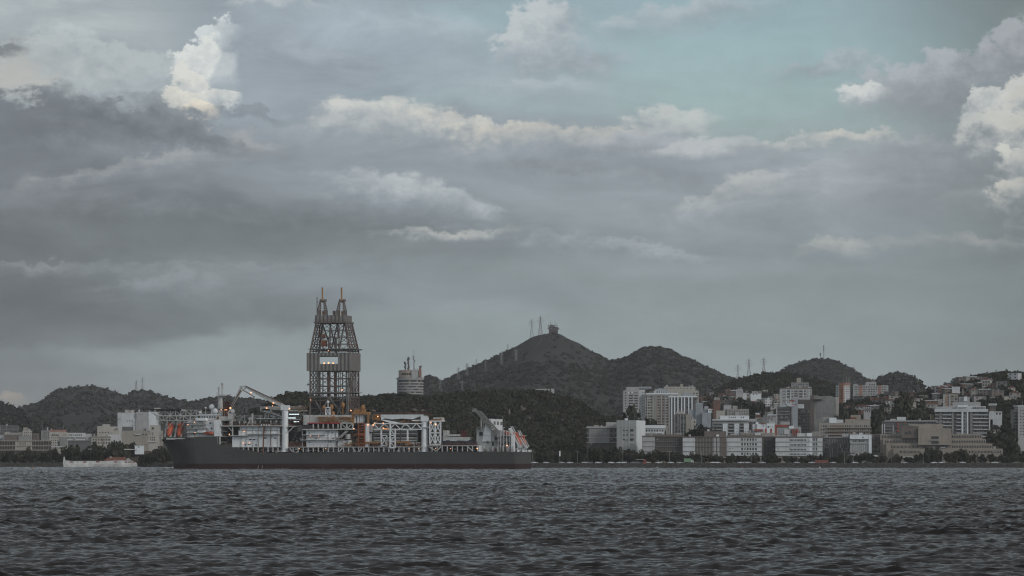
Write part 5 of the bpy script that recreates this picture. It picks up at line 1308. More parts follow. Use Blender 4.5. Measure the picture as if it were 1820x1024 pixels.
b = Bld('brick_store', 'low tan shed with white doors, under the trees right of the apartment block', 1761, 1778, 2600, 763.5, K_tan, 8); b.part('door', K_white, 1766, 1769.5, 766.5, 770, -.1, .1); b.part('door', K_white, 1771, 1774.5, 767, 770, -.1, .1)

b = Bld('apartment_block', 'long tan block with brown balconies and stepped roof rooms, above the gallery block', 1456, 1547, 2520, 751.5, K_tan, 18)
b.part('roof_house', K_beige, 1502, 1522, 745, 751.7, 2, 14); b.part('roof_house', K_beige, 1512, 1530, 737.5, 749, 4, 12); b.part('roof_house', K_tan, 1516, 1547, 748, 752, 1, 16); b.part('roof_house', K_beige, 1535, 1547, 744.8, 748.2, 2, 12); b.part('roof', K_roof, 1511, 1522, 741.5, 744.8, 3, 8)
b.part('roof_house', K_bright, 1474, 1487, 742.5, 752, -.3, 6); b.part('roof_house', K_white, 1487, 1499, 746, 751.7, 0, 7); b.part('roof_dome', K_conc, 1462, 1474, 741, 751.7, 4, 12)
for i in range(4):
    y = 756.6 + i * 6
    b.part('balcony', K_tan, 1470, 1549.5, y + 3.2, y + 4.4, -1.6, .2); b.win(1475, 1500, y - 1, y + 3, 7, 1, .55, .85, K_brick, -.2, 'brick_panel'); b.win(1501, 1546, y - 1, y + 3, 12, 1, .55, .8, None, -.15, blind=.35); b.win(1458, 1474, y - 1, y + 3, 4, 1, .6, .85)
b = Bld('shell_building', 'bare grey concrete building without windows, stained, right of the brown office', 1446, 1486, 2900, 706, K_conc, 18, side=1491, extra=-.3)
b.ribs('wall_joint', K_grey, (1452, 1458, 1464, 1470, 1476, 1481), .5, 708, 745, -.06, .1); b.bands('wall_joint', K_grey, 1446, 1486, (714, 721.5, 729, 736.5), -.08, .1, .5); b.part('parapet', K_conc, 1446, 1478, 704.3, 706.2, 0, 3); b.part('parapet', K_pale, 1468, 1476, 704.8, 706.5, -.3, .4)
b.part('scaffold_wall', K_brown, 1440, 1446.5, 702.5, None, -1, 12); b.part('canopy', K_dbrown, 1440, 1460, 709.5, 711.5, -2, .2); b.win(1449, 1484, 722, 745, 6, 3, .4, .55, K_grey, -.1, 'blocked_opening')
b = Bld('office_block', 'glass office with pale floor slabs and a tall blue-white blade, brown wing on its right', 1380, 1409, 2640, 723.5, K_dgrey, 16)
for i in range(6): b.part('floor_slab', K_grey, 1381, 1404, 725 + i * 5.9, 726 + i * 5.9, -.9, .2)
b.win(1383, 1404, 726.2, 755, 5, 5, .7, .65); b.part('fin', K_pale, 1379.3, 1381.6, 722.5, None, -1.2, 1); b.part('blade', K_blue, 1408, 1418, 707, None, -1.6, 14); b.part('blade', K_pale, 1406, 1408.3, 723, None, -.8, 14); b.part('roof_house', K_bright, 1391, 1397, 719.6, 724, 1, 8); b.part('roof_house', K_white, 1399, 1413, 717, 722, -2, 6); b.part('roof', K_redp if False else K_red, 1404, 1412, 711, 713.4, -2.2, 2); b.part('roof', K_red, 1408, 1415, 717.8, 718.8, -2.4, 2)
b.part('brown_wing', K_dbrown, 1418, 1440, 711, None, 1, 18); b.part('roof_house', K_white, 1418, 1429, 718.5, 726, -.5, 5); b.part('roof', K_pale, 1418, 1439, 706.5, 710, 4, 14)
b.win(1419, 1439, 728, 772, 5, 8, .65, .5, t=.94); b.bands('floor_slab', K_brown, 1418, 1440, (733.2, 738.8, 744.4, 750, 755.6, 761.2), .5, 1.2, .7)
b = Bld('apartment_block', 'grey apartment block with white pilasters and roof tanks, on the rise behind the glass office', 1385.5, 1443, 3250, 691.5, K_pale, 18)
b.win(1398, 1404.5, 693, 708, 1, 3, .9, .5); b.win(1420, 1427, 693, 708, 1, 3, .85, .5); b.win(1390, 1396, 693, 715, 1, 4, .7, .4, K_curt); b.win(1428, 1433, 693, 708, 1, 3, .6, .5); b.win(1405.5, 1411, 693, 712, 1, 4, .6, .3); b.win(1411.5, 1418, 693.5, 706, 1, 3, .95, .7, K_dgrey, name='balcony_shade'); b.win(1434, 1442, 693, 712, 2, 4, .3, .3)  # dark grey panels paint the shade of the set-back balconies
b.ribs('pilaster', K_white, (1388, 1397.3, 1405, 1427.6, 1438), 2.0, 691.5, None, -.5, .2); b.part('roof', K_brown, 1387, 1441, 689, 691.8, 1, 16); b.part('roof_tank', K_white, 1401, 1403, 687, 689.2, 4, 6); b.part('roof_tank', K_white, 1420, 1423.5, 687, 689.2, 4, 7); b.part('roof_tank', K_white, 1436.5, 1442, 687.8, 690, 2, 6)
b = Bld('apartment_block', 'dim greenish-grey flats far up the slope behind the apartment block with roof tanks', 1406, 1438, 3480, 680, K_grey, 14); b.part('roof_house', K_tan, 1416, 1424, 671.5, 680.2, 3, 9); b.win(1408, 1436, 681, 690, 9, 2, .5, .5)

b = Bld('orange_tower', 'slim white tower with an orange central stripe and aerials on its roof', 1485.5, 1499, 3500, 685, K_white, 14, side=1511, extra=-.75)
b.part('stripe', K_orange, 1491.5, 1498.9, 681, None, -.5, .2); b.part('roof_house', K_pink, 1490.5, 1500, 680.2, 685.2, 1, 10); b.win(1486, 1490.5, 687, 714, 1, 7, .6, .45); b.win(1494.5, 1498.3, 687, 714, 1, 7, .8, .4, t=-.56); b.sidewin(3, 686, 718, 8, .5, .4, 1499)
for x, y in ((1491, 672), (1497, 668), (1501, 671), (1503, 670)): b.part('aerial', K_grey, x - .2, x + .2, y, 681, 6, 6.4)
b = Bld('slab_block', 'wide pale slab of flats with two brick-red vertical bands, on top of the rise', 1516, 1579, 3500, 685, K_pale, 14)
b.part('wall', K_pale, 1538.5, 1557.5, 679.2, 686, 0.1, 13); b.ribs('brick_band', K_pink, (1530, 1563.5), 6, 685, None, -.2, .2); b.win(1518.5, 1526.5, 686, 711, 3, 6, .6, .5); b.win(1533.5, 1560, 686, 711, 6, 6, .6, .5); b.win(1567, 1576, 686, 707, 3, 5, .6, .5); b.win(1544, 1556, 682, 686, 3, 1, .5, .7, t=.05); b.part('roof_house', K_brown, 1548, 1556, 676, 679.4, 3, 9)
b.part('aerial', K_grey, 1551.8, 1552.2, 665, 677, 6, 6.4); b.part('aerial', K_grey, 1555.2, 1555.5, 670, 677, 6, 6.4)

# -- tall cluster on the left of the town
b = Bld('apartment_tower', 'pale grey tower with dark wide windows, leftmost of the tall cluster under the peak', 1108, 1136, 3300, 694, K_pale, 14, extra=.06)
b.part('wall', K_pale, 1113.5, 1135.9, 688, 694.2, 0.1, 13); b.win(1117, 1126, 696, 729, 1, 7, .9, .5); b.win(1127, 1134, 696, 729, 1, 7, .9, .5); b.win(1110, 1114, 696, 729, 1, 7, .7, .4); b.part('wall_panel', K_bright, 1116, 1119, 697, 699.6, -.25, 0); b.part('wall_panel', K_bright, 1121.5, 1125, 696.5, 699, -.25, 0)
b = Bld('apartment_tower', 'white-walled tower with pairs of small windows, second from the left in the tall cluster', 1136, 1146.5, 3250, 693, K_white, 16); b.win(1141, 1149 - 3, 695, 740, 2, 9, .5, .35); b.part('roof_house', K_blue, 1135, 1158, 687.2, 690.5, 4, 14); b.part('roof_house', K_dgrey, 1136, 1153, 690.4, 693, 3, 12)
b = Bld('apartment_tower', 'wide cream tower with vertical balcony strips and white cornice, middle of the tall cluster', 1146.5, 1191, 3230, 699, K_cream, 18)
b.part('cornice', K_bright, 1148, 1205, 698.8, 701.3, -1, 18); b.part('roof_house', K_blue, 1164, 1188, 691.5, 698.8, 1, 12); b.part('roof_house', K_brown, 1155, 1164, 694.5, 698.8, 0, 10); b.part('roof_house', K_white, 1162, 1187, 694.8, 698.8, -.6, 3); b.win(1166, 1186, 695.5, 698.3, 5, 1, .5, .8, t=-.7)
for x0, x1 in ((1147, 1150), (1151, 1159.5), (1168.5, 1174), (1176.5, 1181), (1183, 1188)): b.win(x0, x1, 703, 757, 1 if x1 - x0 < 4 else 2, 11, .8, .55, blind=.4)
b.ribs('pilaster', K_pale, (1150.5, 1160.5, 1165.5, 1175.4, 1182, 1189), 1.4, 701, None, -.7, .2); b.ribs('brick_line', K_pink, (1167.8, 1171.5, 1178.5), .8, 703, 757, -.3, .1)
b = Bld('apartment_tower', 'blue-white tower with bright vertical fins, rightmost front of the tall cluster', 1191, 1240, 3180, 704.5, K_dgrey, 16)
b.part('cornice', K_bright, 1188, 1239.5, 703.8, 706.3, -1.2, 16); b.ribs('fin', K_bright, (1193.8, 1199, 1205, 1211.5, 1216.5, 1224, 1230), 2.2, 706, None, -1, .2); b.win(1196, 1238, 708, 750, 9, 9, .55, .5, blind=.45); b.part('roof_house', K_cream, 1206, 1213, 699.5, 704, 2, 9); b.part('roof_house', K_blue, 1213, 1230, 698.5, 704, 1, 10)
b = Bld('apartment_tower', 'long cream tower top rising behind the tall cluster', 1180.5, 1236, 3420, 687.3, K_cream, 18); b.part('wall', K_cream, 1236, 1241.7, 694.2, None, .2, 17); b.part('roof', K_pale, 1170, 1182, 690, 692.5, 2, 16); b.win(1231, 1241, 697, 715, 2, 4, .5, .5); b.part('aerial', K_white, 1225.5, 1226.5, 684.5, 688, 6, 7); b.win(1183, 1231, 688.5, 692, 8, 1, .3, .4)
b = Bld('apartment_block', 'grey mid-height block with upright pilasters and a plain tan right corner, below the tall cluster', 1198, 1219, 2740, 737.5, K_dgrey, 16)
b.ribs('pilaster', K_grey, (1199, 1205, 1209.5, 1215), 1.6, 737, None, -.6, .2); b.win(1200, 1219, 740, 770, 4, 5, .6, .55); b.part('blank_wall', K_tan, 1219, 1229, 737, None, -.3, 16); b.part('roof_house', K_cream, 1202, 1216, 731.5, 738, 2, 10); b.part('roof', K_brown, 1200, 1224, 735.4, 737.6, 0, 14)
b = Bld('white_flats', 'narrow cream flats with stepped balconies, left of two dark round trees', 1229, 1237, 2700, 745, K_cream, 12); b.win(1232, 1236.5, 747, 772, 1, 4, .6, .45); b.part('balcony', K_white, 1235, 1238.5, 756, 758, -1, 1)
b = Bld('office_block', 'plain blue-grey stepped block, right below the tall cluster', 1236.5, 1249.5, 2900, 716, K_blue, 14); b.part('wall', K_blue, 1224, 1237, 728, None, 2, 14); b.part('wall', K_blue, 1248, 1264, 733.5, None, -4, 10); b.part('roof_house', K_bright, 1258.5, 1264.5, 727, 734, -3, 4); b.part('roof_house', K_blue, 1252, 1259, 722, 734, 1, 8); b.win(1260, 1264, 728.5, 731.5, 1, 1, .6, .6, t=-3.1); b.win(1238, 1247, 719, 735, 3, 3, .25, .3)
b = Bld('balcony_block', 'white apartment block with four floors of balconies and a plain upper band', 1266, 1331, 2560, 747, K_grey, 16)
b.part('roof_wall', K_bright, 1280, 1331.5, 738.8, 746.5, -.6, 10); b.part('roof', K_white, 1266, 1331, 745.3, 747.6, -1.4, 16); b.win(1294.5, 1308.5, 740.5, 743.5, 4, 1, .5, .9, t=-.7); b.win(1317, 1323, 740.5, 743.5, 2, 1, .5, .9, t=-.7)
b.ribs('white_bay', K_bright, (1289, 1309.5, 1326.5), 8.5, 753, None, -1, .2)
for i in range(4):
    y = 753.2 + i * 5.8
    for x0, x1 in ((1267, 1284), (1294, 1305), (1314, 1322)): b.part('balcony', K_pale, x0, x1, y + 3.4, y + 4.8, -1.6, .2); b.part('window', K_glass, x0 + 1, x1 - 1, y, y + 3.2, -.1, .2)
    b.win(1286, 1292, y, y + 4.5, 2, 1, .25, .3, t=-1.06); b.win(1307, 1312.5, y, y + 4.5, 2, 1, .25, .3, t=-1.06); b.win(1324, 1329.5, y, y + 4.5, 2, 1, .3, .35, t=-1.06)
b.part('wall', K_pale, 1331, 1345, 744.5, None, 2, 14); b.win(1332, 1344, 748, 764, 3, 3, .6, .5, t=1.95)
b = Bld('grey_block', 'windowless grey ribbed block, between the balcony block and the glass office', 1357, 1374, 2720, 738, K_grey, 12); b.ribs('wall_rib', K_pale, (1364.5, 1369, 1373.5), 1, 738, None, -.4, .2); b.part('wall', K_pale, 1374, 1384, 739, None, 1, 10); b.part('parapet', K_bright, 1363, 1383, 736.8, 738.4, -.3, 3)
b = Bld('cream_house', 'cream house with a red tiled roof, left of the windowless grey block', 1343, 1357, 2660, 742, K_cream, 9); b.part('roof', K_roof, 1343.5, 1352, 737.5, 742.2, 1, 7); b.win(1345, 1356, 744, 754, 3, 2, .4, .4); b.part('roof_tank', K_bright, 1342.5, 1350, 733.8, 738, 6, 9)
b = Bld('white_house', 'bright white house with a red parapet strip, below the cream house', 1345, 1361, 2540, 753.5, K_bright, 9); b.part('wall', K_white, 1337.5, 1345.2, 753.8, None, 1, 9); b.part('roof_strip', K_red, 1353, 1361, 752.6, 753.8, -.5, 6); b.win(1355, 1358.5, 756, 758.5, 1, 1, .6, .7); b.part('parapet', K_red, 1340.5, 1356, 763, 766.5, -1.4, .2); b.part('roof_house', K_bright, 1343, 1348, 750.5, 753.8, 1, 4)
b = Bld('white_house', 'white house with one square and two tiny windows, right of the red parapet strip', 1362.5, 1376.5, 2545, 752.8, K_bright, 9); b.win(1364, 1367.5, 757, 760.5, 1, 1, .8, .9); b.win(1368.5, 1375, 757, 760, 2, 1, .3, .5)
b = Bld('red_frame_building', 'low building behind a red post-and-beam frame, in front of the glass office', 1380, 1424, 2500, 758.5, K_pale, 10); b.part('beam', K_red, 1378, 1401, 755, 758.6, -1, 1)
for x in (1361, 1370.5, 1379, 1410.5, 1417): b.part('post', K_red, x - 1.7, x + 1.7, 762 if x != 1379 else 755, 774, -1.2, .4)
b.part('wall_panel', K_bright, 1402, 1411, 757, 762, -.6, .3); b.part('wall_panel', K_blue, 1385, 1391, 763, 771, -.4, .2); b.part('wall_panel', K_white, 1394, 1402, 764, 772, -.6, .2); b.part('roof', K_pale, 1387, 1404, 750, 754.8, 2, 9); b.win(1404, 1423, 764, 771, 4, 1, .5, .7)
b = Bld('low_house', 'low tan house row with a white end wall, behind the white windowed campus block', 1316, 1378, 2470, 769.5, K_tan, 9); b.part('wall_panel', K_white, 1341, 1352, 769.2, 775, -.3, .2); b.win(1317, 1376, 770, 774, 12, 1, .35, .5)
b = Bld('grey_house_row', 'unfinished grey concrete house row above the balcony block roof', 1292, 1331, 2950, 727, K_conc, 12); b.part('wall', K_pale, 1286, 1300, 720.3, None, 3, 12); b.win(1295, 1330, 729, 738, 8, 2, .5, .5, K_dgrey); b.part('roof_tank', K_pale, 1306, 1314, 732, 739, -1, 3); b.part('wall', K_cream, 1273, 1289, 730, None, 1, 9)
b = Bld('brick_house', 'brick house with a broad terracotta wall, right of the tall cluster', 1268, 1280, 3100, 711, K_brick, 9); b.win(1269, 1279, 713, 718, 3, 1, .4, .5)
b = Bld('white_house', 'tall white house standing alone above the brick houses, left of the long white house', 1308, 1320.5, 3420, 692, K_pale, 10); b.win(1310, 1319, 694, 700, 3, 2, .35, .35); b.part('wall', K_white, 1320, 1327, 698.5, None, 1, 8)
b = Bld('white_house', 'long low white house with two dark windows, on the green slope under the pylons', 1334, 1353, 3420, 699.2, K_bright, 9); b.win(1336.5, 1348, 700, 702.5, 2, 1, .3, .8); b.part('roof', K_pale, 1333.5, 1353.5, 698.4, 699.4, -.6, 10)
b = Bld('white_house', 'small pale house with two openings below the slab with brick-red bands', 1535, 1548, 2720, 723.5, K_pale, 8); b.part('floor_slab', K_grey, 1534, 1549, 727, 728, -1, .2); b.win(1537, 1547, 728.5, 734, 3, 1, .4, .6); b.win(1537, 1547, 724, 726.8, 3, 1, .6, .8)

# -- left shore
b = Bld('harbour_building', 'long low two-storey colonnaded building at the far left of the shore', -30, 91, 2760, 783.5, K_gap, 16)
for y in (783, 791.8, 799.3): b.part('floor_slab', K_tan, -31, 91.5, y, y + 1.5, -1.2, .3)
for x in [-24 + 4.6 * i for i in range(25)]: b.part('column', K_beige, x - .35, x + .35, 784, 799.5, -1, -.4)
b.part('wall_panel', K_cream, 27, 57, 784.5, 800, -.6, .2); b.win(33, 47, 786, 791, 2, 1, .7, .8, K_grey, -.7); b.part('roof', K_brown, 8, 40, 773, 783.2, 2, 14); b.part('roof', K_grey, 33, 56, 775, 783.2, 1, 14)
b = Bld('office_block', 'white upper block with small square windows, behind the colonnaded building', 40, 57, 2840, 765.5, K_cream, 14); b.part('wall', K_cream, 8, 41, 768, None, 2, 12); b.part('roof', K_grey, 12, 41, 771.5, 773, -1, 6); b.win(42, 56.5, 767, 780, 4, 3, .45, .45); b.win(20, 36, 764, 771, 3, 1, .4, .3, t=1.9); b.part('wall', K_pale, -30, 8, 773, None, 3, 12)
b = Bld('concrete_frame', 'open grey concrete frame of an unfinished building, far left above the shore', -20, 33, 2960, 757, K_dgrey, 12)
for x in (-8, 1, 11.5, 23, 32): b.part('column', K_grey, x - .7, x + .7, 757, 768, -.6, .2)
b.bands('floor_slab', K_grey, -20, 33.5, (756.5, 762.5), -.7, .3, 1.0)
b = Bld('apartment_block', 'grey-brown flats behind the long low building, left of the window-dotted white block', 73, 89, 2950, 765, K_grey, 12); b.win(75, 88, 767, 780, 4, 4, .5, .4); b.part('wall', K_brown, 58, 70, 770, None, 1, 9); b.win(59, 69, 772, 780, 3, 2, .4, .4)
b = Bld('office_block', 'cream block dotted with rows of square windows, facing the left shore trees', 88, 120, 2790, 768, K_cream, 14); b.part('roof_house', K_pink, 88, 118, 764, 768.2, 2, 12); b.win(91, 105, 771, 776, 4, 1, .6, .6); b.win(90, 104, 776, 794, 4, 4, .45, .4); b.win(112, 119, 771, 780, 2, 2, .5, .35); b.part('blank_wall', K_grey, 106, 120, 776.5, 792, -.5, .2); b.part('stair_slot', K_glass, 103.5, 107, 784, 792.5, -.3, .2); b.part('ledge', K_white, 91, 113, 793.3, 795.5, -1, .2)
b = Bld('office_block', 'low white wing with a line of arched openings, right of the window-dotted cream block', 120, 152, 2800, 769.5, K_white, 12); b.win(121, 146, 771.5, 775.5, 7, 1, .45, .8); b.part('ledge', K_grey, 120, 152, 777, 779, -.5, .2); b.part('roof', K_dbrown, 120, 152, 767, 769.8, 1, 10); b.part('roof_house', K_pale, 152, 163, 773, None, 1, 9)
b = Bld('warehouse', 'dark grey windowless warehouse wall behind the left shore trees', 120.5, 160, 2700, 783.5, K_dgrey, 12); b.part('roof', K_slab, 120, 160.5, 782.6, 784, -.4, 13)
b = Bld('flats', 'cream flats with paired dark windows, right of the dark warehouse wall', 162, 197, 2730, 777, K_cream, 12); b.win(164, 196, 779, 790, 7, 2, .55, .5); b.ribs('pilaster', K_tan, (163, 172, 183), 1.4, 777, None, -.5, .2); b.part('roof', K_tan, 161.5, 197, 775.5, 777.3, -.6, 13); b.part('wall', K_pale, 152, 163, 771, None, 4, 12)
b = Bld('church_hall', 'stepped cream hall with a higher rear part, below the white industrial box', 173, 212, 2820, 765, K_cream, 12); b.part('wall', K_cream, 173, 196, 757.5, None, 2, 10); b.part('roof_house', K_pale, 182, 196, 754, 758, 3, 9); b.part('wall', K_cream, 196, 211, 758.2, None, 3, 12); b.win(206, 209.5, 760, 765.5, 1, 1, .6, .8, t=2.9); b.win(175, 195, 767, 771, 4, 1, .4, .6); b.part('wall', K_white, 192, 213, 773, None, -2, 6)
b = Bld('industrial_box', 'large windowless white industrial box in two blocks, with a brighter right side', 209, 242, 2860, 733.5, K_white, 22, extra=-.1)
b.part('wall', K_pale, 242, 264, 732.3, None, -1, 22); b.part('side_wall', K_bright, 264, 278, 732, None, 1, 20); b.part('recess', K_grey, 240.3, 243, 735, 742, -1.1, .2); b.win(224, 237, 747, 749.5, 3, 1, .4, .8); b.win(233, 241, 755.5, 757.5, 2, 1, .4, .8); b.part('louvre', K_grey, 247, 253, 735.8, 738, -1.1, 0); b.part('louvre', K_grey, 262, 264, 736, 738, -1.1, 0); b.part('roof_tank', K_cream, 232.5, 237, 728.5, 733.7, 5, 8); b.part('roof_tank', K_white, 245, 247.5, 728, 732.4, 5, 7)  # right face coloured brighter to carry the light falling on it
b = Bld('yard_wall_building', 'long low tan building with a dark barrel roof at one end, under the industrial box', 216, 290, 2740, 765.5, K_tan, 12); b.part('barrel_roof', K_dgrey, 217, 237, 758.5, 765.8, 0, 10); b.win(240, 262, 771, 774.5, 4, 1, .6, .6); b.part('wall', K_cream, 266, 284, 755.5, None, -1, 9); b.win(269, 274, 759, 764, 1, 1, .7, .8, t=-1.1); b.part('awning', K_white, 240, 250, 771.5, 773, -1.4, .2)
b = Bld('quay_house', 'ruined cream house with an open ground floor, near the drillship bow', 264, 277, 2680, 774, K_cream, 9); b.win(266, 276, 776, 784, 3, 2, .6, .6, K_gap); b.part('ledge', K_white, 262, 278, 785, 786.2, -1, .2)
b = Bld('white_cottage', 'small white house with one dark window among the trees above the fort', 239.5, 256, 2640, 792, K_bright, 7, base=10.0); b.win(245.5, 248, 793, 796.5, 1, 1, .7, .7); b.part('terrace_wall', K_white, 220, 243, 798.2, 799.6, -1.2, -.6); b.part('roof', K_white, 238.5, 256.5, 791.2, 792.2, -.6, 8)

def bank():      # brown earth bank by the ship's bow, under the cottage
    k = 2640 / F; b_ = MB().sph((0, 0, 0), 1, nu=30, nv=14); v = np.array(b_.v)
    q = v * (1 + .3 * fbm(v[:, 0] * 3, v[:, 1] * 3 + v[:, 2], 5, 4))[:, None] * np.array([46 * k, 16, 12.0])
    o = MB(); o.v = (q + np.array([(259 - CX) * k, 2652, 0])).tolist(); o.f = b_.f
    tag(o.build('terrain', mat('brown_bank', (0.075, 0.058, 0.048), .95, .5, .25, world=True, tint=(.03, .028, .02))), kind='structure')
bank()
def build_fort():
    Y = 2608
    f = Frame(112, Y, 0.0, umid=-.122)
    root = empty('fort', (f.X0, f.Y0, -1.0), f.r, label='low whitewashed fort wall with red-trimmed gun openings, at the water on the left', cat='fort')
    P = lambda px, py, t=0.0: (f.lx(px, t), t, f.lz(py, f.lx(px, t), t) + 1.0)
    mb = MB()
    top = [(112, 822), (113, 815), (115, 814), (116.5, 818.5), (130, 819.5), (160, 819.2), (185, 819.4), (209, 818.6), (216, 818.2), (221, 819), (237, 820), (242, 822), (244, 826)]
    poly = [(P(112.5, 832)[0], 0.0)] + [(P(x, 0)[0], P(x, y)[2]) for x, y in top][0:0]
    xs = [P(x, y)[0] for x, y in top]; zs = [P(x, y)[2] for x, y in top]
    outline = [(xs[0], 0.0)] + list(zip(xs, zs)) + [(xs[-1] + .5, 0.0)]
    mb.prism(outline[::-1], 0, 6)
    mb.build('rampart', wallmat('fort_white', (0.50, 0.50, 0.50), .3, .9), root)
    lw = MB(); a = P(113, 823); c = P(244, 830)
    lw.box(a[0], c[0], -1.6, .2, 0, P(150, 825.2)[2]); lw.build('lower_wall', wallmat('fort_stained', (0.46, 0.46, 0.455), .45, .9), root)
    for x0, x1, y0, y1 in ((124, 129, 820.2, 822.2), (148, 153.5, 820.2, 822.2), (170.5, 177, 819.6, 822), (203, 208, 820, 822), (221.5, 226, 820.3, 822.3), (228, 233, 820.5, 822.3), (235.5, 240, 820.7, 822.5)):
        m = MB(); m.box(P(x0, 0)[0], P(x1, 0)[0], -.15, .5, P(x0, y1)[2], P(x0, y0)[2]); o = m.build('embrasure', K_red if False else mat('fort_red', (0.17, 0.05, 0.04), .9, .3, .5), root)
    for x in (131, 135, 156): m = MB(); m.box(P(x, 0)[0], P(x + 2, 0)[0], -.1, .4, P(x, 822)[2], P(x, 820)[2]); m.build('merlon', K_white, root)
    t = MB(); q = P(114, 814, 1); t.bar((q[0], 1, P(114, 820)[2]), (q[0], 1, q[2]), .9, .7, 8); t.bar((q[0], 1, q[2]), (q[0], 1, q[2] + 1.2), .8, .05, 8); t.build('sentry_box', K_white, root)
build_fort()
b = Bld('barracks', 'long barracks under a dull red tiled roof, behind the white fort wall', 186, 236, 2630, 818.5, K_cream, 9)
def gable():
    m = MB(); x0, x1 = b.f.lx(184), b.f.lx(225); z0, z1 = b.z(818.8), b.z(812.4)
    m.hexa([(x0, -1, z0), (x1, -1, z0), (x1, 10, z0), (x0, 10, z0), (x0 + 4, 4.2, z1), (x1 - .2, 4.2, z1), (x1 - .2, 4.8, z1), (x0 + 4, 4.8, z1)]); m.build('roof', K_roof, b.root)
    m = MB(); xa, xb, xc = b.f.lx(221), b.f.lx(228), b.f.lx(235); m.prism([(xa, z0 - .5), (xc, z0 - .5), (xb, z1 - .4)], -.8, 9); m.build('gable', K_pale, b.root)
gable()

def round_tower():
    Y = 2900; px = 729; c = ((px - CX) * Y / F, Y); k = Y / F
    base = gz(px, Y) - 2; root = empty('round_tower', (c[0], c[1], base), 0, label='round office tower with ribbon windows and antenna masts, behind the wooded hill', cat='tower')
    z = lambda y: CH + (HY - y) * k - base
    n = 40; R = 23.7 * k
    def cyl(name, m, r, y0, y1, nn=n): return MB().bar((0, 0, z(y1)), (0, 0, z(y0)), r, n=nn).build(name, m, root)
    K_tw = wallmat('tower_grey', (0.30, 0.29, 0.29), .1, .3); K_twp = wallmat('tower_pink', (0.36, 0.29, 0.25), .1, .3)
    MB().bar((0, 0, 0), (0, 0, z(672.5)), R - .8, n=n).build('core', K_tw, root)
    cyl('cornice', K_tw, R + .3, 671.5, 675.5)
    for i in range(7): cyl('spandrel', K_tw, R, 679.3 + i * 4.9, 681.8 + i * 4.9)
    wm = MB().box(-1.05, 1.05, -.25, .1, -.85, .85).mesh('window', K_glass); wl = MB().box(-1.05, 1.05, -.25, .1, -.85, .85).mesh('window', K_curt); r = random.Random(3); cnt = 0
    for i in range(7):
        for j in range(15):
            a = math.radians(-90 + (j - 7) * 11.6)
            o = link(bpy.data.objects.new('window', wm if r.random() < .75 else wl), root); o.location = ((R - .6) * math.cos(a), (R - .6) * math.sin(a), z(678.1 + i * 4.9)); o.rotation_euler = (0, 0, a + math.pi / 2)
    cyl('upper_drum', K_twp, 20.5 * k, 658.5, 671.6); cyl('drum_roof', K_slab, 21.5 * k, 670.6, 672)
    pt = lambda x, y, t: ((x - px) * k, t, z(y))
    for j in range(9):
        a = math.radians(-130 + j * 10); o = MB().box(-.7, .7, -.2, .1, -.7, .7).build('window', K_glass, root); o.location = (20.6 * k * math.cos(a), 20.6 * k * math.sin(a), z(665.4)); o.rotation_euler = (0, 0, a + math.pi / 2)
    m = MB(); m.box((732 - px) * k, (744 - px) * k, -11, -4, z(672), z(658)); m.build('lift_house', K_pale, root)
    m = MB(); m.box((745 - px) * k, (749 - px) * k, -8, -2, z(670), z(654)); m.build('stair_turret', K_orange if False else K_pink, root)
    def mast(x, y0, y1, w, seed):
        m = MB(); m.bar(pt(x, y0, 0), pt(x, y1, 0), w, w * .5, 5); rr = random.Random(seed)
        for q in range(9):
            y = y1 + (y0 - y1) * rr.random() * .9; s = rr.choice((-1, 1)); m.bar(pt(x, y, 0), pt(x + s * rr.uniform(.8, 1.8), y, 0), .3)
            if rr.random() < .6: m.box((x + s * 1.2 - px) * k - .5, (x + s * 1.2 - px) * k + .5, -.4, .4, z(y) - .8, z(y) + .8)
        m.build('antenna_mast', K_dgrey if w > .6 else K_grey, root)
    mast(720, 659, 644, .7, 1); mast(726, 659, 634, .95, 2); mast(735.7, 658, 633, .55, 3); mast(747.5, 655, 651, .5, 5)
    MB().bar(pt(735.7, 634, 0), pt(735.7, 622, 0), .18).build('whip_aerial', K_grey, root)
    for x, y in ((739, 656), (742, 655), (745, 656)): MB().bar(pt(x, 660, -3), pt(x, y, -3), .25).build('whip_aerial', K_grey, root)
round_tower()
b = Bld('ruined_wall', 'white blank concrete wall standing among the treetops of the wooded ridge', 952, 985, 2880, 691.3, wallmat('weathered_white', (.46, .47, .48), .35, .9), 4)
b.win(954, 984, 692.5, 699, 8, 2, .5, .35, K_pale, name='wall_panel'); b.bands('wall_joint', K_grey, 952, 985, (696,), -.06, .1, .4)

def hilltop():
    b = Bld('hilltop_station', 'antenna-covered relay station on the summit of the peak', 975.5, 991.5, 4306, 581, K_dbrown, 12)
    b.part('roof_house', K_dgrey, 977, 987, 577.5, 580.2, 3, 9)
    for x, y in ((978, 571.5), (986.5, 571.5), (989.5, 575), (974.5, 575.5)): b.part('aerial', K_dgrey, x - .35, x + .35, y, 582, 4, 4.6)
    for x, y in ((974, 583), (976, 579.5), (981, 577), (984.5, 579), (990, 578.5), (993, 583.5), (979, 584)):
        q = Vector((b.f.lx(x), -.8, b.z(y))); MB().sph(q, .8, .4, .8, 10, 7).build('dish_antenna', K_grey, b.root)
    b.win(976, 991, 582, 588, 5, 2, .6, .6, K_grey, name='window')
    b.part('balcony', K_dgrey, 973.5, 993.5, 584, 585.1, -1, 13)
hilltop()

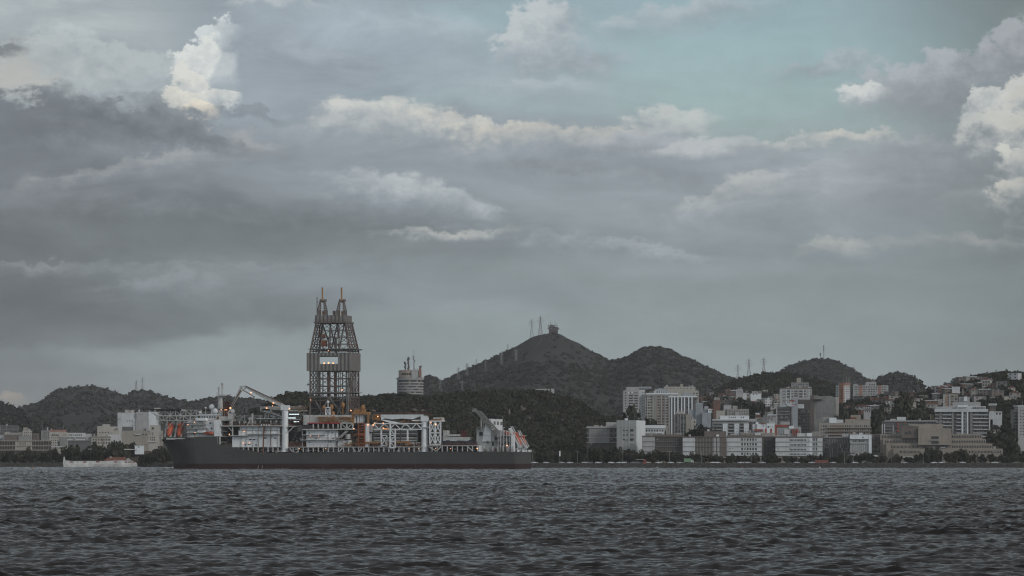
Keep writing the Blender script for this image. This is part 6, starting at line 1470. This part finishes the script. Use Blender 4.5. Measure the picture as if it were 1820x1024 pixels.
def roof_gear():      # water tanks, lift housings, aerials and wall air conditioners
    r = random.Random(19)
    for b, px0, px1, yt in BLDS:
        if b.depth < 9 or b.root.name.startswith(('ruined', 'hilltop', 'campus_wing')): continue
        zt = b.z(yt, b.f.lx(px0)); x0, x1 = b.f.lx(px0), b.f.lx(px1); L = x1 - x0
        for i in range(max(2, int(L / 9))):
            x = x0 + L * (i + r.uniform(.2, .8)) / max(2, int(L / 9)); d = r.uniform(3, b.depth - 4); q = r.random()
            if q < .4: MB().bar((x, d, zt - .2), (x, d, zt + r.uniform(1.6, 3.2)), r.uniform(.7, 1.2), n=10).build('water_tank', r.choice((K_blue, K_pale, K_conc)), b.root)
            elif q < .65:
                w = r.uniform(1, 2.4); MB().box(x - w, x + w, d, d + 2.5, zt - .2, zt + r.uniform(1.6, 3)).build('roof_house', r.choice((K_pale, K_conc, K_tan)), b.root)
            else: MB().bar((x, d, zt - .2), (x, d, zt + r.uniform(3, 6)), .14, n=5).build('aerial', K_grey, b.root)
        if L > 12 and b.wall not in (K_glass,):
            me = MB().box(-.45, .45, -.55, 0, -.35, .35).mesh('air_conditioner', K_conc)
            for i in range(int(L / 4)):
                o = link(bpy.data.objects.new('air_conditioner', me), b.root); x = r.uniform(x0 + 1, x1 - 1); o.location = (x, -.02, zt - 2.2 - 3.0 * r.randint(0, 5))
roof_gear()

# ------------------------------------------------------------------ hillside houses, pylons, trees, cars
ORD = 'first second third fourth fifth sixth seventh eighth ninth tenth eleventh twelfth thirteenth fourteenth fifteenth sixteenth seventeenth eighteenth nineteenth twentieth'.split()
def houses():
    r = random.Random(12)
    zones = [('middle', 1244, 1292, 700, 738, 26, 'on the slope right of the tall cluster'), ('middle', 1288, 1345, 704, 738, 36, 'on the slope above the balcony block'), ('middle', 1345, 1384, 702, 735, 14, 'on the slope left of the glass office'),
             ('east_near', 1500, 1560, 716, 742, 13, 'below the slab with brick-red bands'), ('east_near', 1560, 1612, 708, 738, 16, 'on the rise right of the slab with brick-red bands'), ('east_near', 1612, 1676, 702, 735, 22, 'on the slope left of the flats with a box tank'),
             ('east_near', 1668, 1735, 684, 712, 22, 'on the ridge above the big apartment block'), ('east_near', 1722, 1776, 676, 722, 24, 'on the hillside above the big apartment block'), ('east_near', 1780, 1822, 672, 722, 7, 'among the trees of the far right ridge')]
    kinds = [('bare brick', K_brick, 7), ('brown', K_brown, 5), ('grey concrete', K_conc, 4), ('dark grey', K_dgrey, 3), ('tan', K_tan, 3), ('cream', K_cream, 2), ('pale', K_pale, 2), ('white', K_white, 1)]
    roofs = [('flat slab roof', K_slab, 5), ('red tile roof', K_roof, 2), ('pale tin roof', K_tin, 2)]
    pick = lambda L: r.choices(L, [k[2] for k in L])[0]
    made = []
    for h, x0, x1, y0, y1, n, where in zones:
        for i in range(n):
            px = r.uniform(x0, x1); py = r.uniform(y0, y1)
            Yc = HILLS[h][0]
            crest = HY - (float(ground_z(np.array([px]), np.array([Yc]))[0]) - CH) * F / Yc
            if py < crest + 2: py = crest + 2 + r.random() * 8
            Y = find_Y(h, px, py)
            made.append((where, px, Y, pick(kinds), pick(roofs), r.choice((1, 2, 2, 3)), r.uniform(5.5, 11), r.choice((2, 2, 3))))
    by = {}
    for k, m in enumerate(made):
        lab = '%s-storey %s house with %s' % (('one', 'two', 'three')[m[5] - 1], m[3][0], m[4][0])
        by.setdefault((m[0], lab), []).append(k)
    lab_of = {}
    for (where, lab), ks in by.items():
        ks.sort(key=lambda k: made[k][1])
        for i, k in enumerate(ks):
            lab_of[k] = lab + ' ' + where if len(ks) == 1 else '%s of its kind from the left, %s' % (ORD[i], lab + ' ' + where)
            w = lab_of[k].split()
            if len(w) > 16: lab_of[k] = ('%s %s %s' % (ORD[i], lab.replace(' house with ', ' house, '), where)) if len(ks) > 1 else lab + ' ' + where
            lab_of[k] = ' '.join(lab_of[k].split()[:16])
    for k, (where, px, Y, kd, rf, st, w, nw) in enumerate(made):
        z = gz(px, Y); X = (px - CX) * Y / F
        rz = -math.atan((px - CX) / F) + r.uniform(-.45, .45)
        root = empty('hillside_house', (X, Y, z - 2), rz, label=lab_of[k], cat='house', group='houses crowded ' + where)
        hh = 2.7 * st + 2; d = w * r.uniform(.6, .9)
        MB().box(-w / 2, w / 2, 0, d, 0, hh).build('wall', kd[1], root)
        m = MB()
        if rf[0][0] == 'f': m.box(-w / 2 - .3, w / 2 + .3, -.3, d + .3, hh, hh + .3)
        elif rf[0][0] == 'r': m.prism([(-w / 2 - .4, hh), (w / 2 + .4, hh), (0, hh + 1.5)], -.4, d + .4)
        else: m.hexa([(-w / 2 - .4, -.5, hh + .02), (w / 2 + .4, -.5, hh + .02), (w / 2 + .4, d + .3, hh + .6), (-w / 2 - .4, d + .3, hh + .6), (-w / 2 - .4, -.5, hh + .25), (w / 2 + .4, -.5, hh + .25), (w / 2 + .4, d + .3, hh + .85), (-w / 2 - .4, d + .3, hh + .85)])
        m.build('roof', rf[1], root)
        me = MB().box(-.65, .65, -.06, .1, -.6, .6).mesh('window', K_glass)
        for s_ in range(st):
            for j in range(nw):
                if r.random() < .85: o = link(bpy.data.objects.new('window', me), root); o.location = (w * ((j + .5) / nw - .5), 0, 2 + 1.6 + 2.7 * s_)
        if r.random() < .3: MB().bar((w * .2, d * .5, hh + .3), (w * .2, d * .5, hh + 1.7), .7, n=10).build('water_tank', K_blue, root)
houses()

def pylon_mesh():
    m = MB(); H = 30.0; w = 3.4
    lv = [0, .22, .42, .58, .70, .80, .90, 1.0]; wd = [1, .78, .56, .38, .28, .24, .2, .05]
    for s in range(4):
        q = [(1, 1), (-1, 1), (-1, -1), (1, -1)]; a, b_ = q[s], q[(s + 1) % 4]
        for i in range(7):
            p0 = Vector((a[0] * w * wd[i], a[1] * w * wd[i], H * lv[i])); p1 = Vector((b_[0] * w * wd[i], b_[1] * w * wd[i], H * lv[i])); t0 = Vector((a[0] * w * wd[i + 1], a[1] * w * wd[i + 1], H * lv[i + 1])); t1 = Vector((b_[0] * w * wd[i + 1], b_[1] * w * wd[i + 1], H * lv[i + 1]))
            m.bar(p0, t0, .24); m.bar(p0, t1, .13); m.bar(p1, t0, .13); m.bar(t0, t1, .12)
    body = m.mesh('tower', mat('galvanised', (0.24, 0.24, 0.245), .6, .1, .5))
    a = MB()
    for z, L in ((.62, 5.2), (.74, 6.4), (.86, 4.6)):
        for s in (-1, 1):
            a.bar((0, .6, H * z), (s * L, 0, H * z + .4), .2); a.bar((0, -.6, H * z), (s * L, 0, H * z + .4), .2); a.bar((0, 0, H * z + 2.0), (s * L, 0, H * z + .4), .14); a.bar((s * L, 0, H * z + .4), (s * L, 0, H * z - 1.6), .14)
    return body, a.mesh('cross_arm', MATS['galvanised'])
PB, PA = pylon_mesh()
def pylons():
    L = [('peak', 945, 598, 567, 'tall lattice pylon on the shoulder just left of the summit, shorter of two'), ('peak', 960.5, 594, 561, 'tallest lattice pylon, next to the antenna station on the summit'), ('peak', 902.5, 627, 611, 'lattice pylon peeking over the left ridge line of the peak'),
         ('peak', 846.5, 651, 637, 'lattice pylon whose arms show over the ridge, midway up the left flank'), ('peak', 891, 649, 624, 'lattice pylon on the left flank just below the ridge pylon near the top'), ('peak', 830, 669, 645, 'lattice pylon breaking the skyline right of the pylon pair at the ridge foot'),
         ('peak', 814.5, 676, 652, 'lattice pylon breaking the skyline low on the left ridge'), ('peak', 863, 660, 640, 'faint lattice pylon on the flank under the midway ridge arms'), ('peak', 782.5, 697, 672, 'lattice pylon beside the dark round treetop next to the round tower'), ('peak', 821.5, 696, 675, 'faint lattice pylon low on the flank below the skyline pair'),
         ('peak', 917, 643, 620, 'faint lattice pylon high on the flank left of the dirt track'), ('west_far', 242, 694, 675, 'smaller pylon of two on the left far hill'), ('west_far', 253, 694, 670, 'larger pylon of two on the left far hill'),
         ('middle', 1311.5, 676, 647, 'leftmost of three pylons in the saddle right of the second hill'), ('middle', 1331, 669, 637, 'middle of three pylons in the saddle, the tallest'), ('middle', 1357.5, 664, 635, 'rightmost of three pylons in the saddle, on the bushy rise')]
    for h, px, yb, yt, lab in L:
        Y = HILLS[h][0] + 4 if h != 'peak' or yb > 0 and abs(HY - (crest_z(h, px) - CH) * F / HILLS[h][0] - yb) < 8 else find_Y(h, px, yb)
        z = gz(px, Y); ht = (CH + (HY - yt) * Y / F) - z
        root = empty('pylon', ((px - CX) * Y / F, Y, z), random.Random(px).uniform(-.5, .5), label=lab, cat='pylon', group='power line pylons on the hills')
        for n, me in (('tower', PB), ('cross_arm', PA)):
            o = link(bpy.data.objects.new(n, me), root); s = ht / 30.0; o.scale = (s * .85, s * .85, s)
    for px, yt, rr, lab in ((1464, 613, .45, 'tall thin radio mast on the dark hill, right one of two'), (1458, 628, .4, 'short thin radio mast on the dark hill, left one of two')):
        Y = HILLS['mast_hill'][0]; z = gz(px, Y); zt = CH + (HY - yt) * Y / F
        root = empty('radio_mast', ((px - CX) * Y / F, Y, z), 0, label=lab, cat='radio mast', group='radio masts on the dark hill')
        m = MB(); H = zt - z
        for a in range(3): m.bar((math.cos(a * 2.1) * .7, math.sin(a * 2.1) * .7, 0), (math.cos(a * 2.1) * .5, math.sin(a * 2.1) * .5, H), .25)
        m.build('mast', K_grey, root)
        q = MB()
        for k in range(4): q.box(-.9, .9, -.5, .5, H * (.55 + .11 * k), H * (.55 + .11 * k) + 1.6)
        q.build('antenna_panel', K_grey, root)
pylons()

# -- trees one by one
CROWNS = []
for i in range(8):
    V = crown_np(500 + i, 420, 0.155, 8 + i % 3, 0.85)
    me = bpy.data.meshes.new('crown'); me.from_pydata(V.tolist(), [], quads(len(V) // 4).tolist()); me.materials.append(M_leaf_d if i % 2 else M_leaf); me.update(); CROWNS.append(me)
def trunk_mesh(seed):
    r = random.Random(seed); m = MB(); m.bar((0, 0, -.3), (0.02, 0, .55), .075, .05, 7)
    for k in range(4):
        a = k * 1.6 + r.random(); m.bar((0.02, 0, .42 + .05 * k), (.42 * math.cos(a), .42 * math.sin(a), .85 + .1 * r.random()), .035, .015, 5)
    return m.mesh('trunk', M_bark)
TRUNKS = [trunk_mesh(i) for i in range(4)]
def tree(px, Y, ytop, wpx, label, group, k, base=None):
    z = gz(px, Y) - .2 if base is None else base; ht = max(2.5, CH + (HY - ytop) * Y / F - z); R = max(wpx / 2 * Y / F, 0.43 * ht)
    root = empty('tree', ((px - CX) * Y / F, Y, z), (k * 2.39) % 6.28, label=label, cat='tree', group=group)
    s = ht / 1.42
    c = link(bpy.data.objects.new('crown', CROWNS[k % 8]), root); c.scale = (R, R * .9, s); 
    t = link(bpy.data.objects.new('trunk', TRUNKS[k % 4]), root); t.scale = (R * .8, R * .8, s)
def trees():
    r = random.Random(77); k = 0
    Z = [(-8, 112, 2655, 797, 803, 13, 'in the row below the colonnaded building'), (112, 190, 2648, 790, 801, 9, 'behind the left half of the white fort'), (165, 242, 2650, 782, 797, 11, 'on the bank above the red barracks roof'), (252, 306, 2618, 792, 806, 9, 'on the rocky bank by the drillship bow'),
         (944, 1046, 2352, 800, 812, 13, 'below the wooded hill right of the stern'), (1046, 1142, 2362, 788, 806, 13, 'below the low grey block and white tower'), (1140, 1216, 2352, 800, 809, 9, 'before the block with the speckled right half'), (1214, 1296, 2352, 805, 812, 9, 'before the block with the brown penthouse'), (1296, 1380, 2352, 806, 812, 9, 'before the block with paired windows'),
         (1380, 1464, 2352, 807, 813, 9, 'before the block with the bright stair bay'), (1464, 1560, 2350, 800, 812, 11, 'before the gallery block and white block'), (1560, 1640, 2355, 806, 814, 9, 'before the left half of the beige stepped building'), (1640, 1720, 2355, 796, 808, 9, 'before the middle of the beige stepped building'), (1720, 1822, 2358, 803, 813, 11, 'before the right end of the beige stepped building')]
    for x0, x1, Y, t0, t1, n, where in Z:
        for i in range(n):
            px = x0 + (x1 - x0) * (i + .5 + r.uniform(-.35, .35)) / n; yt = r.uniform(t0, t1); big = 'tall' if yt < t0 + (t1 - t0) * .35 else ('low' if yt > t0 + (t1 - t0) * .7 else 'rounded')
            tree(px, Y + r.uniform(-12, 10), yt, (x1 - x0) / n * r.uniform(1.5, 2.3), '%s dark tree, %s from left, %s' % (big, ORD[i], where), 'shore trees ' + where, k); k += 1
    for px, Y, yt, w, lab in ((1243.5, 2470, 750, 19, 'large dark round tree standing over the campus roofs, left of two'), (1261, 2468, 755, 14, 'smaller dark round tree over the campus roofs, right of two'), (1148, 2440, 774, 24, 'bushy tree at the corner of the white campus tower'), (1120, 2470, 728, 26, 'tall leafy tree top below the pale leftmost tower'), (1141, 2475, 734, 26, 'leafy tree rising left of the wide cream tower'), (1153, 2478, 744, 18, 'leafy tree on the slope right behind the white campus tower'),
                              (1650, 2385, 795, 18, 'big round tree left of the entrance of the beige stepped building'), (1667, 2383, 795, 19, 'big round tree right of the entrance of the beige stepped building'), (1709, 2380, 796, 24, 'widest dark tree in front of the beige stepped building'), (1508, 2760, 716, 20, 'bushy tree right under the orange-striped tower'), (1602, 2780, 697, 22, 'dark bushy tree right of the slab with red bands'), (1560, 2600, 737, 60, 'broad dark tree mass right of the long tan block'), (1640, 2700, 722, 36, 'wide dark tree left of the big apartment block'),
                              (1785, 2560, 752, 34, 'wide dark tree right of the big white apartment block'), (1764, 2500, 768, 30, 'dark tree behind the right end of the stepped building'), (1800, 2450, 775, 44, 'largest dark tree on the right edge of the shore'), (1318, 3300, 704, 10, 'small round tree before the lone tall white house'), (1345, 3300, 706, 16, 'bushy tree under the long low white house')):
        tree(px, Y, yt, w, lab, 'single trees among the town buildings', k, base=None if gz(px, Y) < CH + (HY - yt) * Y / F - 3 else gz(px, Y) - 1); k += 1
trees()

def rocks():
    rs = np.random.RandomState(8)
    base = MB().sph((0, 0, 0), 1, nu=7, nv=5); bv = np.array(base.v); bf = base.f
    tri = []
    for f in bf:
        for i in range(1, len(f) - 1): tri.append((f[0], f[i], f[i + 1]))
    tri = np.array(tri); n = 5200
    px = np.concatenate([rs.uniform(935, 1850, 4000), rs.uniform(-30, 320, 1200)]); d = rs.uniform(-4.5, 8.5, n); d[:1200] = rs.uniform(-5.5, 0, 1200)
    Y = shore(px) + d; z = flat_z(px, Y); s = rs.uniform(.35, .85, n)
    V = (bv[None] * (1 + rs.randn(n, len(bv), 1) * .16)) * s[:, None, None] * (np.array([1.2, 1, .8]) * (1 + .3 * rs.randn(n, 1, 3)))
    V = V + np.stack([(px - CX) * Y / F, Y, z + .1], -1)[:, None, :]
    Fq = (tri[None] + (np.arange(n) * len(bv))[:, None, None]).reshape(-1, 3)
    tag(mesh_np('boulders', V.reshape(-1, 3), Fq, mat('shore_rock', (0.052, 0.048, 0.045), .9, .5, .7, world=True)), kind='stuff')
    
rocks()
def road():
    pxs = np.linspace(930, 1900, 80); V = []
    for px in pxs:
        for d in (13.0, 27.0): Y = float(shore(px)) + d; V.append(((px - CX) * Y / F, Y, float(flat_z(px, Y)) + .06))
    mb = MB().add(V, [(2 * i, 2 * i + 2, 2 * i + 3, 2 * i + 1) for i in range(79)])
    tag(mb.build('road', mat('asphalt', (0.05, 0.05, 0.052), .9, .2, .2)), kind='structure')
road()

def cars():
    def body_mesh(m):
        mb = MB(); mb.prism([(-2.1, .3), (2.1, .3), (2.15, .75), (1.3, .92), (-1.9, .95), (-2.15, .8)], -.85, .85); return mb.mesh('body', m)
    cab = MB().hexa([(-1.6, -.78, .93), (1.0, -.78, .92), (1.0, .78, .92), (-1.6, .78, .93), (-1.2, -.66, 1.45), (.35, -.66, 1.45), (.35, .66, 1.45), (-1.2, .66, 1.45)]).mesh('cabin', K_glass)
    roof = MB().box(-1.2, .35, -.66, .66, 1.455, 1.5)
    wh = MB().bar((0, -.1, 0), (0, .1, 0), .32, n=12).mesh('wheel', mat('tyre', (.02, .02, .02), .9, .1, 1))
    cols = [('white', K_bright, 5), ('silver', mat('silver_paint', (.42, .43, .45), .35, .05, 1), 3), ('black', mat('black_paint', (.02, .02, .022), .3, .05, 1), 1), ('grey', mat('grey_paint', (.16, .16, .17), .35, .05, 1), 1)]
    bm_ = {c[0]: body_mesh(c[1]) for c in cols}; rm = {c[0]: roof.mesh('roof', c[1]) for c in cols}
    r = random.Random(31)
    zones = [(948, 1042, 5, 'under the wooded hill'), (1044, 1140, 8, 'below the white campus tower'), (1150, 1212, 4, 'below the speckled block'), (1232, 1292, 3, 'right of the green truck'), (1298, 1376, 3, 'below the block with paired windows'), (1382, 1450, 3, 'below the bright stair bay'), (1475, 1560, 3, 'below the white block'), (1600, 1690, 4, 'below the stepped building'), (1700, 1812, 4, 'near the right edge')]
    for x0, x1, n, where in zones:
        cnt = {}
        for i in range(n):
            px = x0 + (x1 - x0) * (i + .5 + r.uniform(-.4, .4)) / n; c = r.choices(cols, [q[2] for q in cols])[0]; Y = float(shore(px)) + r.choice((17, 23)); cnt[c[0]] = cnt.get(c[0], 0) + 1
            root = empty('parked_car', ((px - CX) * Y / F, Y, float(flat_z(px, Y)) + .07), r.choice((0, math.pi)) + r.uniform(-.2, .2), label='%s %s car from left on the shore road %s' % (ORD[cnt[c[0]] - 1], c[0], where), cat='car', group='cars along the shore road')
            for me in (bm_[c[0]], cab, rm[c[0]]): link(bpy.data.objects.new(me.name.split('.')[0], me), root)
            for x in (-1.35, 1.35):
                for y in (-.8, .8): o = link(bpy.data.objects.new('wheel', wh), root); o.location = (x, y, .32)
    def vehicle(name, px, lab, cat, build):
        Y = float(shore(px)) + 16; root = empty(name, ((px - CX) * Y / F, Y, float(flat_z(px, Y)) + .07), 0, label=lab, cat=cat); build(root)
        return root
    def wheels(root, xs, rr=.5):
        me = MB().bar((0, -.15, 0), (0, .15, 0), rr, n=12).mesh('wheel', MATS['tyre'])
        for x in xs:
            for y in (-1, 1): o = link(bpy.data.objects.new('wheel', me), root); o.location = (x, y, rr)
    def truck(root):
        MB().box(-2.9, 2.0, -1.2, 1.2, .95, 3.5).build('cargo_box', mat('green_paint', (.15, .27, .16), .6, .08, .5), root); MB().box(-2.9, 3.7, -.8, .8, .55, .9).build('chassis', K_dgrey, root)
        c = MB(); c.prism([(2.15, .6), (4.0, .6), (4.0, 1.5), (3.6, 2.5), (2.15, 2.6)], -1.1, 1.1); c = c.build('cab', K_white, root); MB().box(3.0, 3.8, -1.13, 1.13, 1.55, 2.2).build('window', K_glass, c); wheels(root, (-2, -.9, 3.1))
    vehicle('truck', 1223, 'white truck with a bright green cargo box on the shore road', 'truck', truck)
    def bus(root):
        MB().box(-4.6, 4.2, -1.2, 1.2, .5, 2.4).build('body', mat('dull_red', (.22, .06, .05), .6, .2, .5), root); MB().box(-4.4, 3.9, -1.23, 1.23, 1.45, 2.0).build('window', K_glass, root); wheels(root, (-2.8, 2.8))
    vehicle('minibus', 1461, 'dull red minibus on the shore road below the bright stair bay', 'bus', bus)
    def kiosk(root):
        MB().box(-1.0, 1.0, -1, 1, 0, 2.3).build('body', K_red, root); MB().prism([(-1.3, 2.3), (1.3, 2.3), (0, 3.0)], -1.3, 1.3).build('roof', K_red, root); MB().box(-.6, .6, -1.06, -.95, 1.0, 1.7).build('hatch', K_gap, root)
    vehicle('kiosk', 1146, 'small red kiosk by the seawall left of the speckled block', 'kiosk', kiosk)
    def shelter(root):
        MB().box(-3, 3, -1.2, 1.2, 2.6, 2.9).build('roof', K_pale, root)
        for x in (-2.7, 2.7): MB().bar((x, 0, 0), (x, 0, 2.6), .12).build('post', K_grey, root)
    vehicle('shelter', 1138, 'pale flat-roofed shelter left of the red kiosk', 'shelter', shelter)
    def lamp(root):
        MB().bar((0, 0, 0), (0, 0, 8), .11, .07, 6).build('pole', K_pale, root); MB().box(-1.2, 1.2, -.15, .15, 7.9, 8.1).build('lamp_head', K_pale, root)
    for i, px in enumerate((947, 1026, 1107, 1190, 1247, 1335, 1418, 1501, 1585, 1641, 1735)):
        o = vehicle('street_lamp', px, '%s street lamp from the left along the seawall road' % ORD[i], 'street lamp', lamp); o['group'] = 'street lamps along the seawall road'
    def sign(root):
        MB().bar((0, 0, 0), (0, 0, 6), .15).build('post', K_grey, root); MB().box(-.5, .5, -.15, .15, 5, 8.6).build('sign_board', K_bright, root)
    o = vehicle('sign_post', 995, 'tall narrow white sign board on a post under the wooded hill', 'sign', sign)
    def mast(root):
        MB().bar((0, 0, 0), (0, 0, 11), .1, .06, 6).build('pole', K_pale, root); MB().box(-1.8, 1.8, -.3, .3, 10.8, 11.3).build('lamp_head', K_pale, root)
    for px, lab in ((157.5, 'tall lamp mast behind the left half of the fort'), (1676, 'forked pale lamp mast before the stepped building')):
        o = vehicle('lamp_mast', px, lab, 'lamp mast', mast)
        if px < 500: o.location.y += 10
    for px, py, c, lab in ((57.5, 833.4, 'amber', 'small amber buoy off the trees left of the fort'), (1168, 832.6, 'cream', 'pale rounded buoy off the red kiosk'), (1319, 832.8, 'amber', 'small amber buoy off the block with paired windows'), (1457, 833, 'white', 'white buoy off the red minibus')):
        Y = CH * F / (py - HY); m = {'amber': K_orange, 'cream': K_cream, 'white': K_bright}[c]
        root = empty('buoy', ((px - CX) * Y / F, Y, -.2), 0, label=lab, cat='buoy', group='buoys along the shore')
        MB().sph((0, 0, .2), .85, .85, .8, 12, 8).build('float', m, root, True); MB().bar((0, 0, .8), (0, 0, 2.0), .12).build('post', m, root)
cars()

# ------------------------------------------------------------------ the air between
def haze():
    m = bpy.data.materials.new('haze'); m.use_nodes = True; n = m.node_tree.nodes
    n.remove(n['Principled BSDF']); v = n.new('ShaderNodeVolumePrincipled')
    v.inputs['Color'].default_value = (0.95, 0.96, 1.0, 1); v.inputs['Density'].default_value = HAZE; v.inputs['Anisotropy'].default_value = 0.0
    m.node_tree.links.new(v.outputs[0], n['Material Output'].inputs['Volume'])
    o = MB().box(-16000, 16000, -400, 13500, -4.5, 330).build('haze', m); tag(o, kind='stuff')
HAZE = 3.0e-5
haze()
